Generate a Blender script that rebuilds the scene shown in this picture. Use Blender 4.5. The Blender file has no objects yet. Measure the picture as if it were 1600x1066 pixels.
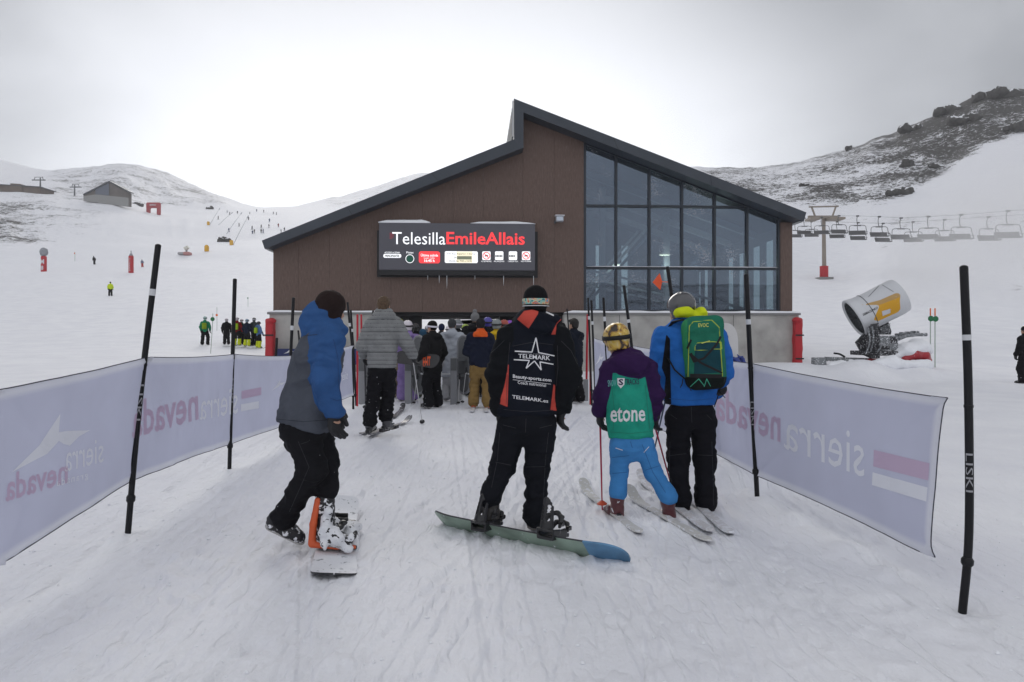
import bpy, bmesh, math, random
import numpy as np
import openvdb
from mathutils import Vector, Matrix
from mathutils.bvhtree import BVHTree
random.seed(7)
rng = np.random.default_rng(7)
R = math.radians
SC = bpy.context.scene
COL = SC.collection
F, CX, HY, CAMH = 1066.7, 800.0, 525.0, 1.5      # lens (px), principal column, horizon row, eye height

def V(*a): return Vector(a)
def J(px, py, d): return V((px-CX)/F*d, d, CAMH-(py-HY)/F*d)     # a point at distance d
def gd(py, z=0.0): return (CAMH-z)*F/(py-HY)                      # distance of a ground row

# ------------------------------------------------------------------ materials
MATS = {}
def mat(name, col, rough=0.7, metal=0.0, bump=0.0, bscale=40.0, var=0.0, vscale=6.0, zones=(), spec=0.4, emit=None, sheen=0.0, coat=0.0, snow=0.0):
    if name in MATS: return MATS[name]
    m = bpy.data.materials.new(name); m.use_nodes = True
    nt = m.node_tree; N = nt.nodes; L = nt.links
    b = N['Principled BSDF']
    b.inputs['Roughness'].default_value = rough; b.inputs['Metallic'].default_value = metal
    b.inputs['Specular IOR Level'].default_value = spec
    b.inputs['Sheen Weight'].default_value = sheen
    b.inputs['Coat Weight'].default_value = coat
    rgb = N.new('ShaderNodeRGB'); rgb.outputs[0].default_value = (*col, 1); out = rgb.outputs[0]
    tc = N.new('ShaderNodeTexCoord')
    for attr, c in zones:
        at = N.new('ShaderNodeAttribute'); at.attribute_name = attr
        mr = N.new('ShaderNodeMapRange'); mr.inputs[1].default_value = -0.0012; mr.inputs[2].default_value = 0.0012
        L.new(at.outputs['Fac'], mr.inputs[0])
        mx = N.new('ShaderNodeMix'); mx.data_type = 'RGBA'
        L.new(mr.outputs[0], mx.inputs[0]); L.new(out, mx.inputs[6]); mx.inputs[7].default_value = (*c, 1)
        out = mx.outputs[2]
    if var:
        nz = N.new('ShaderNodeTexNoise'); nz.inputs['Scale'].default_value = vscale; nz.inputs['Detail'].default_value = 5
        L.new(tc.outputs['Object'], nz.inputs['Vector'])
        mr = N.new('ShaderNodeMapRange'); mr.inputs[1].default_value = .3; mr.inputs[2].default_value = .7
        mr.inputs[3].default_value = 1-var; mr.inputs[4].default_value = 1+var
        L.new(nz.outputs[0], mr.inputs[0])
        mx = N.new('ShaderNodeMix'); mx.data_type = 'RGBA'; mx.blend_type = 'MULTIPLY'; mx.inputs[0].default_value = 1
        L.new(out, mx.inputs[6]); L.new(mr.outputs[0], mx.inputs[7]); out = mx.outputs[2]
    if snow:                                   # snow dust sticking to the surface in flecks
        nz = N.new('ShaderNodeTexNoise'); nz.inputs['Scale'].default_value = 24; nz.inputs['Detail'].default_value = 6
        L.new(tc.outputs['Object'], nz.inputs['Vector'])
        mr = N.new('ShaderNodeMapRange'); mr.inputs[1].default_value = .72-snow*.4; mr.inputs[2].default_value = .76-snow*.4
        L.new(nz.outputs[0], mr.inputs[0])
        mx = N.new('ShaderNodeMix'); mx.data_type = 'RGBA'
        L.new(mr.outputs[0], mx.inputs[0]); L.new(out, mx.inputs[6]); mx.inputs[7].default_value = (.78, .79, .82, 1); out = mx.outputs[2]
    L.new(out, b.inputs['Base Color'])
    if bump:
        nz = N.new('ShaderNodeTexNoise'); nz.inputs['Scale'].default_value = bscale; nz.inputs['Detail'].default_value = 6
        L.new(tc.outputs['Object'], nz.inputs['Vector'])
        bp = N.new('ShaderNodeBump'); bp.inputs['Strength'].default_value = 1; bp.inputs['Distance'].default_value = bump
        L.new(nz.outputs[0], bp.inputs['Height']); L.new(bp.outputs[0], b.inputs['Normal'])
    if emit:
        b.inputs['Emission Color'].default_value = (*emit[0], 1); b.inputs['Emission Strength'].default_value = emit[1]
    MATS[name] = m
    return m
def cloth(name, col, zones=(), rough=.85, spec=.12, snow=0.0):
    return mat('fabric_'+name, col, rough, bump=.008, bscale=26, var=.10, vscale=9, zones=zones, spec=spec, sheen=0.0, snow=snow)

# ------------------------------------------------------------------ objects
def tag(o, label=None, cat=None, group=None, kind=None):
    if label: o['label'] = label
    if cat: o['category'] = cat
    if group: o['group'] = group
    if kind: o['kind'] = kind
    return o
WORLD = {}
def empty(name, loc, rz=0.0, label=None, cat=None, group=None):
    o = bpy.data.objects.new(name, None); COL.objects.link(o)
    o.location = loc; o.rotation_euler = (0, 0, rz); o.empty_display_size = .2
    WORLD[o.name] = Matrix.Translation(Vector(loc)) @ Matrix.Rotation(rz, 4, 'Z')
    return tag(o, label, cat, group)
def wm(o):
    m = Matrix.Identity(4)
    while o is not None:
        m = WORLD.get(o.name, Matrix.Identity(4)) @ m; o = o.parent
    return m
def mesh(name, verts, faces, m=None, parent=None, smooth=False, world=True, attrs=None, mats=None, midx=None):
    """Links ONE mesh object. world=True: verts are in world space and are brought into the parent's space."""
    va = np.asarray(verts, dtype=np.float64).reshape(-1, 3)
    if parent is not None and world:
        iv = np.array(wm(parent).inverted()); va = va @ iv[:3, :3].T + iv[:3, 3]
    me = bpy.data.meshes.new(name)
    fa = faces
    if isinstance(fa, np.ndarray) and fa.ndim == 2:
        n, k = fa.shape
        me.vertices.add(len(va)); me.vertices.foreach_set('co', va.astype(np.float32).ravel())
        me.loops.add(n*k); me.loops.foreach_set('vertex_index', fa.astype(np.int32).ravel())
        me.polygons.add(n); me.polygons.foreach_set('loop_start', np.arange(0, n*k, k, dtype=np.int32))
        me.update(calc_edges=True)
    else:
        me.from_pydata([tuple(v) for v in va], [], [tuple(f) for f in fa])
    if attrs:
        for k_, a in attrs.items():
            at = me.attributes.new(k_, 'FLOAT', 'POINT'); at.data.foreach_set('value', np.asarray(a, np.float32))
    for mm in (mats or ([m] if m else [])): me.materials.append(mm)
    if midx is not None: me.polygons.foreach_set('material_index', np.asarray(midx, np.int32))
    if smooth: me.polygons.foreach_set('use_smooth', np.ones(len(me.polygons), bool))
    me.validate(); me.update()
    o = bpy.data.objects.new(name, me); COL.objects.link(o)
    if parent is not None: o.parent = parent
    return o
def copy_tree(o, parent=None):
    c = o.copy(); COL.objects.link(c); c.parent = parent
    for ch in list(o.children): copy_tree(ch, c)
    return c

class MB:
    """Collects shapes for one mesh."""
    def __init__(s): s.v = []; s.f = []; s.mi = []; s.cur = 0
    def add(s, v, f):
        o = len(s.v); s.v += [tuple(p) for p in v]; s.f += [tuple(i+o for i in q) for q in f]; s.mi += [s.cur]*len(f); return s
    def mat(s, i): s.cur = i; return s
    def box(s, lo, hi, M=None):
        x0, y0, z0 = lo; x1, y1, z1 = hi
        v = [V(x, y, z) for z in (z0, z1) for x, y in ((x0, y0), (x1, y0), (x1, y1), (x0, y1))]
        if M is not None: v = [M @ p for p in v]
        return s.add(v, [(3, 2, 1, 0), (4, 5, 6, 7), (0, 1, 5, 4), (1, 2, 6, 5), (2, 3, 7, 6), (3, 0, 4, 7)])
    def bar(s, a, b, w, h, up=(0, 0, 1)):
        a, b = Vector(a), Vector(b); d = (b-a).normalized(); u = Vector(up)
        if abs(d.dot(u)) > .98: u = V(1, 0, 0)
        x = d.cross(u).normalized(); z = x.cross(d)
        v = [p+x*sx*w/2+z*sz*h/2 for p in (a, b) for sx, sz in ((-1, -1), (1, -1), (1, 1), (-1, 1))]
        return s.add(v, [(3, 2, 1, 0), (4, 5, 6, 7), (0, 1, 5, 4), (1, 2, 6, 5), (2, 3, 7, 6), (3, 0, 4, 7)])
    def tube(s, pts, r, n=10, caps=True, closed=False, flat=1.0):
        pts = [Vector(p) for p in pts]; k = len(pts)
        rs = r if isinstance(r, (list, tuple)) else [r]*k
        v = []; prev = None
        for i, p in enumerate(pts):
            a = pts[i-1] if i else (pts[-1] if closed else p); b = pts[(i+1) % k] if (i < k-1 or closed) else p
            t = (b-a).normalized()
            if prev is None:
                u = V(0, 0, 1) if abs(t.z) < .9 else V(1, 0, 0)
                x = t.cross(u).normalized()
            else:
                x = (prev-t*prev.dot(t)).normalized()
            prev = x; y = t.cross(x)
            for j in range(n):
                an = 2*math.pi*j/n; v.append(p+x*math.cos(an)*rs[i]+y*math.sin(an)*rs[i]*flat)
        f = []
        for i in range(k if closed else k-1):
            a, b = i*n, ((i+1) % k)*n
            for j in range(n): f.append((a+j, a+(j+1) % n, b+(j+1) % n, b+j))
        if caps and not closed: f.append(tuple(range(n))[::-1]); f.append(tuple(range((k-1)*n, k*n)))
        return s.add(v, f)
    def prism(s, poly, axis_vec, M=None):
        """poly: 3-D points (CCW seen from the side axis_vec points away from), extruded by axis_vec."""
        p = [Vector(q) for q in poly]; a = Vector(axis_vec); n = len(p)
        v = p+[q+a for q in p]
        if M is not None: v = [M @ q for q in v]
        f = [tuple(range(n)), tuple(range(2*n-1, n-1, -1))]+[((i+1) % n, i, i+n, (i+1) % n+n) for i in range(n)]
        return s.add(v, f)
    def lathe(s, prof, M=None, n=24):
        """prof: (r, z) pairs."""
        v = []; f = []; k = len(prof)
        for r, z in prof:
            for j in range(n):
                a = 2*math.pi*j/n; v.append(V(r*math.cos(a), r*math.sin(a), z))
        for i in range(k-1):
            for j in range(n): f.append((i*n+j, i*n+(j+1) % n, (i+1)*n+(j+1) % n, (i+1)*n+j))
        if M is not None: v = [M @ q for q in v]
        return s.add(v, f)
    def ball(s, c, r, n=12):
        rr = r if isinstance(r, (tuple, list)) else (r, r, r)
        prof = [(max(1e-4, math.sin(math.pi*i/n)), -math.cos(math.pi*i/n)) for i in range(n+1)]
        return s.lathe(prof, Matrix.Translation(c) @ Matrix.Diagonal((*rr, 1)), n*2)
    def build(s, name, m, parent=None, smooth=False, world=True, bevel=0.0):
        ms = m if isinstance(m, (list, tuple)) else [m]
        o = mesh(name, s.v, s.f, None, parent, smooth, world, mats=ms, midx=s.mi)
        fixn(o)
        if smooth == 'auto' or bevel: pass
        if bevel:
            md = o.modifiers.new('edge', 'BEVEL'); md.width = bevel; md.segments = 2; md.limit_method = 'ANGLE'; md.angle_limit = R(40)
        if smooth:
            md = o.modifiers.new('es', 'EDGE_SPLIT'); md.split_angle = R(42)
        return o
def fixn(o):
    bm = bmesh.new(); bm.from_mesh(o.data); bmesh.ops.recalc_face_normals(bm, faces=bm.faces); bm.to_mesh(o.data); bm.free()

# ------------------------------------------------------------------ noise (numpy)
_h = rng.random(65536).astype(np.float32)
def vnoise(P):
    P = np.asarray(P, np.float32); i = np.floor(P).astype(np.int64); f = P-i; f = f*f*(3-2*f)
    def hh(a, b, c): return _h[(a*73856093 ^ b*19349663 ^ c*83492791) & 65535]
    x, y, z = i[..., 0], i[..., 1], i[..., 2]; fx, fy, fz = f[..., 0], f[..., 1], f[..., 2]
    def lx(yy, zz): return hh(x, yy, zz)*(1-fx)+hh(x+1, yy, zz)*fx
    a = lx(y, z)*(1-fy)+lx(y+1, z)*fy; b = lx(y, z+1)*(1-fy)+lx(y+1, z+1)*fy
    return a*(1-fz)+b*fz
def fbm(P, o=4, g=.5):
    P = np.asarray(P, np.float32); s = 0; a = 1; t = 0
    for k in range(o): s = s+a*vnoise(P*(2**k)+k*17.3); t += a; a *= g
    return s/t
def ridged(P, o=3):
    P = np.asarray(P, np.float32); s = 0; a = 1; t = 0
    for k in range(o): s = s+a*(1-np.abs(2*vnoise(P*(2**k)+k*11.1)-1)); t += a; a *= .5
    return s/t

# ------------------------------------------------------------------ smooth bodies from blended distance fields
class Sdf:
    def __init__(s, res=.01, k=.03): s.res = res; s.k = k; s.p = []
    def _add(s, fn, lo, hi, tg, k, sub): s.p.append((fn, np.array(lo), np.array(hi), tg, s.k if k is None else k, sub)); return s
    def cap(s, a, b, ra, rb=None, n=None, q=1.0, tag=None, k=None, sub=False):
        a = np.array(a, np.float64); b = np.array(b, np.float64); rb = ra if rb is None else rb
        ab = b-a; L2 = max(1e-9, ab @ ab); nn = None if n is None else np.array(n, np.float64)/np.linalg.norm(n)
        def fn(P):
            t = np.clip(((P-a) @ ab)/L2, 0, 1); v = P-a-t[..., None]*ab
            rr = ra+(rb-ra)*t
            if nn is not None:
                dn = v @ nn; v = v+(dn*(1/q-1))[..., None]*nn
            d = np.sqrt((v*v).sum(-1))-rr
            return d*(min(1, q) if nn is not None else 1)
        m = max(ra, rb)*max(1, q)
        return s._add(fn, np.minimum(a, b)-m, np.maximum(a, b)+m, tag, k, sub)
    def chain(s, pts, rs, n=None, q=1.0, tag=None, k=None):
        for i in range(len(pts)-1): s.cap(pts[i], pts[i+1], rs[i], rs[i+1], n, q, tag, k)
        return s
    def ell(s, c, r, M=None, tag=None, k=None, sub=False):
        c = np.array(c, np.float64); r = np.array(r, np.float64); Mi = np.eye(3) if M is None else np.array(M.to_3x3().inverted())
        def fn(P):
            v = ((P-c) @ Mi.T); k0 = np.sqrt(((v/r)**2).sum(-1)); k1 = np.sqrt(((v/(r*r))**2).sum(-1))
            return k0*(k0-1)/np.maximum(k1, 1e-6)
        m = r.max()
        return s._add(fn, c-m, c+m, tag, k, sub)
    def box(s, c, h, r=.01, M=None, tag=None, k=None, sub=False):
        c = np.array(c, np.float64); h = np.array(h, np.float64)-r; Mi = np.eye(3) if M is None else np.array(M.to_3x3().inverted())
        def fn(P):
            v = np.abs((P-c) @ Mi.T)-h
            return np.sqrt((np.maximum(v, 0)**2).sum(-1))+np.minimum(v.max(-1), 0)-r
        m = np.linalg.norm(h)+r
        return s._add(fn, c-m, c+m, tag, k, sub)
    def dist(s, P, tags):
        d = np.full(len(P), 9.0)
        for fn, lo, hi, tg, k, sub in s.p:
            if tg in tags and not sub: d = np.minimum(d, fn(P))
        return d
    def mesh(s, disp=None):
        res = s.res
        lo = np.min([p[1] for p in s.p if not p[5]], 0)-4*res; hi = np.max([p[2] for p in s.p if not p[5]], 0)+4*res
        n = np.ceil((hi-lo)/res).astype(int)+1
        f = np.full(tuple(n), .25, np.float32)
        for fn, l, h, tg, k, sub in s.p:
            mg = k+5*res
            i0 = np.clip(np.floor((l-mg-lo)/res).astype(int), 0, n-1); i1 = np.clip(np.ceil((h+mg-lo)/res).astype(int)+1, 1, n)
            if np.any(i1 <= i0): continue
            g = np.stack(np.meshgrid(*[lo[a]+res*np.arange(i0[a], i1[a]) for a in range(3)], indexing='ij'), -1)
            d = fn(g).astype(np.float32); sl = tuple(slice(i0[a], i1[a]) for a in range(3)); c = f[sl]
            if sub: f[sl] = np.maximum(c, -d)
            elif k > 1e-5:
                hh = np.maximum(k-np.abs(c-d), 0)/k; f[sl] = np.minimum(c, d)-hh*hh*k*.25
            else: f[sl] = np.minimum(c, d)
        gr = openvdb.FloatGrid(.25); gr.copyFromArray(f)
        p, q = gr.convertToQuads(0.0)
        p = np.asarray(p, np.float64)*res+lo; q = np.asarray(q).astype(np.int32)
        if disp is not None:
            nr = np.zeros_like(p)
            fnr = np.cross(p[q[:, 2]]-p[q[:, 0]], p[q[:, 3]]-p[q[:, 1]])
            for c in range(4): np.add.at(nr, q[:, c], fnr)
            nr /= np.maximum(1e-12, np.linalg.norm(nr, axis=1))[:, None]
            p = p+nr*np.asarray(disp(p))[:, None]
        return p, q
    def build(s, name, m, parent, disp=None, zones=None, world=True):
        p, q = s.mesh(disp)
        at = {k: fn(p) for k, fn in zones.items()} if zones else None
        return mesh(name, p, q, m, parent, True, world, attrs=at)
def folds(a, sx=7, sy=7, sz=16, seed=0.0, off=(0, 0, 0)):
    def fn(P):
        Q = (P-np.array(off))*np.array([sx, sy, sz])+seed
        w = fbm(Q*.6+3.1, 2)*1.6
        return a*(ridged(Q+w[:, None], 2)-.62)*2
    return fn

# ------------------------------------------------------------------ lettering
_tx = {}
def text_mesh(s, bold=0.0, res=2, space=1.0):
    """Flat lettering as (verts 2-D, faces), width in units of its own height."""
    key = (s, bold, space)
    if key in _tx: return _tx[key]
    cu = bpy.data.curves.new('lettering', 'FONT'); cu.body = s; cu.offset = bold; cu.resolution_u = res; cu.fill_mode = 'FRONT'; cu.space_character = space
    o = bpy.data.objects.new('lettering', cu); COL.objects.link(o)
    dg = bpy.context.evaluated_depsgraph_get(); me = bpy.data.meshes.new_from_object(o.evaluated_get(dg))
    bm = bmesh.new(); bm.from_mesh(me); bmesh.ops.remove_doubles(bm, verts=bm.verts, dist=1e-4)
    bmesh.ops.triangulate(bm, faces=bm.faces)
    for _ in range(2):
        long = [e for e in bm.edges if e.calc_length() > .22]
        if long: bmesh.ops.subdivide_edges(bm, edges=long, cuts=1); bmesh.ops.triangulate(bm, faces=bm.faces)
    bm.to_mesh(me); bm.free()
    v = np.array([tuple(p.co) for p in me.vertices])[:, :2]; f = [tuple(p.vertices) for p in me.polygons]
    bpy.data.objects.remove(o); bpy.data.curves.remove(cu); bpy.data.meshes.remove(me)
    v = v-v.min(0); h = max(1e-6, v[:, 1].max()); v = v/h
    _tx[key] = (v, f)
    return _tx[key]
def fit_text(s, x0, y0, w, h, bold=0.0, space=1.0):
    v, f = text_mesh(s, bold, space=space); return np.stack([x0+v[:, 0]/v[:, 0].max()*w, y0+v[:, 1]*h], 1), f
# ------------------------------------------------------------------ terrain
LP = [(16, None), (25, 578), (42, 545), (60, 503), (83, 463), (110, 438), (148, 411), (200, 384)]
RP = [(18, None), (23.5, 582), (34, 560), (60, 506), (83, 470), (110, 441)]
CP = [(30, None), (45, 541), (60, 506), (83, 463), (110, 438), (148, 411), (200, 384), (270, 360), (400, 336)]
COLS = {
    -500: LP+[(260, 340), (320, 300), (420, 285), (650, 250), (900, 240)],
    -150: LP+[(260, 342), (320, 296), (420, 288), (650, 245), (900, 240)],
    0:   LP+[(260, 345), (330, 296), (420, 288), (560, 268), (700, 246), (950, 236)],
    60:  LP+[(260, 348), (320, 305), (420, 292), (560, 275), (700, 262)],
    110: LP+[(260, 350), (310, 318), (400, 303), (540, 264), (700, 268)],
    150: LP+[(260, 352), (310, 322), (400, 299), (530, 263), (700, 270)],
    192: LP+[(260, 354), (320, 325), (400, 294), (520, 254), (700, 262)],
    240: LP+[(260, 356), (330, 336), (400, 331), (440, 300), (520, 264), (700, 275)],
    290: LP+[(270, 358), (400, 333), (460, 305), (540, 284), (700, 292)],
    340: LP+[(270, 359), (400, 335), (480, 312), (560, 302), (700, 312)],
    400: LP+[(270, 360), (400, 336), (500, 329), (560, 324), (700, 330)],
    470: CP+[(560, 330), (700, 322), (900, 322)],
    560: CP+[(560, 330), (700, 312), (900, 300), (1000, 302)],
    650: CP+[(560, 325), (700, 300), (900, 266), (1000, 270)],
    760: CP+[(560, 320), (900, 270), (1000, 272)],
    900: [(30, None), (45, 541), (60, 506), (83, 463), (150, 400), (260, 330), (400, 290)],
    1020: [(30, None), (45, 541), (60, 504), (83, 458), (140, 390), (220, 325), (330, 266), (420, 275)],
    1100: [(26, None), (40, 545), (60, 500), (83, 450), (140, 382), (220, 312), (325, 259), (420, 270)],
    1180: RP+[(150, 388), (190, 345), (240, 305), (315, 258), (400, 265)],
    1255: RP+[(150, 385), (190, 342), (240, 298), (305, 249), (390, 256)],
    1325: RP+[(150, 382), (190, 338), (240, 290), (300, 233), (380, 240)],
    1400: [(18, None), (23.5, 588), (40, 538), (60, 486), (100, 420), (140, 371), (180, 332), (230, 288), (292, 212), (370, 220)],
    1460: [(18, None), (30, 566), (60, 487), (100, 420), (150, 356), (190, 315), (235, 262), (288, 186), (360, 196)],
    1500: [(18, None), (30, 568), (60, 489), (100, 421), (150, 356), (190, 306), (235, 246), (288, 160), (360, 172)],
    1560: [(18, None), (30, 570), (60, 490), (100, 424), (150, 352), (195, 290), (240, 215), (285, 143), (360, 155)],
    1620: [(18, None), (30, 572), (60, 491), (100, 425), (150, 350), (200, 272), (240, 195), (282, 133), (360, 148)],
    2100: [(18, None), (30, 572), (60, 491), (100, 425), (150, 345), (200, 250), (280, 90), (360, 110)],
}
NT, NR = 1801, 640
TH = np.linspace(-180, 180, NT); LR = np.linspace(math.log(.5), math.log(2400), NR)
def _table():
    ths, rows = [], []
    for u in sorted(COLS):
        th = math.atan((u-CX)/F); rr = [.5, 3]; zz = [0., 0.]
        for d, py in COLS[u]:
            z = 0.0 if py is None else CAMH-(py-HY)/F*d
            rr.append(d/math.cos(th)); zz.append(z)
        rr.append(2400); zz.append(zz[-1]*.7)
        ths.append(math.degrees(th)); rows.append(np.interp(LR, np.log(rr), zz))
    back = np.interp(LR, np.log([.5, 3, 40, 80, 160, 260, 400, 2400]), [0, 0, 0.3, 2.5, 11, 27, 36, 15])
    for a in (-180, -125, -85): ths.insert(0, a) if False else None
    T = np.zeros((NT, NR)); order = [(-180, back), (-120, back), (-80, back*.8+rows[0]*.2)]+list(zip(ths, rows))+[(80, back*.8+rows[-1]*.2), (120, back*.8), (180, back)]
    xs = np.array([o[0] for o in order]); A = np.array([o[1] for o in order])
    for j in range(NR): T[:, j] = np.interp(TH, xs, A[:, j])
    def blur(T, s, ax):
        k = np.exp(-.5*(np.arange(-3*s, 3*s+1)/s)**2); k /= k.sum()
        P = np.pad(T, [(3*s, 3*s) if a == ax else (0, 0) for a in (0, 1)], mode='edge')
        return np.apply_along_axis(lambda v: np.convolve(v, k, 'valid'), ax, P)
    T = blur(T, 4, 0); return blur(T, 5, 1)
TAB = _table()
def base_z(x, y):
    r = np.hypot(x, y); th = np.degrees(np.arctan2(x, y))
    a = np.clip((th+180)/360*(NT-1), 0, NT-1.001); b = np.clip((np.log(np.maximum(r, .5))-LR[0])/(LR[-1]-LR[0])*(NR-1), 0, NR-1.001)
    i = a.astype(int); j = b.astype(int); u = a-i; v = b-j
    return TAB[i, j]*(1-u)*(1-v)+TAB[i+1, j]*u*(1-v)+TAB[i, j+1]*(1-u)*v+TAB[i+1, j+1]*u*v
def img(x, y, z):
    yy = np.maximum(y, .05); return CX+x/yy*F, HY-(z-CAMH)/yy*F
def ss(a, b, x): t = np.clip((x-a)/(b-a), 0, 1); return t*t*(3-2*t)
def rockiness(x, y, z):
    """How much bare rock shows through the snow, 0..1, over the two hillsides."""
    r = np.hypot(x, y); u, p = img(x, y, z); fr = (y > 5)
    edge = np.interp(u, [1000, 1330, 1380, 1440, 1520, 1600, 1700], [330, 322, 318, 296, 243, 205, 160])
    k = fr*ss(1040, 1120, u)*ss(6, -14, p-edge)*(.54+.20*ss(1200, 1500, u)+.18*ss(60, 5, p-np.interp(u, [1250, 1400, 1500, 1600], [250, 212, 160, 135]))*ss(1300, 1480, u))*ss(150, 190, r)
    k = np.maximum(k, fr*.42*ss(1240, 1300, u)*ss(322, 334, p)*ss(362, 346, p)*(r > 120))
    k = np.maximum(k, fr*.28*ss(1340, 1390, u)*ss(1460, 1420, u)*ss(372, 385, p)*ss(418, 400, p)*(r > 90))
    k = np.maximum(k, fr*0.30*ss(1540, 1580, u)*ss(440, 452, p)*ss(520, 490, p)*(r > 40))
    k = np.maximum(k, fr*.62*ss(130, 20, u)*ss(302, 325, p)*ss(402, 375, p)*(r > 110))
    k = np.maximum(k, fr*.42*ss(260, 100, u)*ss(296, 312, p)*ss(385, 350, p)*(r > 110))
    k = np.maximum(k, fr*.48*ss(40, 90, u)*ss(440, 330, u)*(p < 322)*(r > 385))
    k = np.maximum(k, fr*.40*ss(480, 520, u)*ss(760, 700, u)*(r > 600)*(p < 330))
    k = np.maximum(k, fr*.38*ss(255, 275, u)*ss(305, 285, u)*ss(338, 346, p)*ss(366, 356, p)*(r > 150))
    th = np.abs(np.degrees(np.arctan2(x, y)))
    k = np.maximum(k, .5*ss(75, 110, th)*ss(70, 130, r))
    return k
_tr = [(rng.uniform(-2.6, 2.4), rng.uniform(-.22, .22), rng.uniform(.1, .5), rng.uniform(.15, .4), rng.uniform(0, 6)) for _ in range(46)]
_pit = np.stack([rng.uniform(-3.0, 2.6, 900), rng.uniform(2.4, 13.5, 900), rng.uniform(.03, .13, 900), rng.uniform(.003, .014, 900)], 1)
def detail_z(x, y, rock=None):
    r = np.hypot(x, y); P = np.stack([x, y, 0*x], -1)
    z = (fbm(P*1.7, 4)-.5)*.032*ss(60, 3, r)+(fbm(P*.35+5, 3)-.5)*(.05+.11*ss(9, 20, r))*ss(1.5, 14, r)*ss(900, 30, r)
    z = z+(ridged(P*6.5, 2)-.6)*.009*ss(26, 5, r)
    near = (r < 26)
    if near.any():
        xn, yn = x[near], y[near]; g = np.zeros(xn.shape)
        for a, b, c, w, ph in _tr:
            d = np.abs(xn-(a+b*yn+c*np.sin(yn*w+ph))); g -= .008*ss(.040, .022, d)-.003*ss(.10, .05, d)*ss(.03, .05, d)
        for px, py, pr, pd in _pit:
            m = (np.abs(xn-px) < 2*pr) & (np.abs(yn-py) < 2*pr)
            if m.any():
                q = np.hypot(xn[m]-px, (yn[m]-py)*.8)/pr; g[m] += -pd*ss(1, .4, q)+pd*.5*ss(1.9, 1.2, q)*ss(.8, 1.1, q)
        z = z.copy(); z[near] += g
    # drifts that bury the foot of things
    for cx, cy, rr, hh in DRIFTS:
        q = np.hypot(x-cx, y-cy)/rr; z = z+hh*ss(1, .1, q)
    if rock is not None:
        s = np.clip(r/260, .3, 2)
        B3 = np.stack([x, y, base_z(x, y)*1.6], -1)
        z = z+rock*((ridged(B3/(13*s[..., None])+2.2, 3)-.55)*3.6*s+(fbm(B3/(4.2*s[..., None]), 3)-.5)*1.6*s)
        z = z+(fbm(P/60, 3)-.5)*6*ss(80, 260, r)+(fbm(P/14, 3)-.5)*.9*ss(50, 160, r)
    return z
DRIFTS = [(2.31, 7.05, .55, .16), (2.5, 6.9, .5, .1), (10.6, 23.0, 2.6, .30), (12.4, 22.6, 2.0, .28), (14.2, 23.2, 1.8, .3), (9.2, 23.4, 1.4, .16), (11.4, 21.9, 1.2, .2), (13.3, 21.9, 1.0, .16)]
for _px, _py in ((198, 842), (358, 738), (448, 692), (553, 640), (1184, 785), (1503, 948), (1091, 728), (1006, 690)):
    _d = gd(_py); DRIFTS.append(((_px-CX)/F*_d, _d, .22, .035 if _py < 900 else -.05))
for _k in range(14):
    _t = _k/13; _d = 4.3+_t*5.5; DRIFTS.append((2.5-.08*_d+.25, _d, rng.uniform(.15, .4), rng.uniform(.02, .07)))
def ground_z(x, y):
    x = np.atleast_1d(np.asarray(x, float)); y = np.atleast_1d(np.asarray(y, float)); b = base_z(x, y)
    return b+detail_z(x, y, rockiness(x, y, b))
def gz(x, y): return float(ground_z(x, y)[0])
def hit(px, py, dmin=3.0):
    """Where the sight line through a picture point meets the snow."""
    d = np.exp(np.linspace(math.log(dmin), math.log(1300), 1500)); x = (px-CX)/F*d; z = CAMH-(py-HY)/F*d
    s = z-ground_z(x, d); i = np.argmax(s < 0)
    if s[i] >= 0: i = len(d)-1
    return V(x[i], d[i], ground_z(x[i], d[i])[0])
def on_ground(px, d): x = (px-CX)/F*d; return V(x, d, gz(x, d))

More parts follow.
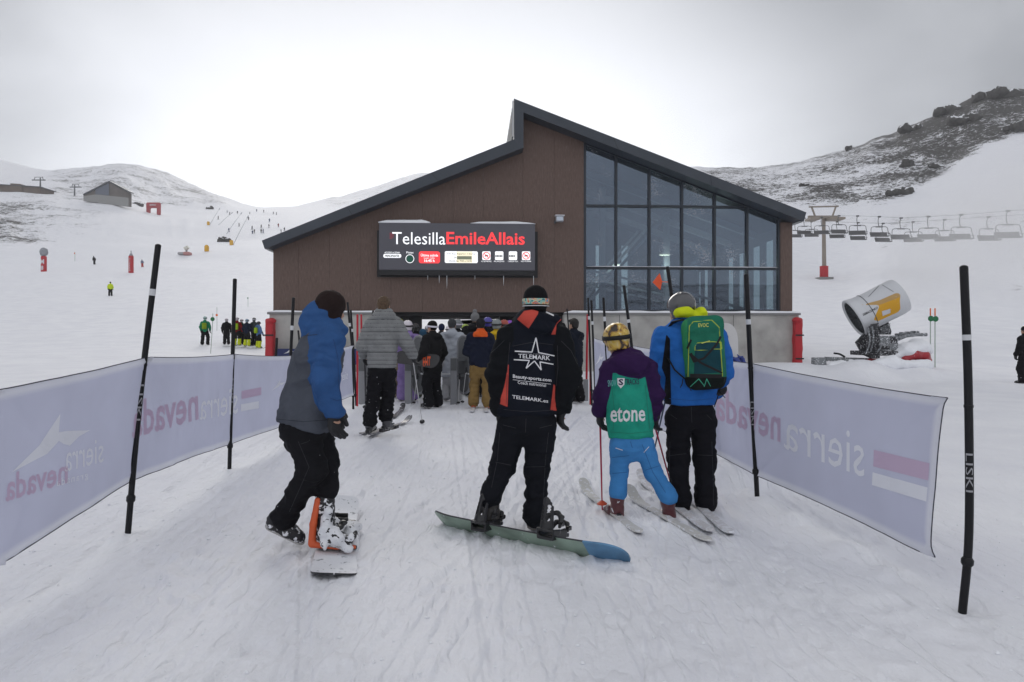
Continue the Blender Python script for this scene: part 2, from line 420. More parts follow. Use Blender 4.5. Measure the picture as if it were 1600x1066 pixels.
def snow_material():
    m = bpy.data.materials.new('snow_ground'); m.use_nodes = True; nt = m.node_tree; N, L = nt.nodes, nt.links; b = N['Principled BSDF']
    tc = N.new('ShaderNodeNewGeometry'); at = N.new('ShaderNodeAttribute'); at.attribute_name = 'rock'
    def noise(sc, det, vec, ro=.55, dist=0.0):
        n = N.new('ShaderNodeTexNoise'); n.inputs['Scale'].default_value = sc; n.inputs['Detail'].default_value = det; n.inputs['Roughness'].default_value = ro; n.inputs['Distortion'].default_value = dist
        L.new(vec, n.inputs['Vector']); return n.outputs[0]
    def math_(op, a, b_, clamp=False):
        n = N.new('ShaderNodeMath'); n.operation = op; n.use_clamp = clamp
        for i, q in enumerate((a, b_)):
            if isinstance(q, (int, float)): n.inputs[i].default_value = q
            else: L.new(q, n.inputs[i])
        return n.outputs[0]
    def rng_(v, a, b_, c, d):
        n = N.new('ShaderNodeMapRange'); n.inputs[1].default_value = a; n.inputs[2].default_value = b_; n.inputs[3].default_value = c; n.inputs[4].default_value = d
        L.new(v, n.inputs[0]); return n.outputs[0]
    mp = N.new('ShaderNodeMapping'); mp.inputs['Scale'].default_value = (1, 1, 1.5); mp.inputs['Rotation'].default_value = (0, R(14), 0); L.new(tc.outputs['Position'], mp.inputs['Vector'])
    big = noise(.055, 4, mp.outputs[0], .6, .5); mid = noise(.55, 8, mp.outputs[0], .72, .6); fine = noise(2.2, 5, mp.outputs[0], .75)
    n0 = math_('ADD', math_('MULTIPLY', big, .26), math_('ADD', math_('MULTIPLY', mid, .44), math_('MULTIPLY', fine, .30)))
    n1 = math_('ADD', math_('MULTIPLY', math_('SUBTRACT', n0, .5), 2.4), .5)
    lev = math_('SUBTRACT', n1, math_('MULTIPLY', math_('SUBTRACT', 1.0, at.outputs['Fac']), .56))
    mask = rng_(lev, .29, .32, 0, 1)
    # snow colour: clean, slightly blue; packed lanes a little greyer
    pk = rng_(noise(.8, 5, tc.outputs['Position']), .35, .7, 0, 1)
    sn = N.new('ShaderNodeMix'); sn.data_type = 'RGBA'; L.new(pk, sn.inputs[0]); sn.inputs[6].default_value = (.79, .795, .84, 1); sn.inputs[7].default_value = (.87, .875, .905, 1)
    rk = N.new('ShaderNodeMix'); rk.data_type = 'RGBA'; L.new(rng_(fine, .3, .7, 0, 1), rk.inputs[0]); rk.inputs[6].default_value = (.018, .018, .020, 1); rk.inputs[7].default_value = (.085, .08, .072, 1)
    mx = N.new('ShaderNodeMix'); mx.data_type = 'RGBA'; L.new(mask, mx.inputs[0]); L.new(sn.outputs[2], mx.inputs[6]); L.new(rk.outputs[2], mx.inputs[7])
    L.new(mx.outputs[2], b.inputs['Base Color']); b.inputs['Roughness'].default_value = .62; b.inputs['Specular IOR Level'].default_value = .25
    # surface: scraped streaks along the lane, clods, grain
    ms = N.new('ShaderNodeMapping'); ms.inputs['Scale'].default_value = (5, 1.6, 1); ms.inputs['Rotation'].default_value = (0, 0, R(9)); L.new(tc.outputs['Position'], ms.inputs['Vector'])
    m2 = N.new('ShaderNodeMapping'); m2.inputs['Scale'].default_value = (7, 1.5, 1); m2.inputs['Rotation'].default_value = (0, 0, R(-62)); L.new(tc.outputs['Position'], m2.inputs['Vector'])
    def ridge(v):     # thin line where the noise crosses its middle
        return rng_(math_('ABSOLUTE', math_('SUBTRACT', v, .5), 0), 0.0, .035, 1, 0)
    h = math_('ADD', math_('MULTIPLY', noise(2.2, 5, ms.outputs[0]), .016), math_('MULTIPLY', noise(1.6, 4, m2.outputs[0]), .012))
    h = math_('ADD', h, math_('MULTIPLY', noise(7, 8, tc.outputs['Position'], .65), .026))
    h = math_('SUBTRACT', h, math_('MULTIPLY', ridge(noise(.9, 2, ms.outputs[0])), .006))
    h = math_('SUBTRACT', h, math_('MULTIPLY', ridge(noise(.55, 2, m2.outputs[0])), .005))
    h = math_('ADD', h, math_('MULTIPLY', noise(55, 4, tc.outputs['Position']), .005))
    h = math_('ADD', h, math_('MULTIPLY', mask, .35))
    bp = N.new('ShaderNodeBump'); bp.inputs['Distance'].default_value = 1; bp.inputs['Strength'].default_value = .85; L.new(h, bp.inputs['Height']); L.new(bp.outputs[0], b.inputs['Normal'])
    return m
SNOWG = snow_material()
SNOW = mat('lying_snow', (.83, .84, .87), .6, bump=.02, bscale=16)
def build_ground():
    th = np.radians(np.concatenate([np.linspace(-180, -64, 60)[:-1], np.linspace(-64, -42, 90)[:-1], np.linspace(-42, 42, 1050), np.linspace(42, 64, 90)[1:], np.linspace(64, 180, 60)[1:]]))
    r = np.exp(np.concatenate([np.linspace(math.log(.7), math.log(13), 290)[:-1], np.linspace(math.log(13), math.log(2300), 300)]))
    n, k = len(th), len(r); T, Q = np.meshgrid(th, r, indexing='ij'); x = Q*np.sin(T); y = Q*np.cos(T)
    b = base_z(x, y); rock = rockiness(x, y, b); z = b+detail_z(x, y, rock)
    v = np.stack([x, y, z], -1).reshape(-1, 3)
    i = np.arange(n-1)[:, None]*k+np.arange(k-1)[None]; f = np.stack([i, i+1, i+k+1, i+k], -1).reshape(-1, 4)
    o = mesh('snow_ground', v, f, SNOWG, None, True, attrs={'rock': rock.ravel()})
    # close the small hole under the camera
    o['kind'] = 'structure'
    c = mesh('snow_underfoot', [(.75*math.sin(a), .75*math.cos(a), -.05) for a in np.linspace(0, 2*math.pi, 33)[:-1]], [tuple(range(32))[::-1]], SNOW); c['kind'] = 'structure'
build_ground()

# dark outcrops and boulders on the right hillside, a few on the left crest
def boulder(px, py, w, hpx, label, seed, grp='dark rocks on the snowy hillside'):
    p = hit(px, py, 60); d = p.y; s = w/F*d/2; hz = hpx/F*d
    rr = np.random.default_rng(seed); S = Sdf(max(.2, s*.17), s*.05)
    for q in range(9):
        S.box((rr.uniform(-.8, .8)*s, rr.uniform(-.4, .4)*s, rr.uniform(-.1, .55)*hz), (rr.uniform(.15, .5)*s, rr.uniform(.2, .4)*s, rr.uniform(.10, .42)*hz), .02*s, Matrix.Rotation(rr.uniform(.05, .45), 3, 'Y') @ Matrix.Rotation(rr.uniform(-.8, .8), 3, 'Z'), k=.04*s)
    o = empty('rock_outcrop', p, 0, label, 'rock', grp)
    pp, qq = S.mesh(lambda P: (ridged(P/(s*.35)*np.array([1,1,1.8])+seed, 3)-.5)*s*.5)
    mesh('rock', pp, qq, ROCK, o, False, world=False)
ROCK = mat('bare_rock', (.05, .048, .045), .9, bump=.3, bscale=1.2, var=.5, vscale=1.0)
def _rock():
    nt = ROCK.node_tree; N, L = nt.nodes, nt.links; b = N['Principled BSDF']; src = b.inputs['Base Color'].links[0].from_socket
    g = N.new('ShaderNodeNewGeometry'); sp = N.new('ShaderNodeSeparateXYZ'); L.new(g.outputs['Normal'], sp.inputs[0]); tc = N.new('ShaderNodeTexCoord')
    n = N.new('ShaderNodeTexNoise'); n.inputs['Scale'].default_value = .7; n.inputs['Detail'].default_value = 6; L.new(tc.outputs['Object'], n.inputs[0])
    a = N.new('ShaderNodeMath'); a.operation = 'ADD'; L.new(sp.outputs[2], a.inputs[0]); L.new(n.outputs[0], a.inputs[1])
    r = N.new('ShaderNodeMapRange'); r.inputs[1].default_value = 1.18; r.inputs[2].default_value = 1.3; L.new(a.outputs[0], r.inputs[0])
    m = N.new('ShaderNodeMix'); m.data_type = 'RGBA'; L.new(r.outputs[0], m.inputs[0]); L.new(src, m.inputs[6]); m.inputs[7].default_value = (.8, .81, .84, 1); L.new(m.outputs[2], b.inputs['Base Color'])
_rock()
for a in ((1325, 236, 9, 10, 'small upright dark rock standing alone on the right skyline', 3), (1415, 262, 22, 12, 'rounded dark bush-like rock halfway up the right hillside', 4),
          (1257, 291, 16, 5, 'grey-brown rock low on the hillside above the roof end', 6),
                    (1405, 304, 40, 8, 'broad brown rock patch above the rank of chairs', 9), (1484, 176, 44, 9, 'black crag on the right skyline below the summit', 10),
          (1428, 203, 44, 6, 'long dark ledge breaking the right skyline', 11), (1566, 152, 70, 8, 'biggest black crag at the summit of the right hill', 12),
          (1590, 206, 60, 10, 'black crag just above the smooth piste edge', 13), (1505, 192, 50, 9, 'dark tilted crag inside the summit rocks', 14), (1462, 262, 26, 6, 'small jagged rock just left of the smooth right piste', 15)):
    boulder(*a)

# ------------------------------------------------------------------ camera, light, air
cd = bpy.data.cameras.new('camera'); cam = bpy.data.objects.new('camera', cd); COL.objects.link(cam); SC.camera = cam
cam.location = (0, 0, CAMH); cam.rotation_euler = (R(90), 0, 0); cd.lens = 24.0; cd.sensor_width = 36.0; cd.clip_start = .05; cd.clip_end = 6000
cd.shift_y = (HY-533)/1600
SUN_AZ, SUN_EL = -11.0, 27.0
sd = bpy.data.lights.new('sun', 'SUN'); sun = bpy.data.objects.new('sun', sd); COL.objects.link(sun)
sd.energy = .6; sd.angle = R(28); sd.color = (1, .96, .9); sun.location = (0, 0, 60)
sv = V(math.sin(R(SUN_AZ))*math.cos(R(SUN_EL)), math.cos(R(SUN_AZ))*math.cos(R(SUN_EL)), math.sin(R(SUN_EL)))
sun.rotation_euler = (-sv).to_track_quat('-Z', 'Y').to_euler()
def build_world():
    w = bpy.data.worlds.new('World'); SC.world = w; w.use_nodes = True; nt = w.node_tree; N, L = nt.nodes, nt.links
    bg = N['Background']; bg.inputs['Strength'].default_value = .1
    sky = N.new('ShaderNodeTexSky'); sky.sky_type = 'NISHITA'; sky.sun_disc = False; sky.sun_elevation = R(SUN_EL); sky.sun_rotation = R(SUN_AZ); sky.altitude = 2000
    tc = N.new('ShaderNodeTexCoord'); d = tc.outputs['Generated']
    def math_(op, a, b_=0.0):
        n = N.new('ShaderNodeMath'); n.operation = op
        for i, q in enumerate((a, b_)):
            if isinstance(q, (int, float)): n.inputs[i].default_value = q
            else: L.new(q, n.inputs[i])
        return n.outputs[0]
    def rng_(v, a, b_, c, e, sm=True):
        n = N.new('ShaderNodeMapRange'); n.interpolation_type = 'SMOOTHSTEP' if sm else 'LINEAR'
        for i, q in enumerate((a, b_, c, e)): n.inputs[i+1].default_value = q
        L.new(v, n.inputs[0]); return n.outputs[0]
    dot = N.new('ShaderNodeVectorMath'); dot.operation = 'DOT_PRODUCT'; L.new(d, dot.inputs[0])
    ga, ge = R(-7), R(13); dot.inputs[1].default_value = (math.sin(ga)*math.cos(ge), math.cos(ga)*math.cos(ge), math.sin(ge))
    mp = N.new('ShaderNodeMapping'); mp.inputs['Scale'].default_value = (1, 1, 2.2); L.new(d, mp.inputs['Vector'])
    nz = N.new('ShaderNodeTexNoise'); nz.inputs['Scale'].default_value = 2.3; nz.inputs['Detail'].default_value = 7; nz.inputs['Roughness'].default_value = .5; nz.inputs['Distortion'].default_value = .5; L.new(mp.outputs[0], nz.inputs['Vector'])
    glow = math_('MULTIPLY', rng_(dot.outputs['Value'], .82, .99, 0, 1), 4.6)
    def bank(az, el, lo, hi, amt):
        v = N.new('ShaderNodeVectorMath'); v.operation = 'DOT_PRODUCT'; L.new(d, v.inputs[0]); a_, e_ = R(az), R(el)
        v.inputs[1].default_value = (math.sin(a_)*math.cos(e_), math.cos(a_)*math.cos(e_), math.sin(e_))
        return math_('MULTIPLY', rng_(math_('ADD', v.outputs['Value'], math_('MULTIPLY', math_('SUBTRACT', nz.outputs[0], .5), .16)), lo, hi, 0, 1), amt)
    lum = math_('ADD', math_('ADD', 5.6, math_('MULTIPLY', math_('SUBTRACT', nz.outputs[0], .5), 6.0)), glow)
    lum = math_('SUBTRACT', lum, bank(52, 24, .55, 1.02, 2.3)); lum = math_('SUBTRACT', lum, bank(-50, 34, .60, 1.02, 2.5)); lum = math_('SUBTRACT', lum, bank(0, 52, .74, 1.0, 4.3))
    cl = N.new('ShaderNodeMix'); cl.data_type = 'RGBA'; cl.blend_type = 'MULTIPLY'; cl.inputs[0].default_value = 1; L.new(lum, cl.inputs[6]); cl.inputs[7].default_value = (.965, .98, 1.02, 1)
    mx = N.new('ShaderNodeMix'); mx.data_type = 'RGBA'; mx.inputs[0].default_value = .93; L.new(sky.outputs[0], mx.inputs[6]); L.new(cl.outputs[2], mx.inputs[7])
    L.new(mx.outputs[2], bg.inputs['Color'])
build_world()
def build_haze():
    m = bpy.data.materials.new('haze'); m.use_nodes = True; N, L = m.node_tree.nodes, m.node_tree.links
    N.remove(N['Principled BSDF']); pv = N.new('ShaderNodeVolumePrincipled'); pv.inputs['Density'].default_value = HAZE; pv.inputs['Color'].default_value = (.98, .985, 1, 1); pv.inputs['Anisotropy'].default_value = .35
    L.new(pv.outputs[0], N['Material Output'].inputs['Volume'])
    b = MB(); b.box((-1000, -260, -14), (820, 1080, 300)); o = b.build('haze', m); tag(o, kind='stuff')
HAZE = .00030
build_haze()
SC.view_settings.view_transform = 'Standard'; SC.view_settings.look = 'None'; SC.view_settings.gamma = 1; SC.view_settings.exposure = .64; SC.view_settings.use_curve_mapping = False
SC.render.engine = 'CYCLES'; SC.cycles.use_denoising = True; SC.cycles.max_bounces = 8; SC.cycles.volume_bounces = 1; SC.cycles.transparent_max_bounces = 16; SC.cycles.sample_clamp_indirect = 6
# ------------------------------------------------------------------ the lift station
BA = R(3.0); BY = 29.1
def facade(px, py, out=0.0):
    """Local (X, Z) on the front wall plane for a picture point; out = metres in front of the wall."""
    x0, y0 = 0.08+out*math.sin(BA), BY-out*math.cos(BA)
    dx, dz = (px-CX)/F, -(py-HY)/F
    t = (y0*math.cos(BA)-x0*math.sin(BA))/(math.cos(BA)-dx*math.sin(BA))
    x, y = dx*t, t
    return ((x-.08)*math.cos(BA)+(y-BY)*math.sin(BA), CAMH+dz*t)
def fx(px, out=0.0): return facade(px, 500, out)[0]
def fz(py, px=800, out=0.0): return facade(px, py, out)[1]
GZ = -.25                                                       # walls go a little into the snow
station = empty('lift_station', (0.08, BY, 0), BA, 'brown panel-clad ski lift station with stepped dark roof and a big glass corner', 'building')
SM = Matrix.Identity(4)
BROWN = mat('brown_panel', (.088, .057, .046), .62, bump=.0015, bscale=30, spec=.3)
def _brown():
    nt = BROWN.node_tree; N, L = nt.nodes, nt.links; b = N['Principled BSDF']; tc = N.new('ShaderNodeTexCoord')
    mp = N.new('ShaderNodeMapping'); mp.inputs['Scale'].default_value = (7, 7, 1.1); L.new(tc.outputs['Object'], mp.inputs['Vector'])
    n = N.new('ShaderNodeTexNoise'); n.inputs['Scale'].default_value = 3.2; n.inputs['Detail'].default_value = 8; n.inputs['Roughness'].default_value = .75; L.new(mp.outputs[0], n.inputs['Vector'])
    cr = N.new('ShaderNodeValToRGB'); e = cr.color_ramp.elements; e[0].position = .3; e[0].color = (.092, .060, .050, 1); e[1].position = .60; e[1].color = (.142, .098, .082, 1)
    k = cr.color_ramp.elements.new(.72); k.color = (.26, .21, .19, 1); L.new(n.outputs[0], cr.inputs[0]); L.new(cr.outputs[0], b.inputs['Base Color'])
_brown()
DARK = mat('charcoal_metal', (.045, .053, .066), .45, bump=.0006, bscale=60, var=.12, vscale=.8)
DARK2 = mat('dark_frame', (.022, .028, .038), .4)
SOFFIT = mat('soffit_metal', (.38, .39, .40), .5)
CONC = mat('concrete', (.38, .37, .35), .85, bump=.004, bscale=14, var=.22, vscale=1.3)
BLACK = mat('black_plastic', (.012, .012, .014), .45)
STEELD = mat('dark_steel', (.10, .11, .12), .45, metal=.6)
WHITEM = mat('white_paint', (.72, .73, .75), .5)
INNER = mat('inner_wall', (.10, .105, .11), .8)
XL, XW, XG, XP, XR = fx(427), fx(912), fx(914), fx(1218), fx(1238)
ZL = fz(488); DEP = 13.0
FO = .75                                                        # roof reaches this far in front of the wall
def fp(px, py, out=FO): X, Z = facade(px, py, out); return (X, Z)
# roof: one stepped slab, fascia edge on the outer front
top = [fp(409, 376), fp(803, 218), fp(803, 154), fp(1260, 332)]
bot = [fp(413.5, 389), fp(818, 231), fp(818, 176), fp(1256, 346)]
def wallz(X):
    """Underside of the roof above X."""
    (x0, z0), (x1, z1), (x2, z2), (x3, z3) = bot
    if X <= x1: return z0+(z1-z0)*(X-x0)/(x1-x0)
    return z2+(z3-z2)*(X-x2)/(x3-x2)
rf = MB()
yf, yb = -FO, DEP+.6
def slab(poly, y0, y1, mb):
    mb.prism([V(x, y0, z) for x, z in poly], (0, y1-y0, 0)); return mb
left_poly = [top[0], bot[0], bot[1], (top[1][0], top[1][1])]
slab([bot[0], (bot[1][0], bot[1][1]), (top[1][0], top[1][1]), top[0]], yf, yb, rf)
slab([(top[1][0], top[1][1]+.002), (bot[1][0], bot[1][1]+.002), (bot[2][0], bot[2][1]), (top[2][0], top[2][1])], yf, yb, rf)
slab([(bot[2][0], bot[2][1]+.002), bot[3], top[3], (top[2][0]+.001, top[2][1])], yf, yb, rf)
roof = rf.build('roof', DARK, station, world=False)
# grey soffit lining below the eaves at both ends, white flashing on the step, panel seams of the fascia
for s, (xa, xb) in (('l', (bot[0][0]+.06, XL)), ('r', (XR, bot[3][0]-.06))):
    za, zb = wallz(xa)-.03, wallz(xb)-.03
    so = MB(); so.prism([V(xa, yf+.08, za), V(xb, yf+.08, zb), V(xb, yf+.08, zb-.03), V(xa, yf+.08, za-.03)], (0, yb-yf-.2, 0)); so.build('soffit', SOFFIT, roof, world=False)
fl = MB(); fl.box((top[1][0]-.07, yf-.02, top[1][1]+.12), (top[1][0]-.012, yf+.06, top[2][1]-.1)); fl.build('flashing', SOFFIT, roof, world=False)
cw = MB(); n = 26
for i in range(n):                                             # ribbed sheet on the clerestory side
    y0 = .12+i*(DEP-.1)/n; cw.box((top[1][0]-.05, y0, top[1][1]+.05), (top[1][0]-.006, y0+.18, top[2][1]-.12))
cw.build('ribbed_cladding', STEELD, roof, world=False)
for k in range(1, 9):
    for (a, b) in ((0, 1), (2, 3)):
        t = k/9; x = top[a][0]+(top[b][0]-top[a][0])*t; z1 = top[a][1]+(top[b][1]-top[a][1])*t; x2 = bot[a][0]+(bot[b][0]-bot[a][0])*t; z0 = bot[a][1]+(bot[b][1]-bot[a][1])*t
        if k % 3 == 0: sm = MB(); sm.prism([V(x2-.008, yf-.004, z0), V(x2+.008, yf-.004, z0), V(x+.008, yf-.004, z1), V(x-.008, yf-.004, z1)], (0, .006, 0)); sm.build('fascia_seam', mat('seam', (.012, .014, .018), .6), roof, world=False)

# front wall, brown: two polygons (left of the glass) with real thickness, panel joints as thin grooves left between panels
pan = MB(); joints = [XL]+[fx(p) for p in (466, 515, 563, 611, 660, 708, 755, 817, 866)]+[XW]
for i in range(len(joints)-1):
    a, b = joints[i]+(.003 if i else 0), joints[i+1]-(.003 if i < len(joints)-2 else 0)
    pts = [(a, ZL), (b, ZL), (b, wallz(b)+.05)]
    for (bx_, bz_) in (bot[2], bot[1]):
        if a < bx_ < b-1e-6 and abs(bx_-bot[1][0]) < 1e-6: pts.append((bx_+1e-4 if bz_ == bot[2][1] else bx_-1e-4, bz_+.05))
    pts.append((a, wallz(a)+.05))
    pan.prism([V(x, 0, z) for x, z in pts], (0, .12, 0))
wall = pan.build('wall', BROWN, station, world=False)
bk = MB()
bk.prism([V(x, .125, z) for x, z in ((XL+.02, ZL), (XW-.02, ZL), (XW-.02, wallz(XW)), (bot[2][0]+.01, wallz(bot[2][0]+.01)), (bot[1][0]-.01, wallz(bot[1][0]-.01)), (XL+.02, wallz(XL)))], (0, .14, 0))
bk.build('wall_lining', INNER, wall, world=False)
# side walls (brown) and right pillar
sw = MB(); sw.box((XL, .27, GZ), (XL+.15, DEP, wallz(XL))); sw.build('side_wall', BROWN, station, world=False)
sw = MB(); sw.box((XP, 0, ZL), (XR, .3, wallz(XR)+.02))
sw.build('corner_pillar', BROWN, station, world=False)
# right side wall with tall slits one sees through the glass
sl = MB(); y = .31; zt = wallz(XR)-.02; zs0, zs1 = ZL+.1, ZL+3.5
slits = [(1.7, 2.5), (3.2, 4.0), (5.2, 5.8), (6.6, 7.3), (9.3, 9.9), (10.6, 11.2), (11.9, 12.5)]
xa, xb = XR-.10, XR-.06
prev = .31
for a, b in slits:
    sl.box((xa, prev, GZ), (xb, a, zt)); sl.box((xa, a, GZ), (xb, b, zs0)); sl.box((xa, a, zs1-a*.05), (xb, b, zt)); prev = b
sl.box((xa, prev, GZ), (xb, DEP, zt)); sl.build('side_wall', INNER, station, world=False)
# back wall of the machine hall, with two tall slits; open below on the snow
bw = MB(); yb0, yb1 = DEP-.3, DEP; XC0, XC1 = fx(612), fx(880)
s1, s2, s3 = (XG+2.7, XG+3.05), (XG+4.3, XG+4.75), (XG+9.0, XG+9.2)
prev = XL+.16
for a, b in (s1, s2, s3):
    pl = [(prev, ZL+.2), (a, ZL+.2)]; pl += [(a, wallz(a)-.02)]
    for q in (bot[2], bot[1]):
        if prev < q[0] < a: pl.append((q[0], q[1]-.02))
    pl += [(prev, wallz(prev)-.02)]
    bw.prism([V(x, yb0, z) for x, z in pl], (0, .3, 0)); bw.prism([V(x, yb0, z) for x, z in ((a, ZL+4.6), (b, ZL+4.6), (b, wallz(b)-.02), (a, wallz(a)-.02))], (0, .3, 0)); prev = b
bw.prism([V(x, yb0, z) for x, z in ((prev, ZL+.2), (xa, ZL+.2), (xa, wallz(xa)-.02), (prev, wallz(prev)-.02))], (0, .3, 0))
bw.build('back_wall', INNER, station, world=False)
# upper floor, beams, truss diagonals and lamps in the hall
fb = MB(); fb.box((XL+.16, .27, ZL), (XR-.29, DEP, ZL+.16)); fb.build('upper_floor', mat('ceiling_panel', (.035, .035, .038), .8), station, world=False)
GALV = mat('galvanised_beam', (.44, .46, .48), .5, metal=.2)
def beam(a, b, w_, h_): m_ = MB(); m_.bar(a, b, w_, h_); m_.build('roof_beam', GALV, station, world=False)
for yy in (3.2, 6.4, 9.6):
    beam((XG+.2, yy, wallz(XG+.2)-.35), (XR-.3, yy, wallz(XR-.3)-.2), .22, .3)
    beam((XG+.6, yy, ZL+.5), (XG+4.6, yy, wallz(XG+4.6)-.6), .13, .13); beam((XG+4.6, yy, ZL+1.3), (XG+8.2, yy, ZL+.3), .12, .12)
    beam((XG+.3, yy, ZL+2.2), (XG+4.4, yy, ZL+1.3), .1, .1)
for xx in (XG+1.6, XG+4.9): be = MB(); be.box((xx, 5.2, ZL+.16), (xx+.28, 5.5, wallz(xx+.3)-.05)); be.build('hall_column', GALV, station, world=False)
for px, yy, zz in ((1048, 4.6, 4.45), (985, 6.2, 4.1)):
    lp = MB(); X = fx(px)*1.15; lp.lathe([(.0001, .03), (.26, .03), (.28, 0), (.26, -.03), (.0001, -.03)], Matrix.Translation((X, yy, ZL+zz-1.4))); 
    lp.build('hall_lamp', mat('lamp_disc', (.8, .75, .65), .5, emit=((1, .86, .68), .55)), station, world=False)
for px, yy in ((1048, 4.6), (985, 6.2), (1150, 5.5)):  # rightmost light has no lamp disc, added to brighten the hall
    ld = bpy.data.lights.new('hall_light', 'POINT'); ld.energy = 45; ld.shadow_soft_size = .28; ld.color = (1, .93, .82); lo_ = bpy.data.objects.new('hall_light', ld); COL.objects.link(lo_); lo_.location = (Matrix.Translation((0.08, BY, 0)) @ Matrix.Rotation(BA, 4, 'Z')) @ V(fx(px)*1.15 if px < 1100 else fx(px), yy, ZL+2.6)
# concrete base walls with a snow-laden ledge
cb = MB(); PJ = .38
XA, XB = fx(421, PJ), fx(1248, PJ)
cb.box((XA, -PJ, GZ), (XC0, .25, ZL-.12)); cb.build('concrete_wall', CONC, station, world=False)
cb = MB(); cb.box((XC1, -PJ, GZ), (XB, .25, ZL-.12))
cw_r = cb.build('concrete_wall', CONC, station, world=False)
for px in (968, 1052, 1146): jt = MB(); jt.box((fx(px, PJ)-.012, -PJ-.003, GZ), (fx(px, PJ)+.012, -PJ+.01, ZL-.125)); jt.build('joint', mat('joint_grey', (.12, .12, .12), .9), cw_r, world=False)
for a, b in ((XA-.08, XC0), (XC1, XB+.06)): lg = MB(); lg.box((a, -PJ-.07, ZL-.118), (b, -.003, ZL-.03)); lg.build('ledge', mat('ledge_stone', (.2, .2, .2), .8), station, world=False)
def snow_strip(name, a, b, y0, y1, z, h, parent, seed=0):
    n = max(6, int(abs(b-a)*6)); v = []; f = []
    for i in range(n+1):
        x = a+(b-a)*i/n; e = min(1, min(i, n-i)/2.0); hh = h*(.25+.75*e)*(.75+.5*float(vnoise(np.array([x*1.7+seed, seed, 0]))))
        for yy, zz in ((y0, -.002), (y0-.015, hh*.5), (y0+.03*(y1-y0)/.3, hh), (y1-.02, hh), (y1, -.002)): v.append((x, yy, z+zz))
    for i in range(n):
        for j in range(4): f.append((i*5+j, i*5+j+1, i*5+j+6, i*5+j+5))
    f += [(0, 5-1, 3, 2, 1)]+[tuple(n*5+k for k in range(5))]
    o = mesh(name, v, f, SNOW, parent, True, False); fixn(o); return o
snow_strip('ledge_snow', XA-.06, XC0, -PJ-.06, -.01, ZL-.03, .07, station, 1); snow_strip('ledge_snow', XC1+.02, XB+.04, -PJ-.06, -.01, ZL-.03, .08, station, 2)
# the opening: columns, dark lintel, hanging machinery, side walls
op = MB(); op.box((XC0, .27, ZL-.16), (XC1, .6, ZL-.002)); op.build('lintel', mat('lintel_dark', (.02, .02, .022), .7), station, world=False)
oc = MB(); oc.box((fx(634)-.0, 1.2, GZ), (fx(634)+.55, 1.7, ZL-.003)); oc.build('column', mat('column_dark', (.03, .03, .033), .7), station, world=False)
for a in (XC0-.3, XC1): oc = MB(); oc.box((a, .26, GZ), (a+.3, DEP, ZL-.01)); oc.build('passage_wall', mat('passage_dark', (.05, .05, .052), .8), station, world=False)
mc = MB(); X = fx(795); mc.box((X-.2, 5, ZL-.62), (X+1.0, 7, ZL-.003)); mc.lathe([(.0001, -.2), (1.3, -.2), (1.35, -.1), (1.3, 0), (.0001, 0)], Matrix.Translation((X-.9, 8.4, ZL-.16)))
mc.build('bullwheel', BLACK, station, world=False)
# glass corner: frames, panes
GP = [914, 963, 1015, 1066, 1117, 1168, 1218]; tz = [fz(488), fz(418), fz(320)]
GLASS = bpy.data.materials.new('window_glass'); GLASS.use_nodes = True
def _glass():
    nt = GLASS.node_tree; N, L = nt.nodes, nt.links; N.remove(N['Principled BSDF'])
    t = N.new('ShaderNodeBsdfTransparent'); t.inputs[0].default_value = (.44, .53, .55, 1); g = N.new('ShaderNodeBsdfGlossy'); g.inputs['Roughness'].default_value = .015; g.inputs[0].default_value = (.70, .80, 1, 1)
    fr = N.new('ShaderNodeFresnel'); fr.inputs[0].default_value = 1.5; mr = N.new('ShaderNodeMapRange'); mr.inputs[1].default_value = 0; mr.inputs[2].default_value = .6; mr.inputs[3].default_value = .07; mr.inputs[4].default_value = .8; L.new(fr.outputs[0], mr.inputs[0])
    mx = N.new('ShaderNodeMixShader'); L.new(mr.outputs[0], mx.inputs[0]); L.new(t.outputs[0], mx.inputs[1]); L.new(g.outputs[0], mx.inputs[2])
    # dried melt spots
    d = N.new('ShaderNodeBsdfDiffuse'); d.inputs[0].default_value = (.6, .62, .66, 1); tc = N.new('ShaderNodeTexCoord')
    vz = N.new('ShaderNodeTexNoise'); vz.inputs['Scale'].default_value = 17; vz.inputs['Detail'].default_value = 6; L.new(tc.outputs['Object'], vz.inputs['Vector'])
    n2 = N.new('ShaderNodeTexNoise'); n2.inputs['Scale'].default_value = .7; L.new(tc.outputs['Object'], n2.inputs['Vector'])
    ad = N.new('ShaderNodeMath'); ad.operation = 'ADD'; L.new(vz.outputs[0], ad.inputs[0]); L.new(n2.outputs[0], ad.inputs[1])
    m2 = N.new('ShaderNodeMapRange'); m2.inputs[1].default_value = 1.14; m2.inputs[2].default_value = 1.3; m2.inputs[3].default_value = .02; m2.inputs[4].default_value = .3; L.new(ad.outputs[0], m2.inputs[0])
    m3 = N.new('ShaderNodeMixShader'); L.new(m2.outputs[0], m3.inputs[0]); L.new(mx.outputs[0], m3.inputs[1]); L.new(d.outputs[0], m3.inputs[2]); L.new(m3.outputs[0], N['Material Output'].inputs['Surface'])
_glass()
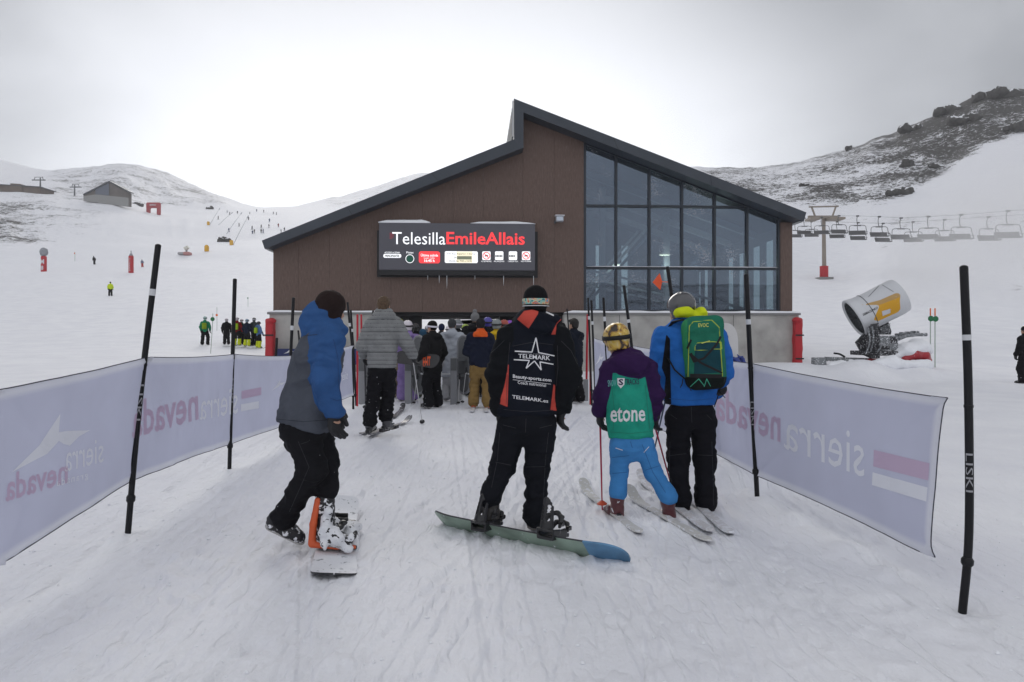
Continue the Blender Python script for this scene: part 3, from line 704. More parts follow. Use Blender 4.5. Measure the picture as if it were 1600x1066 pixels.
for i in range(6):
    for j in range(3):
        a, b = fx(GP[i])+.05, fx(GP[i+1])-.05; z0 = tz[j]+.05
        if j < 2 and not (i == 5 and j == 1): pl = [(a, z0), (b, z0), (b, tz[j+1]-.05), (a, tz[j+1]-.05)]
        elif i == 5: 
            if j == 2: continue
            pl = [(a, z0), (b, z0), (b, min(tz[2]-.05, wallz(b)-.05)), (fx(GP[5])+.4, tz[2]-.05), (a, tz[2]-.05)]
            if wallz(a) > tz[2]: pl = [(a, z0), (b, z0), (b, wallz(b)-.05), (a, wallz(a)-.05)]
        else:
            za, zb = wallz(a)-.05, wallz(b)-.05
            pl = [(a, z0), (b, z0), (b, zb), (a, za)] if zb > z0+.02 else [(a, z0), (a+(b-a)*(za-z0)/(za-zb), z0), (a, za)]
        p = MB(); p.prism([V(x, .10, z) for x, z in pl], (0, .02, 0)); p.build('window_pane', GLASS, station, world=False)
fr = MB()
for px in GP:
    X = fx(px); fr.box((X-.05, .0, ZL+.003), (X+.05, .2, wallz(X)-.01))
for k, z in enumerate(tz):
    for i in range(6):
        a, b = fx(GP[i])+.052, fx(GP[i+1])-.052
        if k == 2:
            zz = wallz(b)-.06
            if i == 5: continue
            if zz < z+.05: b = a+(b-a)*max(.05, min(1, (wallz(a)-.06-z-.05)/(wallz(a)-wallz(b))))
        zz0 = z if k == 0 else z-.05
        fr.box((a, .004, zz0+(.004 if k == 0 else 0)), (b, .196, zz0+.1))
for i in range(6):
    a, b = fx(GP[i])+.052, fx(GP[i+1])-.052
    fr.prism([V(a, .004, wallz(a)-.06), V(b, .004, wallz(b)-.06), V(b, .004, wallz(b)-.004), V(a, .004, wallz(a)-.004)], (0, .19, 0))
fr.build('window_frame', DARK2, station, world=False)
wsn = snow_strip('transom_snow', fx(GP[0])+.08, fx(GP[6])-.08, -.03, .03, tz[1]+.052, .022, station, 5)

# red padding at both wall ends (soft mats strapped round the concrete)
RED = mat('red_padding', (.42, .022, .03), .5, bump=.01, bscale=5)
for px, py, lab in ((424, 498, 'red padded mat strapped round the left end of the concrete wall'), (1244, 497, 'red padded mat strapped round the right end of the concrete wall')):
    X = fx(px, PJ); z1 = fz(py, px, PJ); o = empty('crash_mat', station.matrix_basis @ V(0, 0, 0), 0, lab, 'crash mat', 'red crash mats on the station walls')
    w = Matrix.Translation((0.08, BY, 0)) @ Matrix.Rotation(BA, 4, 'Z'); S = Sdf(.03, .04)
    S.box(w @ V(X, -PJ-.02, (z1+GZ)/2), (.17, .30, (z1-GZ)/2), .08); S.ell(w @ V(X+(.07 if px < 800 else -.07), -PJ-.2, z1-.1), (.2, .2, .14))
    o.location = w @ V(X, -PJ, 0); WORLD[o.name] = Matrix.Translation(o.location)
    S.build('mat', RED, o, disp=lambda P: (fbm(P*3, 2)-.5)*.05)
    st = MB(); st.mat(0)
    for zz in (.5, 1.5): st.box((X-.18, -PJ-.335, zz), (X+.18, -PJ-.315, zz+.06), w)
    st.build('strap', BLACK, o)
# floodlight
X, Z = facade(873, 345); fl = empty('floodlight', (Matrix.Translation((0.08, BY, 0)) @ Matrix.Rotation(BA, 4, 'Z')) @ V(X, 0, Z), BA, 'small grey floodlight on the brown wall between the sign and the glass', 'floodlight')
b = MB(); b.box((-.16, -.42, -.10), (.16, -.2, .14)); b.build('housing', mat('lamp_grey', (.35, .37, .4), .4), fl, world=False, bevel=.03)
b = MB(); b.box((-.13, -.43, -.06), (.13, -.421, .1)); b.build('lens', mat('lamp_lens', (.5, .55, .62), .15), fl, world=False)
b = MB(); b.box((-.2, -.46, .145), (.2, -.18, .175)); b.build('snow_cap', SNOW, fl, world=False, bevel=.012)
b = MB(); b.bar((0, 0, 0), (0, -.22, 0), .06, .06); b.box((-.2, -.05, -.12), (-.12, -.0, .0)); b.build('bracket', STEELD, fl, world=False)

# ------------------------------------------------------------------ the lit board
SO = .42
w = Matrix.Translation((0.08, BY, 0)) @ Matrix.Rotation(BA, 4, 'Z')
sx0, sx1 = fx(592, SO), fx(836, SO); sz0, sz1 = fz(422, 714, SO), fz(349, 714, SO)
sign = empty('display_board', w @ V((sx0+sx1)/2, 0, sz0), BA, 'wide dark lit display board naming the chairlift on the brown wall', 'sign')
swm = sign.matrix_basis
def sgn(px, py): X, Z = facade(px, py, SO); return X, Z
SIGNF = mat('board_face', (.04, .04, .048), .5, emit=((.10, .10, .125), .22))
b = MB(); b.box((sx0, -SO, sz0), (sx1, -.12, sz1), w); b.build('casing', SIGNF, sign, bevel=.02)
b = MB(); b.box((sx0-.12, -.11, sz0-.28), (sx1+.14, -.004, sz1-.28), w); b.box((sx0+.02, -SO+.05, sz0-.22), (sx1-.02, -.115, sz0-.012), w); b.build('frame', BLACK, sign)
WHT = mat('lit_white', (.8, .8, .8), .5, emit=((.95, .97, 1), .48)); REDL = mat('lit_red', (.75, .05, .06), .5, emit=((.9, .05, .055), .55)); DRED = mat('lit_dim_red', (.2, .02, .03), .5, emit=((.4, .03, .06), .3))
def sg_text(name, s, x0, y0, x1, y1, m, bold=0.0, off=.012, parent=sign, space=1.0):
    a = sgn(x0, y1); c = sgn(x1, y0); v, f = fit_text(s, a[0], a[1], c[0]-a[0], c[1]-a[1], bold, space)
    return mesh(name, [w @ V(p[0], -SO-off, p[1]) for p in v], f, m, parent)
def rrect(px0, py0, px1, py1, rad, off, n=5):
    a = sgn(px0, py1); c = sgn(px1, py0); X0, Z0, X1, Z1 = a[0], a[1], c[0], c[1]; pts = []
    for cx_, cz_, st in ((X1-rad, Z0+rad, -90), (X1-rad, Z1-rad, 0), (X0+rad, Z1-rad, 90), (X0+rad, Z0+rad, 180)):
        for k in range(n+1): t = R(st+90*k/n); pts.append((cx_+rad*math.cos(t), cz_+rad*math.sin(t)))
    return [w @ V(x, -SO-off, z) for x, z in pts]
def plate(name, px0, py0, px1, py1, rad, m, off=.008, parent=sign):
    p = rrect(px0, py0, px1, py1, rad, off); return mesh(name, p, [tuple(range(len(p)))], m, parent)
sg_text('lettering', 'Telesilla', 613, 363.5, 696, 382, WHT, 0.0)
sg_text('lettering', 'EmileAllais', 697.5, 363.5, 820, 382, REDL, .018)
for yy in range(5):
    for k in range(3):
        if yy*k > 6: continue
        b = plate('pixel', 609+k*2.2, 364+yy*2, 610.4+k*2.2, 365.2+yy*2, .004, DRED)
BLK = mat('print_black', (.02, .02, .022), .5)
sg_text('lettering', 'ACCESO A ZONA', 601, 393.6, 625, 396, WHT, .01)
plate('badge', 599, 397, 627, 403, .07, WHT); sg_text('lettering', 'PRINCIPIANTES', 602, 398.4, 624, 401.8, BLK, .03, .014)
sg_text('lettering', 'Pistas', 635, 393.2, 646, 396.2, WHT, .01)
def ring(name, px, py, r0, r1, m, off=.01):
    c = sgn(px, py); n = 36; v = []
    for r in (r0, r1):
        for k in range(n): t = 2*math.pi*k/n; v.append(w @ V(c[0]+r*math.cos(t), -SO-off, c[1]+r*math.sin(t)))
    return mesh(name, v, [(k, (k+1) % n, n+(k+1) % n, n+k) for k in range(n)], m, sign)
ring('ring', 640.4, 404.5, .155, .18, WHT)
c = sgn(640.4, 404.5); mesh('disc', [w @ V(c[0]+.15*math.cos(t), -SO-.006, c[1]+.15*math.sin(t)) for t in np.linspace(0, 2*math.pi, 33)[:-1]], [tuple(range(32))], mat('disc_green', (.01, .05, .035), .5, emit=((.01, .06, .04), .5)), sign)
plate('badge', 654.5, 393, 687.5, 411.5, .1, REDL)
sg_text('lettering', 'Última subida', 657.5, 396.2, 684.5, 401, WHT, .02, .014); sg_text('lettering', 'Última subida'[7:]+' final', 661.5, 401.6, 680, 404.4, WHT, .0, .014) if False else sg_text('lettering', 'Last ride', 662.5, 401.8, 679, 404.6, WHT, .0, .014)
sg_text('lettering', '16:45 h', 663, 405.4, 679, 409.6, WHT, .03, .014)
plate('badge', 695, 393, 746.5, 411, .06, WHT)
plate('badge', 713.5, 393.4, 738, 410.6, .01, mat('lit_cream', (.7, .65, .5), .5, emit=((.72, .66, .46), .6)), .011)
b = plate('badge', 714, 400.5, 737, 405.6, .01, mat('lit_olive', (.14, .15, .11), .5, emit=((.12, .13, .09), .6)), .014)
sg_text('lettering', 'Solo Esq. Superior 1 Dorsal', 698, 395.6, 743, 398.6, BLK, .0, .017); sg_text('lettering', 'Sin', 709, 400.8, 713, 404, BLK, .0, .017); sg_text('lettering', 'Desde las 9:00 a 16:45', 702, 406.4, 737, 409.2, BLK, .0, .017)
for k, (px, txt, kind) in enumerate(((760, 'NO SNOWBOARD', 'no'), (780, 'PLAZAS', 'row'), (801.5, 'CABEZA FILA', 'row2'), (822, 'NO FUMAR', 'no2'))):
    plate('badge', px-6.5, 393, px+6.5, 406.5, .045, WHT)
    sg_text('lettering', txt, px-8, 407.6, px+8, 409.6, WHT, .0)
    if 'no' in kind:
        ring('ring', px, 399.8, .125, .158, REDL, .012)
        c = sgn(px, 399.8); a = .1; b = MB(); s_ = -1
        b.prism([w @ V(c[0]+x, -SO-.015, c[1]+z) for x, z in ((-.1, .08), (-.08, .1), (.1, -.08), (.08, -.1))], w.to_3x3() @ V(0, .002, 0)); b.build('slash', REDL, sign)
        b = MB(); b.prism([w @ V(c[0]+x, -SO-.012, c[1]+z) for x, z in ((-.09, -.03), (.08, -.03), (.08, .0), (.0, .05), (-.05, .02))], w.to_3x3() @ V(0, .002, 0)); b.build('symbol', BLK, sign)
    else:
        for q in range(5 if kind == 'row' else 4):
            c = sgn(px-5+q*2.3, 400); b = MB(); b.prism([w @ V(c[0]+x, -SO-.012, c[1]+z) for x, z in ((-.022, -.05), (.022, -.05), (.022, .02), (0, .055), (-.022, .02))], w.to_3x3() @ V(0, .002, 0)); b.build('symbol', BLK, sign)
snow_strip('snow_cap', sx0-.03, fx(672, SO), -SO+.0, -.14, sz1+.003, .15, sign, 3).matrix_parent_inverse = sign.matrix_basis.inverted() @ w
snow_strip('snow_cap', fx(735, SO), sx1+.02, -SO+.0, -.14, sz1+.003, .08, sign, 4).matrix_parent_inverse = sign.matrix_basis.inverted() @ w
for px, ln in ((686, .33), (698, .55), (787, .42), (834, .5), (668, .2), (742, .18)):
    X = fx(px, SO); ic = MB(); ic.tube([w @ V(X, -SO+.12, sz0-.22), w @ V(X+.003, -SO+.12, sz0-.22-ln*.6), w @ V(X, -SO+.12, sz0-.22-ln)], [.012, .008, .002], 7)
    tag(ic.build('icicle', mat('ice', (.8, .84, .88), .12), None, True), f'thin icicle hanging under the lit board, {"longest" if ln > .5 else "below the red badge" if px == 686 else "near its right edge" if px == 834 else "right of its middle" if px == 787 else "tiny one at the left" if px == 668 else "tiny one under the white panel"}', 'icicle', 'icicles under the display board')
# ------------------------------------------------------------------ prints laid on real surfaces
def bvh_of(*objs):
    vs, fs = [], []; o_ = 0
    for o in objs:
        M = np.array(wm(o)) if o.name in WORLD or o.parent is None else np.array(wm(o.parent))
        v = np.empty(len(o.data.vertices)*3); o.data.vertices.foreach_get('co', v); v = v.reshape(-1, 3) @ M[:3, :3].T+M[:3, 3]
        vs.append(v); fs += [tuple(i+o_ for i in p.vertices) for p in o.data.polygons]; o_ += len(v)
    return BVHTree.FromPolygons([Vector(p) for p in np.concatenate(vs)], fs)
EYE = V(0, 0, CAMH)
def print_on(name, vf, quad, bvh, m, parent, off=.004, mirror=False):
    """vf: 2-D shape; quad: picture corners TL, TR, BR, BL of its box on the surface. The print is laid on the surface itself."""
    v, f = vf; lo = v.min(0); sp = v.max(0)-lo; q = [np.array(c, float) for c in quad]; out = []; ok = []
    for p in v:
        a, b = (p-lo)/np.maximum(sp, 1e-9); a = 1-a if mirror else a
        c = q[3]*(1-a)*(1-b)+q[2]*a*(1-b)+q[1]*a*b+q[0]*(1-a)*b
        d = V((c[0]-CX)/F, 1, -(c[1]-HY)/F).normalized(); h, n, i, t = bvh.ray_cast(EYE, d)
        ok.append(h is not None)
        if h is None: out.append(V(0, 0, 0)); continue
        if n.dot(d) > 0: n = -n
        out.append(h+(n*.6-d*.4)*off)
    f = [t for t in f if all(ok[i] for i in t)]
    return mesh(name, out, f, m, parent) if f else None
def rect2(n=6, k=3):
    v = [(i/n, j/k) for j in range(k+1) for i in range(n+1)]; return np.array(v), [(j*(n+1)+i, j*(n+1)+i+1, (j+1)*(n+1)+i+1, (j+1)*(n+1)+i) for j in range(k) for i in range(n)]
def poly2(pts, cut=.12):
    bm = bmesh.new(); vs = [bm.verts.new((x, y, 0)) for x, y in pts]; bm.faces.new(vs); bmesh.ops.triangulate(bm, faces=bm.faces)
    for _ in range(3):
        sz = max(max(x for x, y in pts)-min(x for x, y in pts), 1e-6); lg_ = [e for e in bm.edges if e.calc_length() > cut*sz]
        if lg_: bmesh.ops.subdivide_edges(bm, edges=lg_, cuts=1); bmesh.ops.triangulate(bm, faces=bm.faces)
    bm.verts.index_update(); r = np.array([tuple(v.co)[:2] for v in bm.verts]), [tuple(v.index for v in f.verts) for f in bm.faces]; bm.free(); return r

# ------------------------------------------------------------------ fence poles
POLE = mat('pole_black', (.006, .006, .008), .45, spec=.3); TAPE = mat('pole_tape', (.55, .56, .58), .5); PRINT_W = mat('print_white', (.62, .63, .66), .6); LISK = mat('pole_print', (.30, .30, .32), .6)
def smooth_path(pts, n=14):
    p = [np.array(q, float) for q in pts]; out = []
    if len(p) == 2: return [Vector(p[0]+(p[1]-p[0])*t) for t in np.linspace(0, 1, n)]
    p = [2*p[0]-p[1]]+p+[2*p[-1]-p[-2]]
    for i in range(1, len(p)-2):
        for t in np.linspace(0, 1, n, endpoint=False):
            out.append(Vector(.5*((2*p[i])+(-p[i-1]+p[i+1])*t+(2*p[i-1]-5*p[i]+4*p[i+1]-p[i+2])*t*t+(-p[i-1]+3*p[i]-3*p[i+1]+p[i+2])*t**3)))
    return out+[Vector(p[-2])]
def along(path, t):
    L = [0]
    for a, b in zip(path, path[1:]): L.append(L[-1]+(b-a).length)
    s = t*L[-1]
    for i in range(len(path)-1):
        if s <= L[i+1]: return path[i].lerp(path[i+1], (s-L[i])/max(1e-9, L[i+1]-L[i]))
    return path[-1]
def fence_pole(pxs, d, label, bands=(), liski=None, r=.0215, name='slalom_pole', m=None, grp='black slalom poles along the lift lane', hinge=.16):
    pts = [J(x, y, d) for x, y in pxs]; base = pts[0]; o = empty(name, base, 0, label, 'pole', grp)
    pts[0] = pts[0]-V(0, 0, .06); path = smooth_path(pts); b = MB(); b.tube(path, r, 14); b.ball(path[-1], (r, r, r*.6), 8); b.build('shaft', m or POLE, o, True)
    for t, w in bands:
        p0, p1 = along(path, t-w/2), along(path, t+w/2); tb = MB(); tb.tube([p0, p1], r*1.05, 14, caps=False); tb.build('tape_band', TAPE, o, True)
    if hinge:
        p0, p1, p2, p3 = (along(path, hinge+k) for k in (-.012, -.006, .006, .012)); hb = MB(); hb.tube([p0, p1, p2, p3], [r*1.1, r*1.45, r*1.45, r*1.1], 14); hb.build('hinge_collar', POLE, o, True)
        p0, p1 = along(path, .60), along(path, .607); hb = MB(); hb.tube([p0, p1], r*1.12, 14); hb.build('joint_ring', POLE, o, True)
    if liski:
        t0, t1 = liski; v, f = text_mesh('LISKI', .0); w = v[:, 0].max(); out = []
        for x, y in v:
            p = along(path, t0+(t1-t0)*(1-x/w)); ax = (along(path, t1)-along(path, t0)).normalized(); e = (EYE-p).normalized(); e = (e-ax*e.dot(ax)).normalized(); s_ = ax.cross(e)
            a = (y-.5)*1.7; out.append(p+(e*math.cos(a)+s_*math.sin(a)*1)*(r*1.04))
        mesh('lettering', out, f, LISK, o)
    return o
dL1, dL2, dL3, dR0, dR1 = gd(842), gd(738), gd(692), gd(948), gd(785)
fence_pole([(198, 842), (218, 630), (247, 384)], dL1, 'thick black pole leaning right in front of the left banner, nearest of the left row', [(.845, .022)], (.42, .54))
fence_pole([(358, 738), (362.5, 590), (367, 437)], dL2, 'upright black pole at the second seam of the left banner', (), (.38, .5))
fence_pole([(448, 692), (453, 580), (458.5, 466)], dL3, 'black pole half hidden behind the snowboarder in the grey and blue jacket', [(.80, .03)])
fence_pole([(552, 642), (551, 560), (543, 473)], gd(642), 'slim black pole at the left fence end, right behind the blue jacket sleeve', [(.80, .03)])
fence_pole([(557, 638), (553, 560), (548, 485)], gd(637), 'second slim black pole at the left fence end beside the red pole', [(.8, .03)])
fence_pole([(573, 640), (577, 560), (583, 486)], gd(632), 'black pole leaning behind the man in the grey quilted jacket')
fence_pole([(1503, 948), (1514, 830), (1513, 610), (1506, 418)], dR0, 'bent black pole standing alone at the open end of the right banner', [(.80, .016)], (.36, .47))
fence_pole([(1184, 785), (1174, 600), (1166, 430)], dR1, 'black pole holding the right banner just behind the backpack skier', [(.80, .022)], (.36, .46))
fl_ = fence_pole([(1089, 722), (1064, 560), (1043, 418)], gd(722), 'leaning black pole with an orange pennant above the silver helmet', [(.62, .02)])
b = MB(); dd = gd(722); pz = [J(1031, 427, dd), J(1020, 441, dd), J(1032, 453, dd), J(1035, 440, dd)]; b.prism([p+V(0, .01, 0) for p in pz], (0, .006, 0)); b.bar(J(1030, 440, dd), J(1046, 441, dd), .008, .008); b.build('pennant', mat('orange_pennant', (.75, .10, .03), .6), fl_)
fence_pole([(1003, 690), (988, 550), (975, 447)], gd(690), 'leaning black pole just right of the yellow patterned helmet', [(.78, .02)])
fence_pole([(955, 664), (948, 560), (943, 466)], gd(664), 'black pole behind the yellow patterned helmet, white band above it', [(.84, .035)])
fence_pole([(931, 640), (928, 560), (924, 470)], gd(640), 'black pole at the right fence end with the pale banner tied to it', [(.80, .03)])
fence_pole([(925, 633), (922, 550), (919, 466)], gd(633), 'black pole at the right fence end next to the red pole', [(.82, .03)])
fence_pole([(900, 600), (891, 540), (886, 483)], gd(600), 'black pole seen just left of the person taking a photo', [(.3, .05)], hinge=0)
fence_pole([(431, 556), (432, 540), (432.5, 529)], 27.5, 'short black pole in front of the left red crash mat', hinge=0, r=.05)
fence_pole([(467, 560), (468, 540), (466, 517)], 27.0, 'distant black pole against the left concrete wall', hinge=0, r=.035)
REDP = mat('pole_red', (.45, .015, .03), .4)
fence_pole([(558, 637), (558.5, 560), (558.5, 492)], gd(637), 'thin red upright at the left end of the queue, nearer of two', name='red_pole', m=REDP, r=.022, grp='thin red poles beside the queue', hinge=0)
fence_pole([(565, 622), (565, 560), (564.5, 492)], gd(622), 'thin red upright against the left concrete wall, shorter of two', name='red_pole', m=REDP, r=.022, grp='thin red poles beside the queue', hinge=0)
fence_pole([(916, 626), (917, 560), (918, 492)], gd(626), 'red upright in a grey foot at the right end of the queue', name='red_pole', m=REDP, r=.025, grp='thin red poles beside the queue', hinge=0)
fence_pole([(922.5, 633), (922.5, 590), (921.5, 545)], gd(632), 'short red upright tucked between black poles at the right fence end', name='red_pole', m=REDP, r=.022, grp='thin red poles beside the queue', hinge=0)

# ------------------------------------------------------------------ banners
def banner_material():
    m = bpy.data.materials.new('banner_cloth'); m.use_nodes = True; N, L = m.node_tree.nodes, m.node_tree.links; N.remove(N['Principled BSDF'])
    tc = N.new('ShaderNodeTexCoord'); rgb = N.new('ShaderNodeRGB'); rgb.outputs[0].default_value = (.53, .545, .67, 1)
    nz = N.new('ShaderNodeTexNoise'); nz.inputs['Scale'].default_value = 1.6; nz.inputs['Detail'].default_value = 4; L.new(tc.outputs['Object'], nz.inputs[0])
    at = N.new('ShaderNodeAttribute'); at.attribute_name = 'hem'
    mx = N.new('ShaderNodeMix'); mx.data_type = 'RGBA'; L.new(at.outputs['Fac'], mx.inputs[0]); L.new(rgb.outputs[0], mx.inputs[6]); mx.inputs[7].default_value = (.68, .69, .76, 1)
    mr = N.new('ShaderNodeMapRange'); mr.inputs[3].default_value = .86; mr.inputs[4].default_value = 1.14; L.new(nz.outputs[0], mr.inputs[0])
    m2 = N.new('ShaderNodeMix'); m2.data_type = 'RGBA'; m2.blend_type = 'MULTIPLY'; m2.inputs[0].default_value = 1; L.new(mx.outputs[2], m2.inputs[6]); L.new(mr.outputs[0], m2.inputs[7])
    wv = N.new('ShaderNodeTexNoise'); wv.inputs['Scale'].default_value = 300; L.new(tc.outputs['Object'], wv.inputs[0]); bp = N.new('ShaderNodeBump'); bp.inputs['Distance'].default_value = .0015; L.new(wv.outputs[0], bp.inputs['Height'])
    d = N.new('ShaderNodeBsdfDiffuse'); t = N.new('ShaderNodeBsdfTranslucent'); mxs = N.new('ShaderNodeMixShader'); mxs.inputs[0].default_value = .5
    for s_ in (d, t): L.new(m2.outputs[2], s_.inputs[0]); L.new(bp.outputs[0], s_.inputs['Normal'])
    L.new(d.outputs[0], mxs.inputs[1]); L.new(t.outputs[0], mxs.inputs[2]); L.new(mxs.outputs[0], N['Material Output'].inputs['Surface'])
    return m
BANNER = banner_material()
def faint(name, col):
    m = bpy.data.materials.new(name); m.use_nodes = True; N, L = m.node_tree.nodes, m.node_tree.links; N.remove(N['Principled BSDF'])
    d = N.new('ShaderNodeBsdfDiffuse'); t = N.new('ShaderNodeBsdfTranslucent'); x = N.new('ShaderNodeMixShader'); x.inputs[0].default_value = .12
    for s_ in (d, t): s_.inputs[0].default_value = (*col, 1)
    L.new(d.outputs[0], x.inputs[1]); L.new(t.outputs[0], x.inputs[2]); L.new(x.outputs[0], N['Material Output'].inputs['Surface']); return m
B_WHITE = faint('banner_print_white', (.78, .79, .84)); B_PINK = faint('banner_print_pink', (.57, .45, .585)); EDGE = mat('banner_cord', (.06, .06, .08), .8)
def banner(knots, label, seed, step=.035, sag=.02, hem_end=None, grp='pale banners fencing the lift lane'):
    """knots: (top point, bottom point) at each pole."""
    rr = np.random.default_rng(seed); tops, bots, kn = [], [], []; s = 0; S = []
    for i in range(len(knots)-1):
        (t0, b0), (t1, b1) = knots[i], knots[i+1]; L = (t1-t0).length; n = max(6, int(L/step))
        for k in range(n+(i == len(knots)-2)):
            a = k/n; sg_ = 4*a*(1-a)*sag*L/2.5
            tops.append(t0.lerp(t1, a)-V(0, 0, sg_*.8)); bots.append(b0.lerp(b1, a)+V(0, 0, sg_*.6)); kn.append(a); S.append(s+L*a)
        s += L
    n = len(tops); nv = 30; S = np.array(S); kn = np.array(kn); T = np.array([tuple(p) for p in tops]); B = np.array([tuple(p) for p in bots])
    tt = np.linspace(0, 1, nv)[None, :]; P = T[:, None]*(1-tt[..., None])+B[:, None]*tt[..., None]
    dx = np.gradient(T, axis=0); nrm = np.stack([dx[:, 1], -dx[:, 0], 0*dx[:, 0]], -1); nrm /= np.linalg.norm(nrm, axis=1)[:, None]
    U, W = np.meshgrid(S, np.linspace(0, .95, nv), indexing='ij')
    fold = np.zeros((n, nv))
    # tension folds fanning from the ties, plus soft waves
    for i, kx in enumerate(np.unique(np.round(S[np.isclose(kn, 0) | np.isclose(kn, 1)], 3))):
        for k in range(7):
            x0 = kx; sg_ = rr.choice([-1, 1]); a = rr.uniform(.25, 1.5); y0 = rr.choice([0, .95]); dirv = (1 if y0 == 0 else -1)
            d = (U-x0)*sg_-np.abs(W-y0)*a; ln = np.abs(W-y0); fold += rr.uniform(.004, .012)*np.exp(-(d/(.03+.07*ln))**2)*np.exp(-ln/.6)*((U-x0)*sg_ > -.02)
    Q = np.stack([U*1.3+seed, W*1.6+U*.5, 0*U], -1); fold += (fbm(Q, 3)-.5)*.055+(fbm(np.stack([U*8+seed, W*1.1-U*1.5, 0*U], -1), 2)-.5)*.014
    P = P+nrm[:, None]*fold[..., None]
    hem = np.where((tt < .045) | (tt > .955), 1.0, 0.0)*np.ones((n, 1))
    if hem_end is not None: hem = np.maximum(hem, (np.abs(S-S[0 if hem_end == 0 else -1]) < .05)[:, None])
    o = empty('banner', Vector(P[n//2, -1]), 0, label, 'banner', grp)
    i = np.arange(n-1)[:, None]*nv+np.arange(nv-1)[None]; f = np.stack([i, i+1, i+nv+1, i+nv], -1).reshape(-1, 4)
    c = mesh('cloth', P.reshape(-1, 3), f, BANNER, o, True, attrs={'hem': hem.ravel()})
    for row in (0, nv-1):
        cm = MB(); cm.tube([Vector(q) for q in P[::3, row]]+[Vector(P[-1, row])], .0035, 6); cm.build('edge_cord', EDGE, o, True)
    if hem_end is not None:
        cm = MB(); cm.tube([Vector(q) for q in P[0 if hem_end == 0 else -1]], .0035, 6); cm.build('edge_cord', EDGE, o, True)
    return o, bvh_of(c)
L0t, L0b = J(-330, 640, 2.75), J(-330, 1010, 2.75)
BL, bvL = banner([(L0t, L0b), (J(0, 609, 3.6), J(-2, 882, 3.6)), (J(229, 558, dL1+.03), J(205, 752, dL1+.03)), (J(364, 553.5, dL2+.03), J(358, 695, dL2+.03)), (J(456, 556, dL3+.03), J(450, 664, dL3+.03)), (J(549, 540, 13.6), J(551, 618, 13.6))],
    'long pale lavender banner with mirrored writing on the left of the lane', 4)
MTN = [(0, 0), (.35, .42), (.62, 1), (.60, .62), (.70, .62), (1.0, .55), (.86, .46), (.74, .30), (.66, .36), (.60, .44), (.45, .22)]
def P4(x0, y0, x1, y1, dy=0): return [(x0, y0+dy), (x1, y0), (x1, y1), (x0, y1+dy)]
print_on('mountain_mark', poly2(MTN), [(18, 657), (140, 640), (140, 712), (18, 738)], bvL, B_WHITE, BL, .005)
print_on('lettering', text_mesh('sierra'), [(101, 697), (161, 685), (161, 722), (101, 738)], bvL, B_WHITE, BL, .005, True)
print_on('lettering', text_mesh('nevada', .02), [(8, 742), (105, 715), (105, 755), (8, 785)], bvL, B_PINK, BL, .005, True)
print_on('lettering', text_mesh('granada', space=1.25), [(88, 748), (137, 737), (137, 750), (88, 764)], bvL, B_WHITE, BL, .005, True)
print_on('lettering', text_mesh('nevada', .02), [(206, 628), (308, 601), (310, 656), (206, 686)], bvL, B_PINK, BL, .005, True)
print_on('lettering', text_mesh('sierra'), [(312, 617), (371, 605), (371, 646), (312, 657)], bvL, B_WHITE, BL, .005, True)
print_on('stripe', rect2(), [(377, 611), (408, 605), (408, 617), (377, 624)], bvL, B_PINK, BL, .005)
print_on('stripe', rect2(), [(376, 632), (404, 627), (404, 638), (376, 643)], bvL, B_WHITE, BL, .005)
print_on('lettering', text_mesh('sierra'), [(527, 585), (543, 580), (543, 592), (527, 598)], bvL, B_WHITE, BL, .006, True)
print_on('mountain_mark', poly2(MTN), [(424, 596), (446, 592), (446, 604), (424, 611)], bvL, B_WHITE, BL, .005)
BR_, bvR = banner([(J(1472, 622, 4.02), J(1457, 871, 4.02)), (J(1175, 568, dR1+.03), J(1178, 742, dR1+.03)), (J(1065, 551, gd(722)+.03), J(1085, 692, gd(722)+.03)), (J(992, 541, gd(690)), J(1001, 660, gd(690))), (J(948, 533, 11.5), J(953, 645, 11.5)), (J(928, 528, 13.3), J(930, 622, 13.3))],
    'long pale lavender banner with mirrored writing on the right of the lane', 9, hem_end=0)
print_on('lettering', text_mesh('sierra'), [(1226, 643), (1351, 680), (1351, 747), (1226, 701)], bvR, B_WHITE, BR_, .005, True)
print_on('lettering', text_mesh('nevada', .02), [(1116, 604), (1220, 636), (1220, 692), (1118, 655)], bvR, B_PINK, BR_, .005, True)
print_on('stripe', rect2(), [(1366, 703), (1453, 724), (1451, 751), (1365, 729)], bvR, B_PINK, BR_, .005)
print_on('stripe', rect2(), [(1364, 738), (1450, 762), (1448, 784), (1363, 758)], bvR, B_WHITE, BR_, .005)
print_on('mountain_mark', poly2(MTN), [(930, 555), (944, 550), (944, 566), (930, 571)], bvR, B_WHITE, BR_, .005)
# navy banner on the left concrete wall
o = empty('wall_banner', J(455, 553, 27.9), 0, 'dark navy banner low on the left concrete wall with a white mark', 'banner')
b = MB(); b.box(tuple(J(431, 570, 27.9)), tuple(J(560, 545, 27.9)+V(0, .04, 0))); b.build('cloth', cloth('navy_banner', (.05, .06, .14)), o)
p, q = poly2(MTN); mesh('mountain_mark', [J(443+a*16, 553-b_*7, 27.87) for a, b_ in p], q, PRINT_W, o)

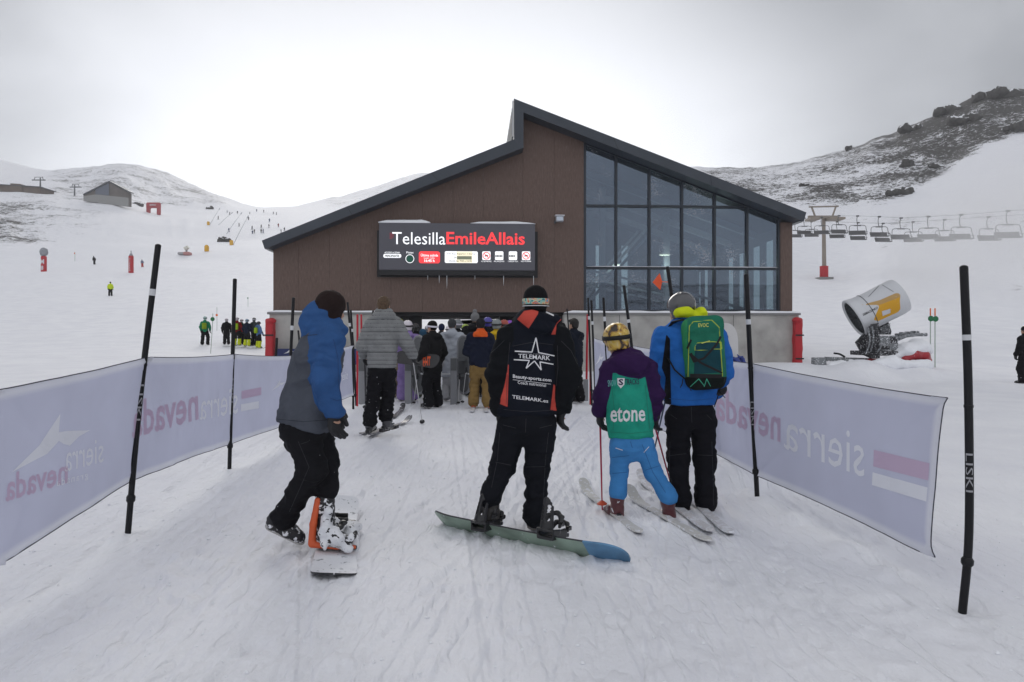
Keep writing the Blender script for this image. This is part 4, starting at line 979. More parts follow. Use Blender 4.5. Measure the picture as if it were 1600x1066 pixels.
# ------------------------------------------------------------------ turnstile gates
GREY = mat('gate_grey', (.24, .245, .26), .42, metal=.3); GREYD = mat('gate_dark', (.10, .105, .11), .4)
GD = gd(633)
def gate(px, label, arm=True, z1=1.0):
    base = V((px-CX)/F*GD, GD, gz((px-CX)/F*GD, GD)); o = empty('turnstile', base, 0, label, 'turnstile', 'turnstiles across the lane')
    b = MB(); b.box((-.085, -.06, -.12), (.065, .08, z1)); b.build('post', GREY, o, world=False, bevel=.012)
    b = MB(); b.box((-.075, -.075, z1-.28), (.055, -.062, z1-.02)); b.build('reader', GREYD, o, world=False)
    def loop(w, h): 
        return [V(0, x, z) for x, z in [(w*math.cos(t)+(.0), .40+w*math.sin(t)) for t in np.linspace(math.pi, 2*math.pi, 9)]+[(w*math.cos(t), h-w+w*math.sin(t)) for t in np.linspace(0, math.pi, 9)]]
    b = MB(); pl = loop(.19, 1.47); S_ = Matrix.Translation((.20, .10, 0)) @ Matrix.Rotation(R(48), 4, 'Z')
    b.tube([S_ @ p for p in pl], .028, 8, closed=True); b.build('loop_frame', GREY, o, True, world=False)
    b = MB(); b.prism([S_ @ (p+V(-.012, 0, 0)) for p in loop(.165, 1.445)], S_.to_3x3() @ V(.024, 0, 0)); b.build('panel', GREYD, o, world=False)
    for hz in (.95, .6): b = MB(); b.bar(S_ @ V(0, -.05, hz), V(0, 0, hz), .07, .05); b.build('hinge', GREYD, o, world=False)
    if arm:
        b = MB(); b.tube([V(.26, .0, .66), V(.32, -.03, .64), V(.9, -.05, .65)], .018, 8); b.build('arm', mat('bar_steel', (.55, .56, .58), .3, metal=.5), o, True, world=False)
    return o
gate(567, 'grey turnstile post at the left end beside the red poles', False)
gate(639, 'grey turnstile with oval panel between grey quilted jacket and the black jacket', True)
gate(710, 'grey turnstile with oval panel between white coat and navy jacket', True)
gate(781, 'grey turnstile mostly hidden behind the central snowboarder, left of him', True)
gate(852, 'grey turnstile mostly hidden behind the central snowboarder, right of him', False)
b = empty('pole_foot', on_ground(915.5, gd(626)), 0, 'grey metal foot of the right end red pole', 'post'); c = MB(); c.box((-.06, -.05, -.1), (.05, .05, .5)); c.build('box', GREY, b, world=False, bevel=.008)

# ------------------------------------------------------------------ marker poles with discs
GRN = mat('disc_paint_green', (.01, .14, .05), .5); ORG = mat('disc_paint_orange', (.75, .16, .03), .5); THINP = mat('thin_pole', (.35, .42, .36), .5)
def disc_pole(px, pyd, pyb, pyt, rpx, d, m, label, topm=None, pxb=None):
    base = J(pxb or px, pyb, d); base.z = gz(base.x, d); top_ = J(px, pyt, d); o = empty('marker_pole', base, 0, label, 'marker pole', 'thin marker poles on the piste')
    c = J(px, pyd, d); b = MB(); b.tube([base-V(0, 0, .1), c, top_], .018*max(1, d/60), 8); b.build('shaft', THINP, o, True)
    b = MB(); b.lathe([(.0001, -.012), (rpx/F*d, -.012), (rpx/F*d, .012), (.0001, .012)], Matrix.Translation(c+V(0, -.03*max(1, d/40), 0)) @ Matrix.Rotation(R(90), 4, 'X'), 20); b.build('disc', m, o)
    if topm: b = MB(); b.tube([c.lerp(top_, .3), top_+V(0, 0, .005)], .024, 8); b.build('tip', topm, o, True)
disc_pole(332.5, 498.8, 556, 490, 3.2, 36, GRN, 'thin marker pole with green disc next to the green-jacketed skier', None, 329)
disc_pole(339, 492.5, 530, 480, 1.8, 52, ORG, 'thin marker pole with small orange disc on the left piste')
disc_pole(387.5, 466, 490, 464, 1.0, 70, GRN, 'faint marker pole with tiny green disc beside the station roof')
disc_pole(1453.8, 498, 560, 482, 4.4, 25.5, GRN, 'green disc pole with orange tip beside the snow gun, left of a pair', ORG)
disc_pole(1461, 498.5, 563, 482, 4.4, 24.8, GRN, 'green disc pole with orange tip beside the snow gun, right of a pair', ORG)
disc_pole(117, 396, 408, 394, 1.0, 150, ORG, 'tiny marker pole far up the left piste')

# ------------------------------------------------------------------ padded posts, arch, lances on the left piste
def pad_post(px, pyb, pyt, w, head, label, txt):
    p = hit(px, pyb, 40); d = p.y; k = d/F; o = empty('padded_post', p, 0, label, 'padded post', 'red padded posts on the left piste')
    h = (pyb-pyt)*k; b = MB(); b.lathe([(.0001, -.3), (w*k/2, -.3), (w*k/2, h-.1), (w*k/2*.8, h), (.0001, h)], Matrix.Translation(p), 20); b.build('pad', RED, o, True)
    c = p+V(0, 0, h)
    if head:
        S = Sdf(.12, .15); S.ell(c+V(0, 0, head*k*.5), (6*k, 6*k, head*k*.52)); S.build('snow_head', mat('rime_grey', (.28, .29, .31), .9, bump=.08, bscale=3, var=.3), o, disp=lambda P: (fbm(P*2.2, 3)-.5)*.25)
    else:
        b = MB(); b.lathe([(.0001, 0), (w*k*.42, 0), (w*k*.3, .25), (.08, .45), (.07, .9), (.0001, .9)], Matrix.Translation(c), 14); b.build('cap', mat('rime_grey', (.28, .29, .31)), o, True)
    for i, ch in enumerate(txt):
        v, f = text_mesh(ch, .03); hh = h*.8/len(txt)*.72; yb = h*.9-(i+1)*h*.82/len(txt)
        mesh('lettering', [V(p.x+(x-v[:, 0].max()/2)*hh*.8, d-math.sqrt(max(0, (w*k/2)**2-((x-v[:, 0].max()/2)*hh*.8)**2))-.02, p.z+yb+y*hh) for x, y in v], f, PRINT_W, o)
pad_post(68.5, 424.5, 400.5, 8, 13, 'red padded post topped by a grey frozen ball at the far left', 'M8')
pad_post(204.8, 426, 400, 7.4, 0, 'red padded post with white lettering down its side', 'SIERRA')
p = hit(240, 334.5, 150); d = p.y; k = d/F
o = empty('start_arch', p, 0, 'pale red square arch far up the left slope', 'arch')
S = Sdf(.35, .3); hw = 10*k; hh = 17.5*k; S.box(p+V(-hw*.80, 0, hh*.4), (hw*.24, .9, hh*.5), .3).box(p+V(hw*.80, 0, hh*.4), (hw*.24, .9, hh*.5), .3).box(p+V(0, 0, hh*.76), (hw*1.03, .9, hh*.24), .3)
S.build('tube', mat('arch_red', (.36, .03, .04), .5), o)
v, f = text_mesh('SIERRA', .02); mesh('lettering', [p+V((x/v[:, 0].max()-.5)*hw*1.3, -.93, hh*.70+y*hh*.13) for x, y in v], f, PRINT_W, o)
YEL = mat('pad_yellow', (.65, .36, .03), .6)
def lance(x0, y0, x1, y1, label, pad):
    p = hit(x0, y0, 100); d = p.y; o = empty('snow_lance', p, 0, label, 'snow lance', 'tilted snow lances on the left slope'); t = J(x1, y1, d)
    b = MB(); b.tube([p-V(0, 0, .3), p.lerp(t, .5), t], [.12, .09, .05], 8); b.build('boom', mat('lance_metal', (.45, .46, .48), .4), o, True)
    b = MB(); b.tube([t, t+(t-p).normalized()*.9], [.2, .14], 8); b.build('nozzle', mat('lance_metal', (.45, .46, .48)), o, True)
    if pad: S = Sdf(.18, .15); q = p+V(-.3, -.2, .9); S.box(q-V(0, 0, .25), (.5, .4, .8), .2); S.build('base_pad', YEL, o)
lance(363.5, 383, 386, 341, 'tilted snow lance with yellow padded base beside the dark rock patch', True)
lance(353, 366, 376, 335, 'tilted snow lance behind the yellow-based one', False)
lance(340, 352, 361, 334, 'faint tilted snow lance highest of the row', False)
lance(327, 352, 342, 328, 'faint tilted snow lance at the left of the row', True)
p = hit(323, 393, 100); o = empty('yellow_pad', p, 0, 'small yellow padded hydrant alone on the left piste', 'padded post'); S = Sdf(.14, .1); k = p.y/F; S.box(p+V(0, 0, 4*k), (2.7*k, .6, 5*k), .25); S.ell(p+V(0, 0, 9*k), (2*k, .5, 1.5*k)); S.build('pad', YEL, o)
p = hit(360.5, 384, 100)
boulder(350, 378, 20, 9, 'dark jagged rock patch beside the tilted snow lances', 31, 'dark rocks on the left slope')
boulder(328, 327, 11, 5, 'small grey rock high on the left slope by the faint lance', 32, 'dark rocks on the left slope')
boulder(216, 321, 16, 4, 'low flat rock between the far hut and the red arch', 33, 'dark rocks on the left slope')

# ------------------------------------------------------------------ far huts and pylons
HAZB = mat('far_wall', (.11, .095, .088), .8, var=.2, vscale=.3); FCON = mat('far_concrete', (.24, .24, .235), .9); FGL = mat('far_glass', (.08, .095, .13), .2)
p = hit(165, 318, 150); d = p.y-2
def FJ(px, py, o=0): return J(px, py, d-o)
hut = empty('mountain_hut', p, 0, 'grey lift building with pitched gable standing far up the left slope', 'building')
b = MB(); b.prism([FJ(130.5, 304), FJ(130.5, 313), FJ(200, 322), FJ(200, 300.5), FJ(170.3, 285)], (0, 3, 0)); b.build('wall', HAZB, hut)
b = MB(); b.prism([FJ(130.3, 306.5, .4), FJ(130.3, 314, .4), FJ(200.2, 323, .4), FJ(200.2, 309, .4), FJ(150, 304, .4)], (0, .35, 0)); b.build('base_wall', FCON, hut)
b = MB(); b.prism([FJ(149, 295.5, .3), FJ(149, 303.6, .3), FJ(170, 305.5, .3), FJ(170, 286.5, .3)], (0, .25, 0)); b.build('window', FGL, hut)
for (a, c) in (((129.5, 305), (170.3, 284.2)), ((170.3, 284.2), (201, 300.4))):
    b = MB(); q0, q1 = FJ(*a, .8), FJ(*c, .8); b.prism([q0, q1, q1+V(0, 0, .5), q0+V(0, 0, .5)], (0, 4.2, 0)); b.build('roof', DARK, hut)
p = hit(32, 300, 150); d = p.y-1
lb = empty('mountain_restaurant', p, 0, 'long low brown building on the crest at the far left', 'building')
b = MB(); b.prism([FJ(-12, 288), FJ(-12, 299), FJ(62.5, 303), FJ(62.5, 292.5)], (0, 10, 0)); b.build('wall', mat('far_brown', (.10, .075, .06), .8, var=.2, vscale=.4), lb)
b = MB(); b.prism([FJ(16, 286.5, .5), FJ(16, 299, .5), FJ(35, 300, .5), FJ(32, 287.5, .5)], (0, 8, 0)); b.build('tower_block', mat('far_brown2', (.12, .09, .07), .8), lb)
b = MB(); b.prism([FJ(-13, 287, .6), FJ(-13, 288.1, .6), FJ(63, 292.6, .6), FJ(63, 291.4, .6)], (0, 11.5, 0)); b.build('roof', DARK, lb)
for (x, yb, yt, xa, xb, lab) in ((63, 299, 278, 50, 71, 'far lift pylon with long crossarm beside the long brown building'), (116.5, 306, 289, 109, 127, 'far lift pylon with short crossarm left of the gabled hut')):
    p = hit(x, yb, 150); d = p.y-.5; o = empty('lift_pylon', p, 0, lab, 'pylon', 'far lift pylons')
    b = MB(); b.tube([p-V(0, 0, 1), FJ(x, yt)], [.45, .3], 10); b.build('mast', STEELD, o, True)
    b = MB(); b.bar(FJ(xa, yt+3.5), FJ(xb, yt+3.5), .4, .5); b.build('crossarm', STEELD, o)
    b = MB(); b.bar(FJ(xa+4, yt-1), FJ(xb-4, yt-1), .25, .25); b.bar(FJ(xa+5, yt-1), FJ(xa+3, yt+3.5), .2, .2); b.bar(FJ(xb-5, yt-1), FJ(xb-3, yt+3.5), .2, .2); b.build('gantry', STEELD, o)

# ------------------------------------------------------------------ lift tower, ropes, chairs on the right
TD = 110.0; tb = J(1287.5, 441, TD); tb.z = gz(tb.x, TD)
tower = empty('lift_tower', tb, 0, 'beige chairlift tower with a red padded foot on the right slope', 'lift tower')
BEI = mat('tower_beige', (.26, .225, .19), .6); kk = TD/F
def TJ(px, py, o=0): return J(px, py, TD-o)
b = MB(); b.tube([TJ(1288, 434), TJ(1287, 340)], [3.3*kk, 2.6*kk], 16); b.build('mast', BEI, tower, True)
b = MB(); b.bar(TJ(1263, 339.5, .3), TJ(1308, 339.5, .3), .5, .45); b.build('crossarm', BEI, tower)
for xa, xb, y in ((1262, 1277, 343), (1293, 1316, 342.5)):
    b = MB(); b.bar(TJ(xa, y, .8), TJ(xb, y, .8), 2.2, .35); b.build('sheave_train', BEI, tower)
for xa, ya, xb, yb in ((1264, 323.5, 1310, 322.5), (1268, 323, 1273.5, 338), (1306, 323, 1301, 337)):
    b = MB(); b.bar(TJ(xa, ya, .2), TJ(xb, yb, .2), .22, .22); b.build('gantry', BEI, tower)
b = MB(); b.tube([TJ(1287.5, 434.5), TJ(1287.5, 416)], 6.3*kk, 18); b.build('red_pad', RED, tower, True)
b = MB(); q = TJ(1287.5, 440); b.box((q.x-10.5*kk, TD-1, q.z-1.2), (q.x+10.5*kk, TD+1, q.z+.65)); b.build('footing', FCON, tower)
CHM = mat('chair_steel', (.11, .112, .115), .45, metal=.3); CHS = mat('chair_seat', (.11, .11, .113), .6)
def chair_proto():
    o = empty('lift_chair', (0, 0, 0), 0, 'x', 'lift chair', 'chairs hanging along the right slope')
    b = MB(); b.tube(smooth_path([V(0, 0, 0), V(.0, .28, -.35), V(.05, .30, -1.0), V(0, .0, -1.28)], 6), .045, 8); b.box((-.18, -.1, -.08), (.18, .1, .1)); b.build('hanger', CHM, o, True, world=False)
    b = MB(); b.box((-.45, -.1, -1.38), (.45, .1, -1.25)); b.tube(smooth_path([V(-1.15, -.3, -2.55), V(-1.12, -.05, -1.9), V(-.95, 0, -1.35), V(0, 0, -1.3), V(.95, 0, -1.35), V(1.12, -.05, -1.9), V(1.15, -.3, -2.55)], 6), .04, 8); b.build('frame', CHM, o, True, world=False)
    b = MB(); b.box((-1.15, -.42, -2.62), (1.15, .12, -2.48)); b.build('seat', CHS, o, world=False, bevel=.05)
    b = MB(); b.prism([V(-1.12, .10, -2.46), V(1.12, .10, -2.46), V(1.12, .26, -1.98), V(-1.12, .26, -1.98)], (0, .06, .01)); b.build('backrest', CHS, o, world=False)
    b = MB(); b.tube([V(-1.1, -.1, -2.25), V(-1.1, -.6, -2.3), V(1.1, -.6, -2.3), V(1.1, -.1, -2.25)], .03, 6); b.build('safety_bar', CHM, o, True, world=False)
    return o
X1, X2 = (1266-CX)/F*TD, (1311-CX)/F*TD
ch0 = chair_proto(); rope1, rope2 = [], []; first = True
CHL = [(X1, 1257, 366), (X1, 1284, 366), (X1, 1311, 365), (X1, 1340, 367), (X1, 1374, 370), (X1, 1408, 374), (X1, 1451, 374), (X1, 1502, 374), (X1, 1575, 372), (X2, 1243, 371), (X2, 1268, 370), (X2, 1308, 372), (X2, 1341, 375), (X2, 1380, 378), (X2, 1427, 378), (X2, 1476, 377), (X2, 1545, 376)]
CW = ['far chair peeking out just left of the tower mast, upper', 'chair hanging right behind the tower mast', 'chair just right of the tower, upper of two', 'chair above another one, second pair right of the tower', 'chair above another one, third pair right of the tower', 'chair fourth from the tower on the back rope', 'chair with curved hanger where the snow mist begins', 'chair half lost in snow mist right of the last clear one', 'chair almost lost in snow mist at the picture edge',
      'smallest chair beside the roof end', 'small low chair left of the tower mast', 'lower chair just right of the tower', 'lower chair of the second pair right of the tower', 'lower chair of the third pair right of the tower', 'clear chair on the front rope below the rock band', 'front rope chair fading into the mist', 'front rope chair deep in the snow mist']
for (X, px, pys), lab in zip(CHL, CW):
    d = X/((px-CX)/F); z = CAMH-(pys-HY)/F*d+2.6; c = ch0 if first else copy_tree(ch0); first = False
    c.location = (X, d, z); c.rotation_euler.z = R(random.uniform(-9, 9)); c['label'] = lab; (rope1 if X == X1 else rope2).append(V(X, d, z+.02))
for rp, lab in ((rope1, 'haul rope of the chairlift over the left arm of the tower'), (rope2, 'haul rope of the chairlift over the right arm of the tower')):
    rp.sort(key=lambda p: -p.y); e = rp[-1]+(rp[-1]-rp[-3])*1.6; b = MB(); b.tube([rp[0]+V(0, 60, 9)]+rp+[e], .022, 6); tag(b.build('haul_rope', STEELD, None, True), lab, 'rope', 'haul ropes')
# ------------------------------------------------------------------ people
SKIN = mat('skin', (.46, .27, .19), .55, var=.06, vscale=20)
SOLE = mat('boot_sole', (.30, .29, .28), .7, snow=.2)
def nrm(v): v = Vector(v); return v.normalized()
def strip(name, a, b, w, up, m, parent=None, th=.012, nose=.05, tail=.04, wn=None, sidecut=.10, n=44, mats=None, split=None, square=.0):
    """A ski or board: a shaped strip from tail a to tip b, upturned at the ends."""
    a, b, up = Vector(a), Vector(b), nrm(up); L = (b-a).length; x = (b-a)/L; y = nrm(up.cross(x)); up = x.cross(y); wn = wn or w; v = []; f = []; mi = []
    for i in range(n+1):
        t = .5-.5*math.cos(math.pi*i/n); s = t*L; rn = wn*.75; e0, e1 = s, L-s
        hw = w/2*(1-sidecut*math.sin(math.pi*t)**2)+(wn-w)/2*max(0, (t-.7)/.3)
        for e in (e0, e1):
            if e < rn: q = 1-e/rn; hw *= max(.02, (1-q**(2.4+square*4))**(1/(2.2+square*3)))
        z = nose*max(0, 1-e1/(.16*L+.06))**2+tail*max(0, 1-e0/(.12*L+.05))**2
        p = a+x*s+up*z
        v += [p-y*hw+up*th, p+y*hw+up*th, p+y*hw, p-y*hw]
    for i in range(n):
        o, q = 4*i, 4*i+4
        for j in range(4): f.append((o+j, o+(j+1) % 4, q+(j+1) % 4, q+j)); mi.append(0 if j == 0 else 1 if j == 2 else (2 if mats and len(mats) > 2 else 0))
        if split and (.5-.5*math.cos(math.pi*(i+.5)/n)) > split: 
            for k in range(1, 5): mi[-k] = 3
    f += [(0, 1, 2, 3), (4*n+3, 4*n+2, 4*n+1, 4*n)]; mi += [0, 0]
    o = mesh(name, v, f, None if mats else m, parent, False, True, mats=mats, midx=mi if mats else None); fixn(o); return o
def glove_sdf(S, wrist, d, thumb, curl=.5, k=1.0, tg='g', cuff=True, spread=1.0):
    """A gloved hand: palm, four unequal bent fingers, a thumb off the side of the palm."""
    w, d, t = Vector(wrist), nrm(d), nrm(thumb); t = nrm(t-d*t.dot(d)); nn = d.cross(t)
    if cuff: S.cap(w-d*.085*k, w+d*.02*k, .052*k, .043*k, tag=tg)
    S.cap(w+d*.01*k, w+d*.075*k, .040*k, .046*k, n=nn, q=.58, tag=tg, k=.015)
    for i, (off, ln) in enumerate(((.033, .070), (.011, .080), (-.011, .075), (-.032, .058))):
        p = w+d*.085*k+t*off*k; c = d; pts = [p]
        for j in range(3): a = curl*(.45+.5*j); dd = d*math.cos(a)+nn*math.sin(a)+t*(off*1.2*spread); p = p+nrm(dd)*ln*k/2.3; pts.append(p)
        S.chain(pts, [.0150*k, .0145*k, .0135*k, .0120*k], tag=tg, k=.007)
    p = w+d*.03*k+t*.036*k; S.chain([p, p+(d*.5+t*.6+nn*.3)*.042*k, p+(d*1.25+t*.72+nn*.5)*.05*k], [.0175*k, .016*k, .0135*k], tag=tg, k=.012)
def boot(parent, heel, toe, top, m, kind, r=.052, sole=SOLE, accent=None, res=.009, shaft_r=None):
    heel, toe, top = Vector(heel), Vector(toe), Vector(top); d = nrm(toe-heel); L = (toe-heel).length; up = nrm((top-heel)-d*(top-heel).dot(d)); sd = d.cross(up); sr = shaft_r or r*1.12
    S = Sdf(res, .025); ank = heel+d*r*.9+up*.085
    S.chain([heel+d*r*.8+up*r*.95, heel+d*L*.55+up*r*.85, toe-d*r*.8+up*r*.62], [r, r*.95, r*.78], n=sd, q=.92)
    S.chain([heel+d*r*.9+up*.05, ank, top], [r*1.02, sr*.95, sr])
    if kind == 'ski':
        S.box(heel+d*L*.5+up*.02, (L*.52, r*.82, .02), .006, Matrix((d, sd, up)).transposed(), k=.01); S.cap(top-up*.05, top, sr*1.14, sr*1.1)
    o = S.build('boot', m, parent, disp=(folds(.004, 9, 9, 30) if kind != 'ski' else None))
    b = Sdf(res, .01); b.chain([heel+d*r*.7+up*.012, toe-d*r*.7+up*.010], [r*.98, r*.80], n=up, q=.30)
    s = b.build('sole', sole, o)
    if kind == 'ski':
        for t_, h in ((.28, .17), (.42, .10), (.66, .065), (.20, .24)):
            c = heel+d*L*t_+up*h; bk = MB(); M_ = Matrix.Translation(c+sd*r*.95) @ Matrix((d, sd, up)).transposed().to_4x4(); bk.box((-.035, -.006, -.010), (.035, .010, .010), M_); bk.build('buckle', accent or STEELD, o)
    else:
        la = MB(); fr = toe-d*(L*.25)
        for q in range(4): c = heel+d*L*(.68-.09*q)+up*(r*1.55+.028*q); la.tube([c-sd*r*.5, c+up*.012, c+sd*r*.5], .006, 5)
        la.build('lace', accent or BLACK, o, True)
    return o
def head_sdf(S, c, fwd, k=1.0, tilt=None):
    fwd = nrm(fwd); up = nrm(tilt or (0, 0, 1)); sd = fwd.cross(up); M = Matrix((sd, fwd, up)).transposed(); at = lambda x, y, z: Vector(c)+M @ V(x, y, z)*k
    S.ell(at(0, -.012, .02), V(.076, .096, .100)*k, M, 'head'); S.ell(at(0, .030, -.045), V(.058, .066, .072)*k, M, 'head', k=.03)
    S.cap(at(0, .088, .012), at(0, .108, -.022), .010*k, .015*k, tag='head', k=.012)
    S.ell(at(0, .078, -.062), V(.026, .016, .010)*k, M, 'head', k=.012); S.ell(at(0, .070, -.098), V(.028, .022, .020)*k, M, 'head', k=.02)
    for s in (-1, 1):
        S.ell(at(s*.079, -.005, -.008), V(.010, .024, .034)*k, M, 'head', k=.012); S.ell(at(s*.032, .086, .010), V(.017, .012, .011)*k, M, 'head', sub=True, k=.01)
    return at, M
def figure(label, base, j, fwd, jk, tr, hd, gl, bt, res=.012, group=None, look=None, tilt=None, hk=1.0, name='person', body_res=None):
    """j: world joints. Limbs are keyed l/r; radii come with jk['r'] and tr['r']."""
    fwd = nrm((fwd[0], fwd[1], 0)); sd = V(fwd.y, -fwd.x, 0); look = nrm(look or fwd)
    o = empty(name, base, 0, label, 'person', group); E = [j['sl'], j['el'], j['wl']], [j['sr'], j['er'], j['wr']]; G = [j['hl'], j['kl'], j['al']], [j['hr'], j['kr'], j['ar']]
    # the body: one surface, head to toes, slimmer than the clothes
    S = Sdf(body_res or res, .03); tor = j['torso']
    S.chain([p for p, r in tor], [r*.70 for p, r in tor], n=fwd, q=jk.get('q', .66)*.9, k=.05)
    S.cap(tor[-1][0], j['neck'], .06*hk, .055*hk); S.cap(j['neck'], j['head']-V(0, 0, .04), .056*hk, .052*hk)
    S.cap(j['sl'], j['sr'], .06)
    for arm in E: S.chain(arm, [.052, .043, .032], k=.03)
    for s, wv, ev in ((-1, j['wl'], j['el']), (1, j['wr'], j['er'])):
        dd = nrm(j.get('dl' if s < 0 else 'dr') or (wv-ev)); th = nrm(fwd-dd*fwd.dot(dd)+sd*-s*.3) if abs(fwd.dot(dd)) < .9 else V(0, 0, 1)
        glove_sdf(S, wv, dd, th, .8, .60 if gl else .9, cuff=False)
    S.ell(tor[0][0].lerp(j['hl'].lerp(j['hr'], .5), .6), (.11, .09, .10), k=.05)
    for leg, ft in ((G[0], j['tl']), (G[1], j['tr'])): S.chain(leg, [.080, .058, .042], k=.04); h_, t_ = Vector(ft[0]), Vector(ft[1]); tp = Vector(ft[2]) if len(ft) > 2 else leg[2]; S.chain([leg[2], tp.lerp(h_.lerp(t_, .28), .55), h_.lerp(t_, .32)+V(0, 0, .055), h_.lerp(t_, .62)+V(0, 0, .045)], [.04, .034, .026, .022], k=.01)
    at, M = head_sdf(S, j['head'], look, hk, tilt); S.build('body', SKIN, o)
    # jacket
    S = Sdf(res, jk.get('k', .05)); q = jk.get('q', .66); ra = jk.get('arm', (.088, .08, .064))
    S.chain([p for p, r in tor], [r for p, r in tor], n=fwd, q=q, tag='torso')
    S.cap(tor[-1][0].lerp(j['sl'], .6), tor[-1][0].lerp(j['sr'], .6), ra[0]*1.02, tag='yoke')
    S.cap(tor[-1][0], j['neck'], ra[0]*1.05, .082*hk, tag='yoke')
    for arm, tg in zip(E, ('al', 'ar')): S.chain(arm, list(ra), tag=tg, k=.035); dd = nrm(arm[2]-arm[1]); S.cap(arm[2]-dd*.015, arm[2]+dd*.012, ra[2]*1.06, ra[2]*1.0, tag=tg, k=.01)
    hem, h1 = tor[0][0], tor[1][0]; dn = nrm(hem-h1); S.cap(hem-dn*.02, hem+dn*.012, tor[0][1]*1.02, tor[0][1]*1.0, n=fwd, q=q, tag='torso', k=.012)
    for c, rr, Mh in jk.get('hood', ()): S.ell(c, rr, Mh, 'hood', k=.03)
    # cut the hem level
    hc = hem+dn*.014; S.box(hc+dn*.30, (.5, .5, .30), .002, Matrix((dn.orthogonal().normalized(), dn.cross(dn.orthogonal().normalized()), dn)).transposed(), sub=True, tag='cut')
    s2 = S; P_, Q_ = S.mesh(jk.get('disp') or folds(.024*jk.get('wr', 1), 5.5, 5.5, 9, seed=float(base[0]*7)))
    zn = {k_: fn(P_, S) for k_, fn in jk.get('zones', {}).items()}
    jo = mesh('jacket', P_, Q_, jk['m'], o, True, attrs=zn)
    # trousers
    S = Sdf(res, .04); rt = tr.get('r', (.115, .092, .088)); pel = hem.lerp(j['hl'].lerp(j['hr'], .5), .6)
    S.ell(pel, (max(.14, tor[0][1]*.86), tor[0][1]*.60, .15), Matrix((sd, fwd, V(0, 0, 1))).transposed(), 'pel'); S.cap(hem-dn*.05, hem+dn*.05, tor[0][1]*.84, tor[0][1]*.88, n=fwd, q=q, tag='pel')
    for leg, tg in zip(G, ('ll', 'lr')):
        S.chain(leg, list(rt), tag=tg, k=.03); dd = nrm(leg[2]-leg[1]); S.cap(leg[2]-dd*.04, leg[2]+dd*.03, rt[2]*1.03, rt[2]*1.1, tag=tg, k=.02)
    P2, Q2 = S.mesh(tr.get('disp') or folds(.021*tr.get('wr', 1), 6, 6, 14, seed=float(base[1]*3+1)))
    tro = mesh('trousers', P2, Q2, tr['m'], o, True, attrs={k_: fn(P2, S) for k_, fn in tr.get('zones', {}).items()} or None)
    # gloves
    if gl:
        for s, wv, ev in ((-1, j['wl'], j['el']), (1, j['wr'], j['er'])):
            S = Sdf(min(res, .012) if res > .011 else .006, .012); key = 'dl' if s < 0 else 'dr'
            dd = nrm(j.get(key) or (wv-ev)); th = nrm(fwd-dd*fwd.dot(dd)+sd*-s*.3) if abs(fwd.dot(dd)) < .9 else V(0, 0, 1)
            glove_sdf(S, wv+dd*.01, dd, th, j.get('curl', .8), 1.12*hk); S.build('glove', gl, o)
    # boots
    for leg, ft in ((G[0], j['tl']), (G[1], j['tr'])):
        h_, t_ = Vector(ft[0]), Vector(ft[1]); top = Vector(ft[2]) if len(ft) > 2 else leg[2]+nrm(leg[1]-leg[2])*.10
        boot(o, h_, t_, top, bt['m'], bt['kind'], bt.get('r', .054)*hk, bt.get('sole', SOLE), bt.get('accent'), max(.009, res*.8))
    # head wear
    kind = hd['kind']; hm = hd['m']; hr = max(.009, min(res, .016))
    if kind == 'beanie':
        S = Sdf(hr, .02); S.ell(at(0, -.008, .045), V(.092, .110, .100)*hk, M, 'h'); S.cap(at(0, -.016, -hd.get('low', .0)), at(0, -.012, .035), .094*hk, .098*hk, n=M @ V(1, 0, 0), q=.86 if not hd.get('low') else .97, tag='h')
        S.box(at(0, .125+hd.get('low', 0)*.25, -.09), V(.12, .09, .10)*hk, .02, M, sub=True, k=.01); S.box(at(0, 0, -.15-hd.get('low', .0)), V(.2, .2, .09)*hk, .01, M, sub=True, k=.01)
        if hd.get('pom'): S.ell(at(0, -.02, .165), V(.05, .05, .045)*hk, M)
        S.build('beanie', hm, o, zones={k_: (lambda P, fn=fn: fn(P, at, M)) for k_, fn in hd.get('zones', {}).items()} or None, disp=lambda P: (vnoise(P*70)-.5)*.004)
    elif kind == 'helmet':
        S = Sdf(hr, .015); S.ell(at(0, -.012, .038), V(.112, .132, .118)*hk, M, 'h'); S.cap(at(0, -.03, -.05), at(0, -.02, .02), .100*hk, .108*hk, n=M @ V(1, 0, 0), q=.92, tag='h')
        S.box(at(0, .14, -.10), V(.10, .12, .125)*hk, .03, M, sub=True, k=.01); S.box(at(0, 0, -.17), V(.2, .2, .09)*hk, .01, M, sub=True)
        for q_ in range(3):
            S.box(at((q_-1)*.045, -.02, .155), V(.008, .05, .02)*hk, .006, M, sub=True, k=.004)
        ho = S.build('helmet', hm, o, zones={k_: (lambda P, fn=fn: fn(P, at, M)) for k_, fn in hd.get('zones', {}).items()} or None)
    else:
        S = Sdf(hr, .02); S.ell(at(0, -.022, .036), V(.088, .100, .100)*hk, M); S.ell(at(0, -.05, -.025), V(.072, .06, .07)*hk, M); S.ell(at(0, .05, .085), V(.065, .05, .035)*hk, M)
        S.box(at(0, .12, -.05), V(.075, .07, .10)*hk, .02, M, sub=True, k=.015)
        S.build('hair', hm, o, disp=lambda P: (ridged(P*np.array([38, 38, 18]), 2)-.5)*.024)
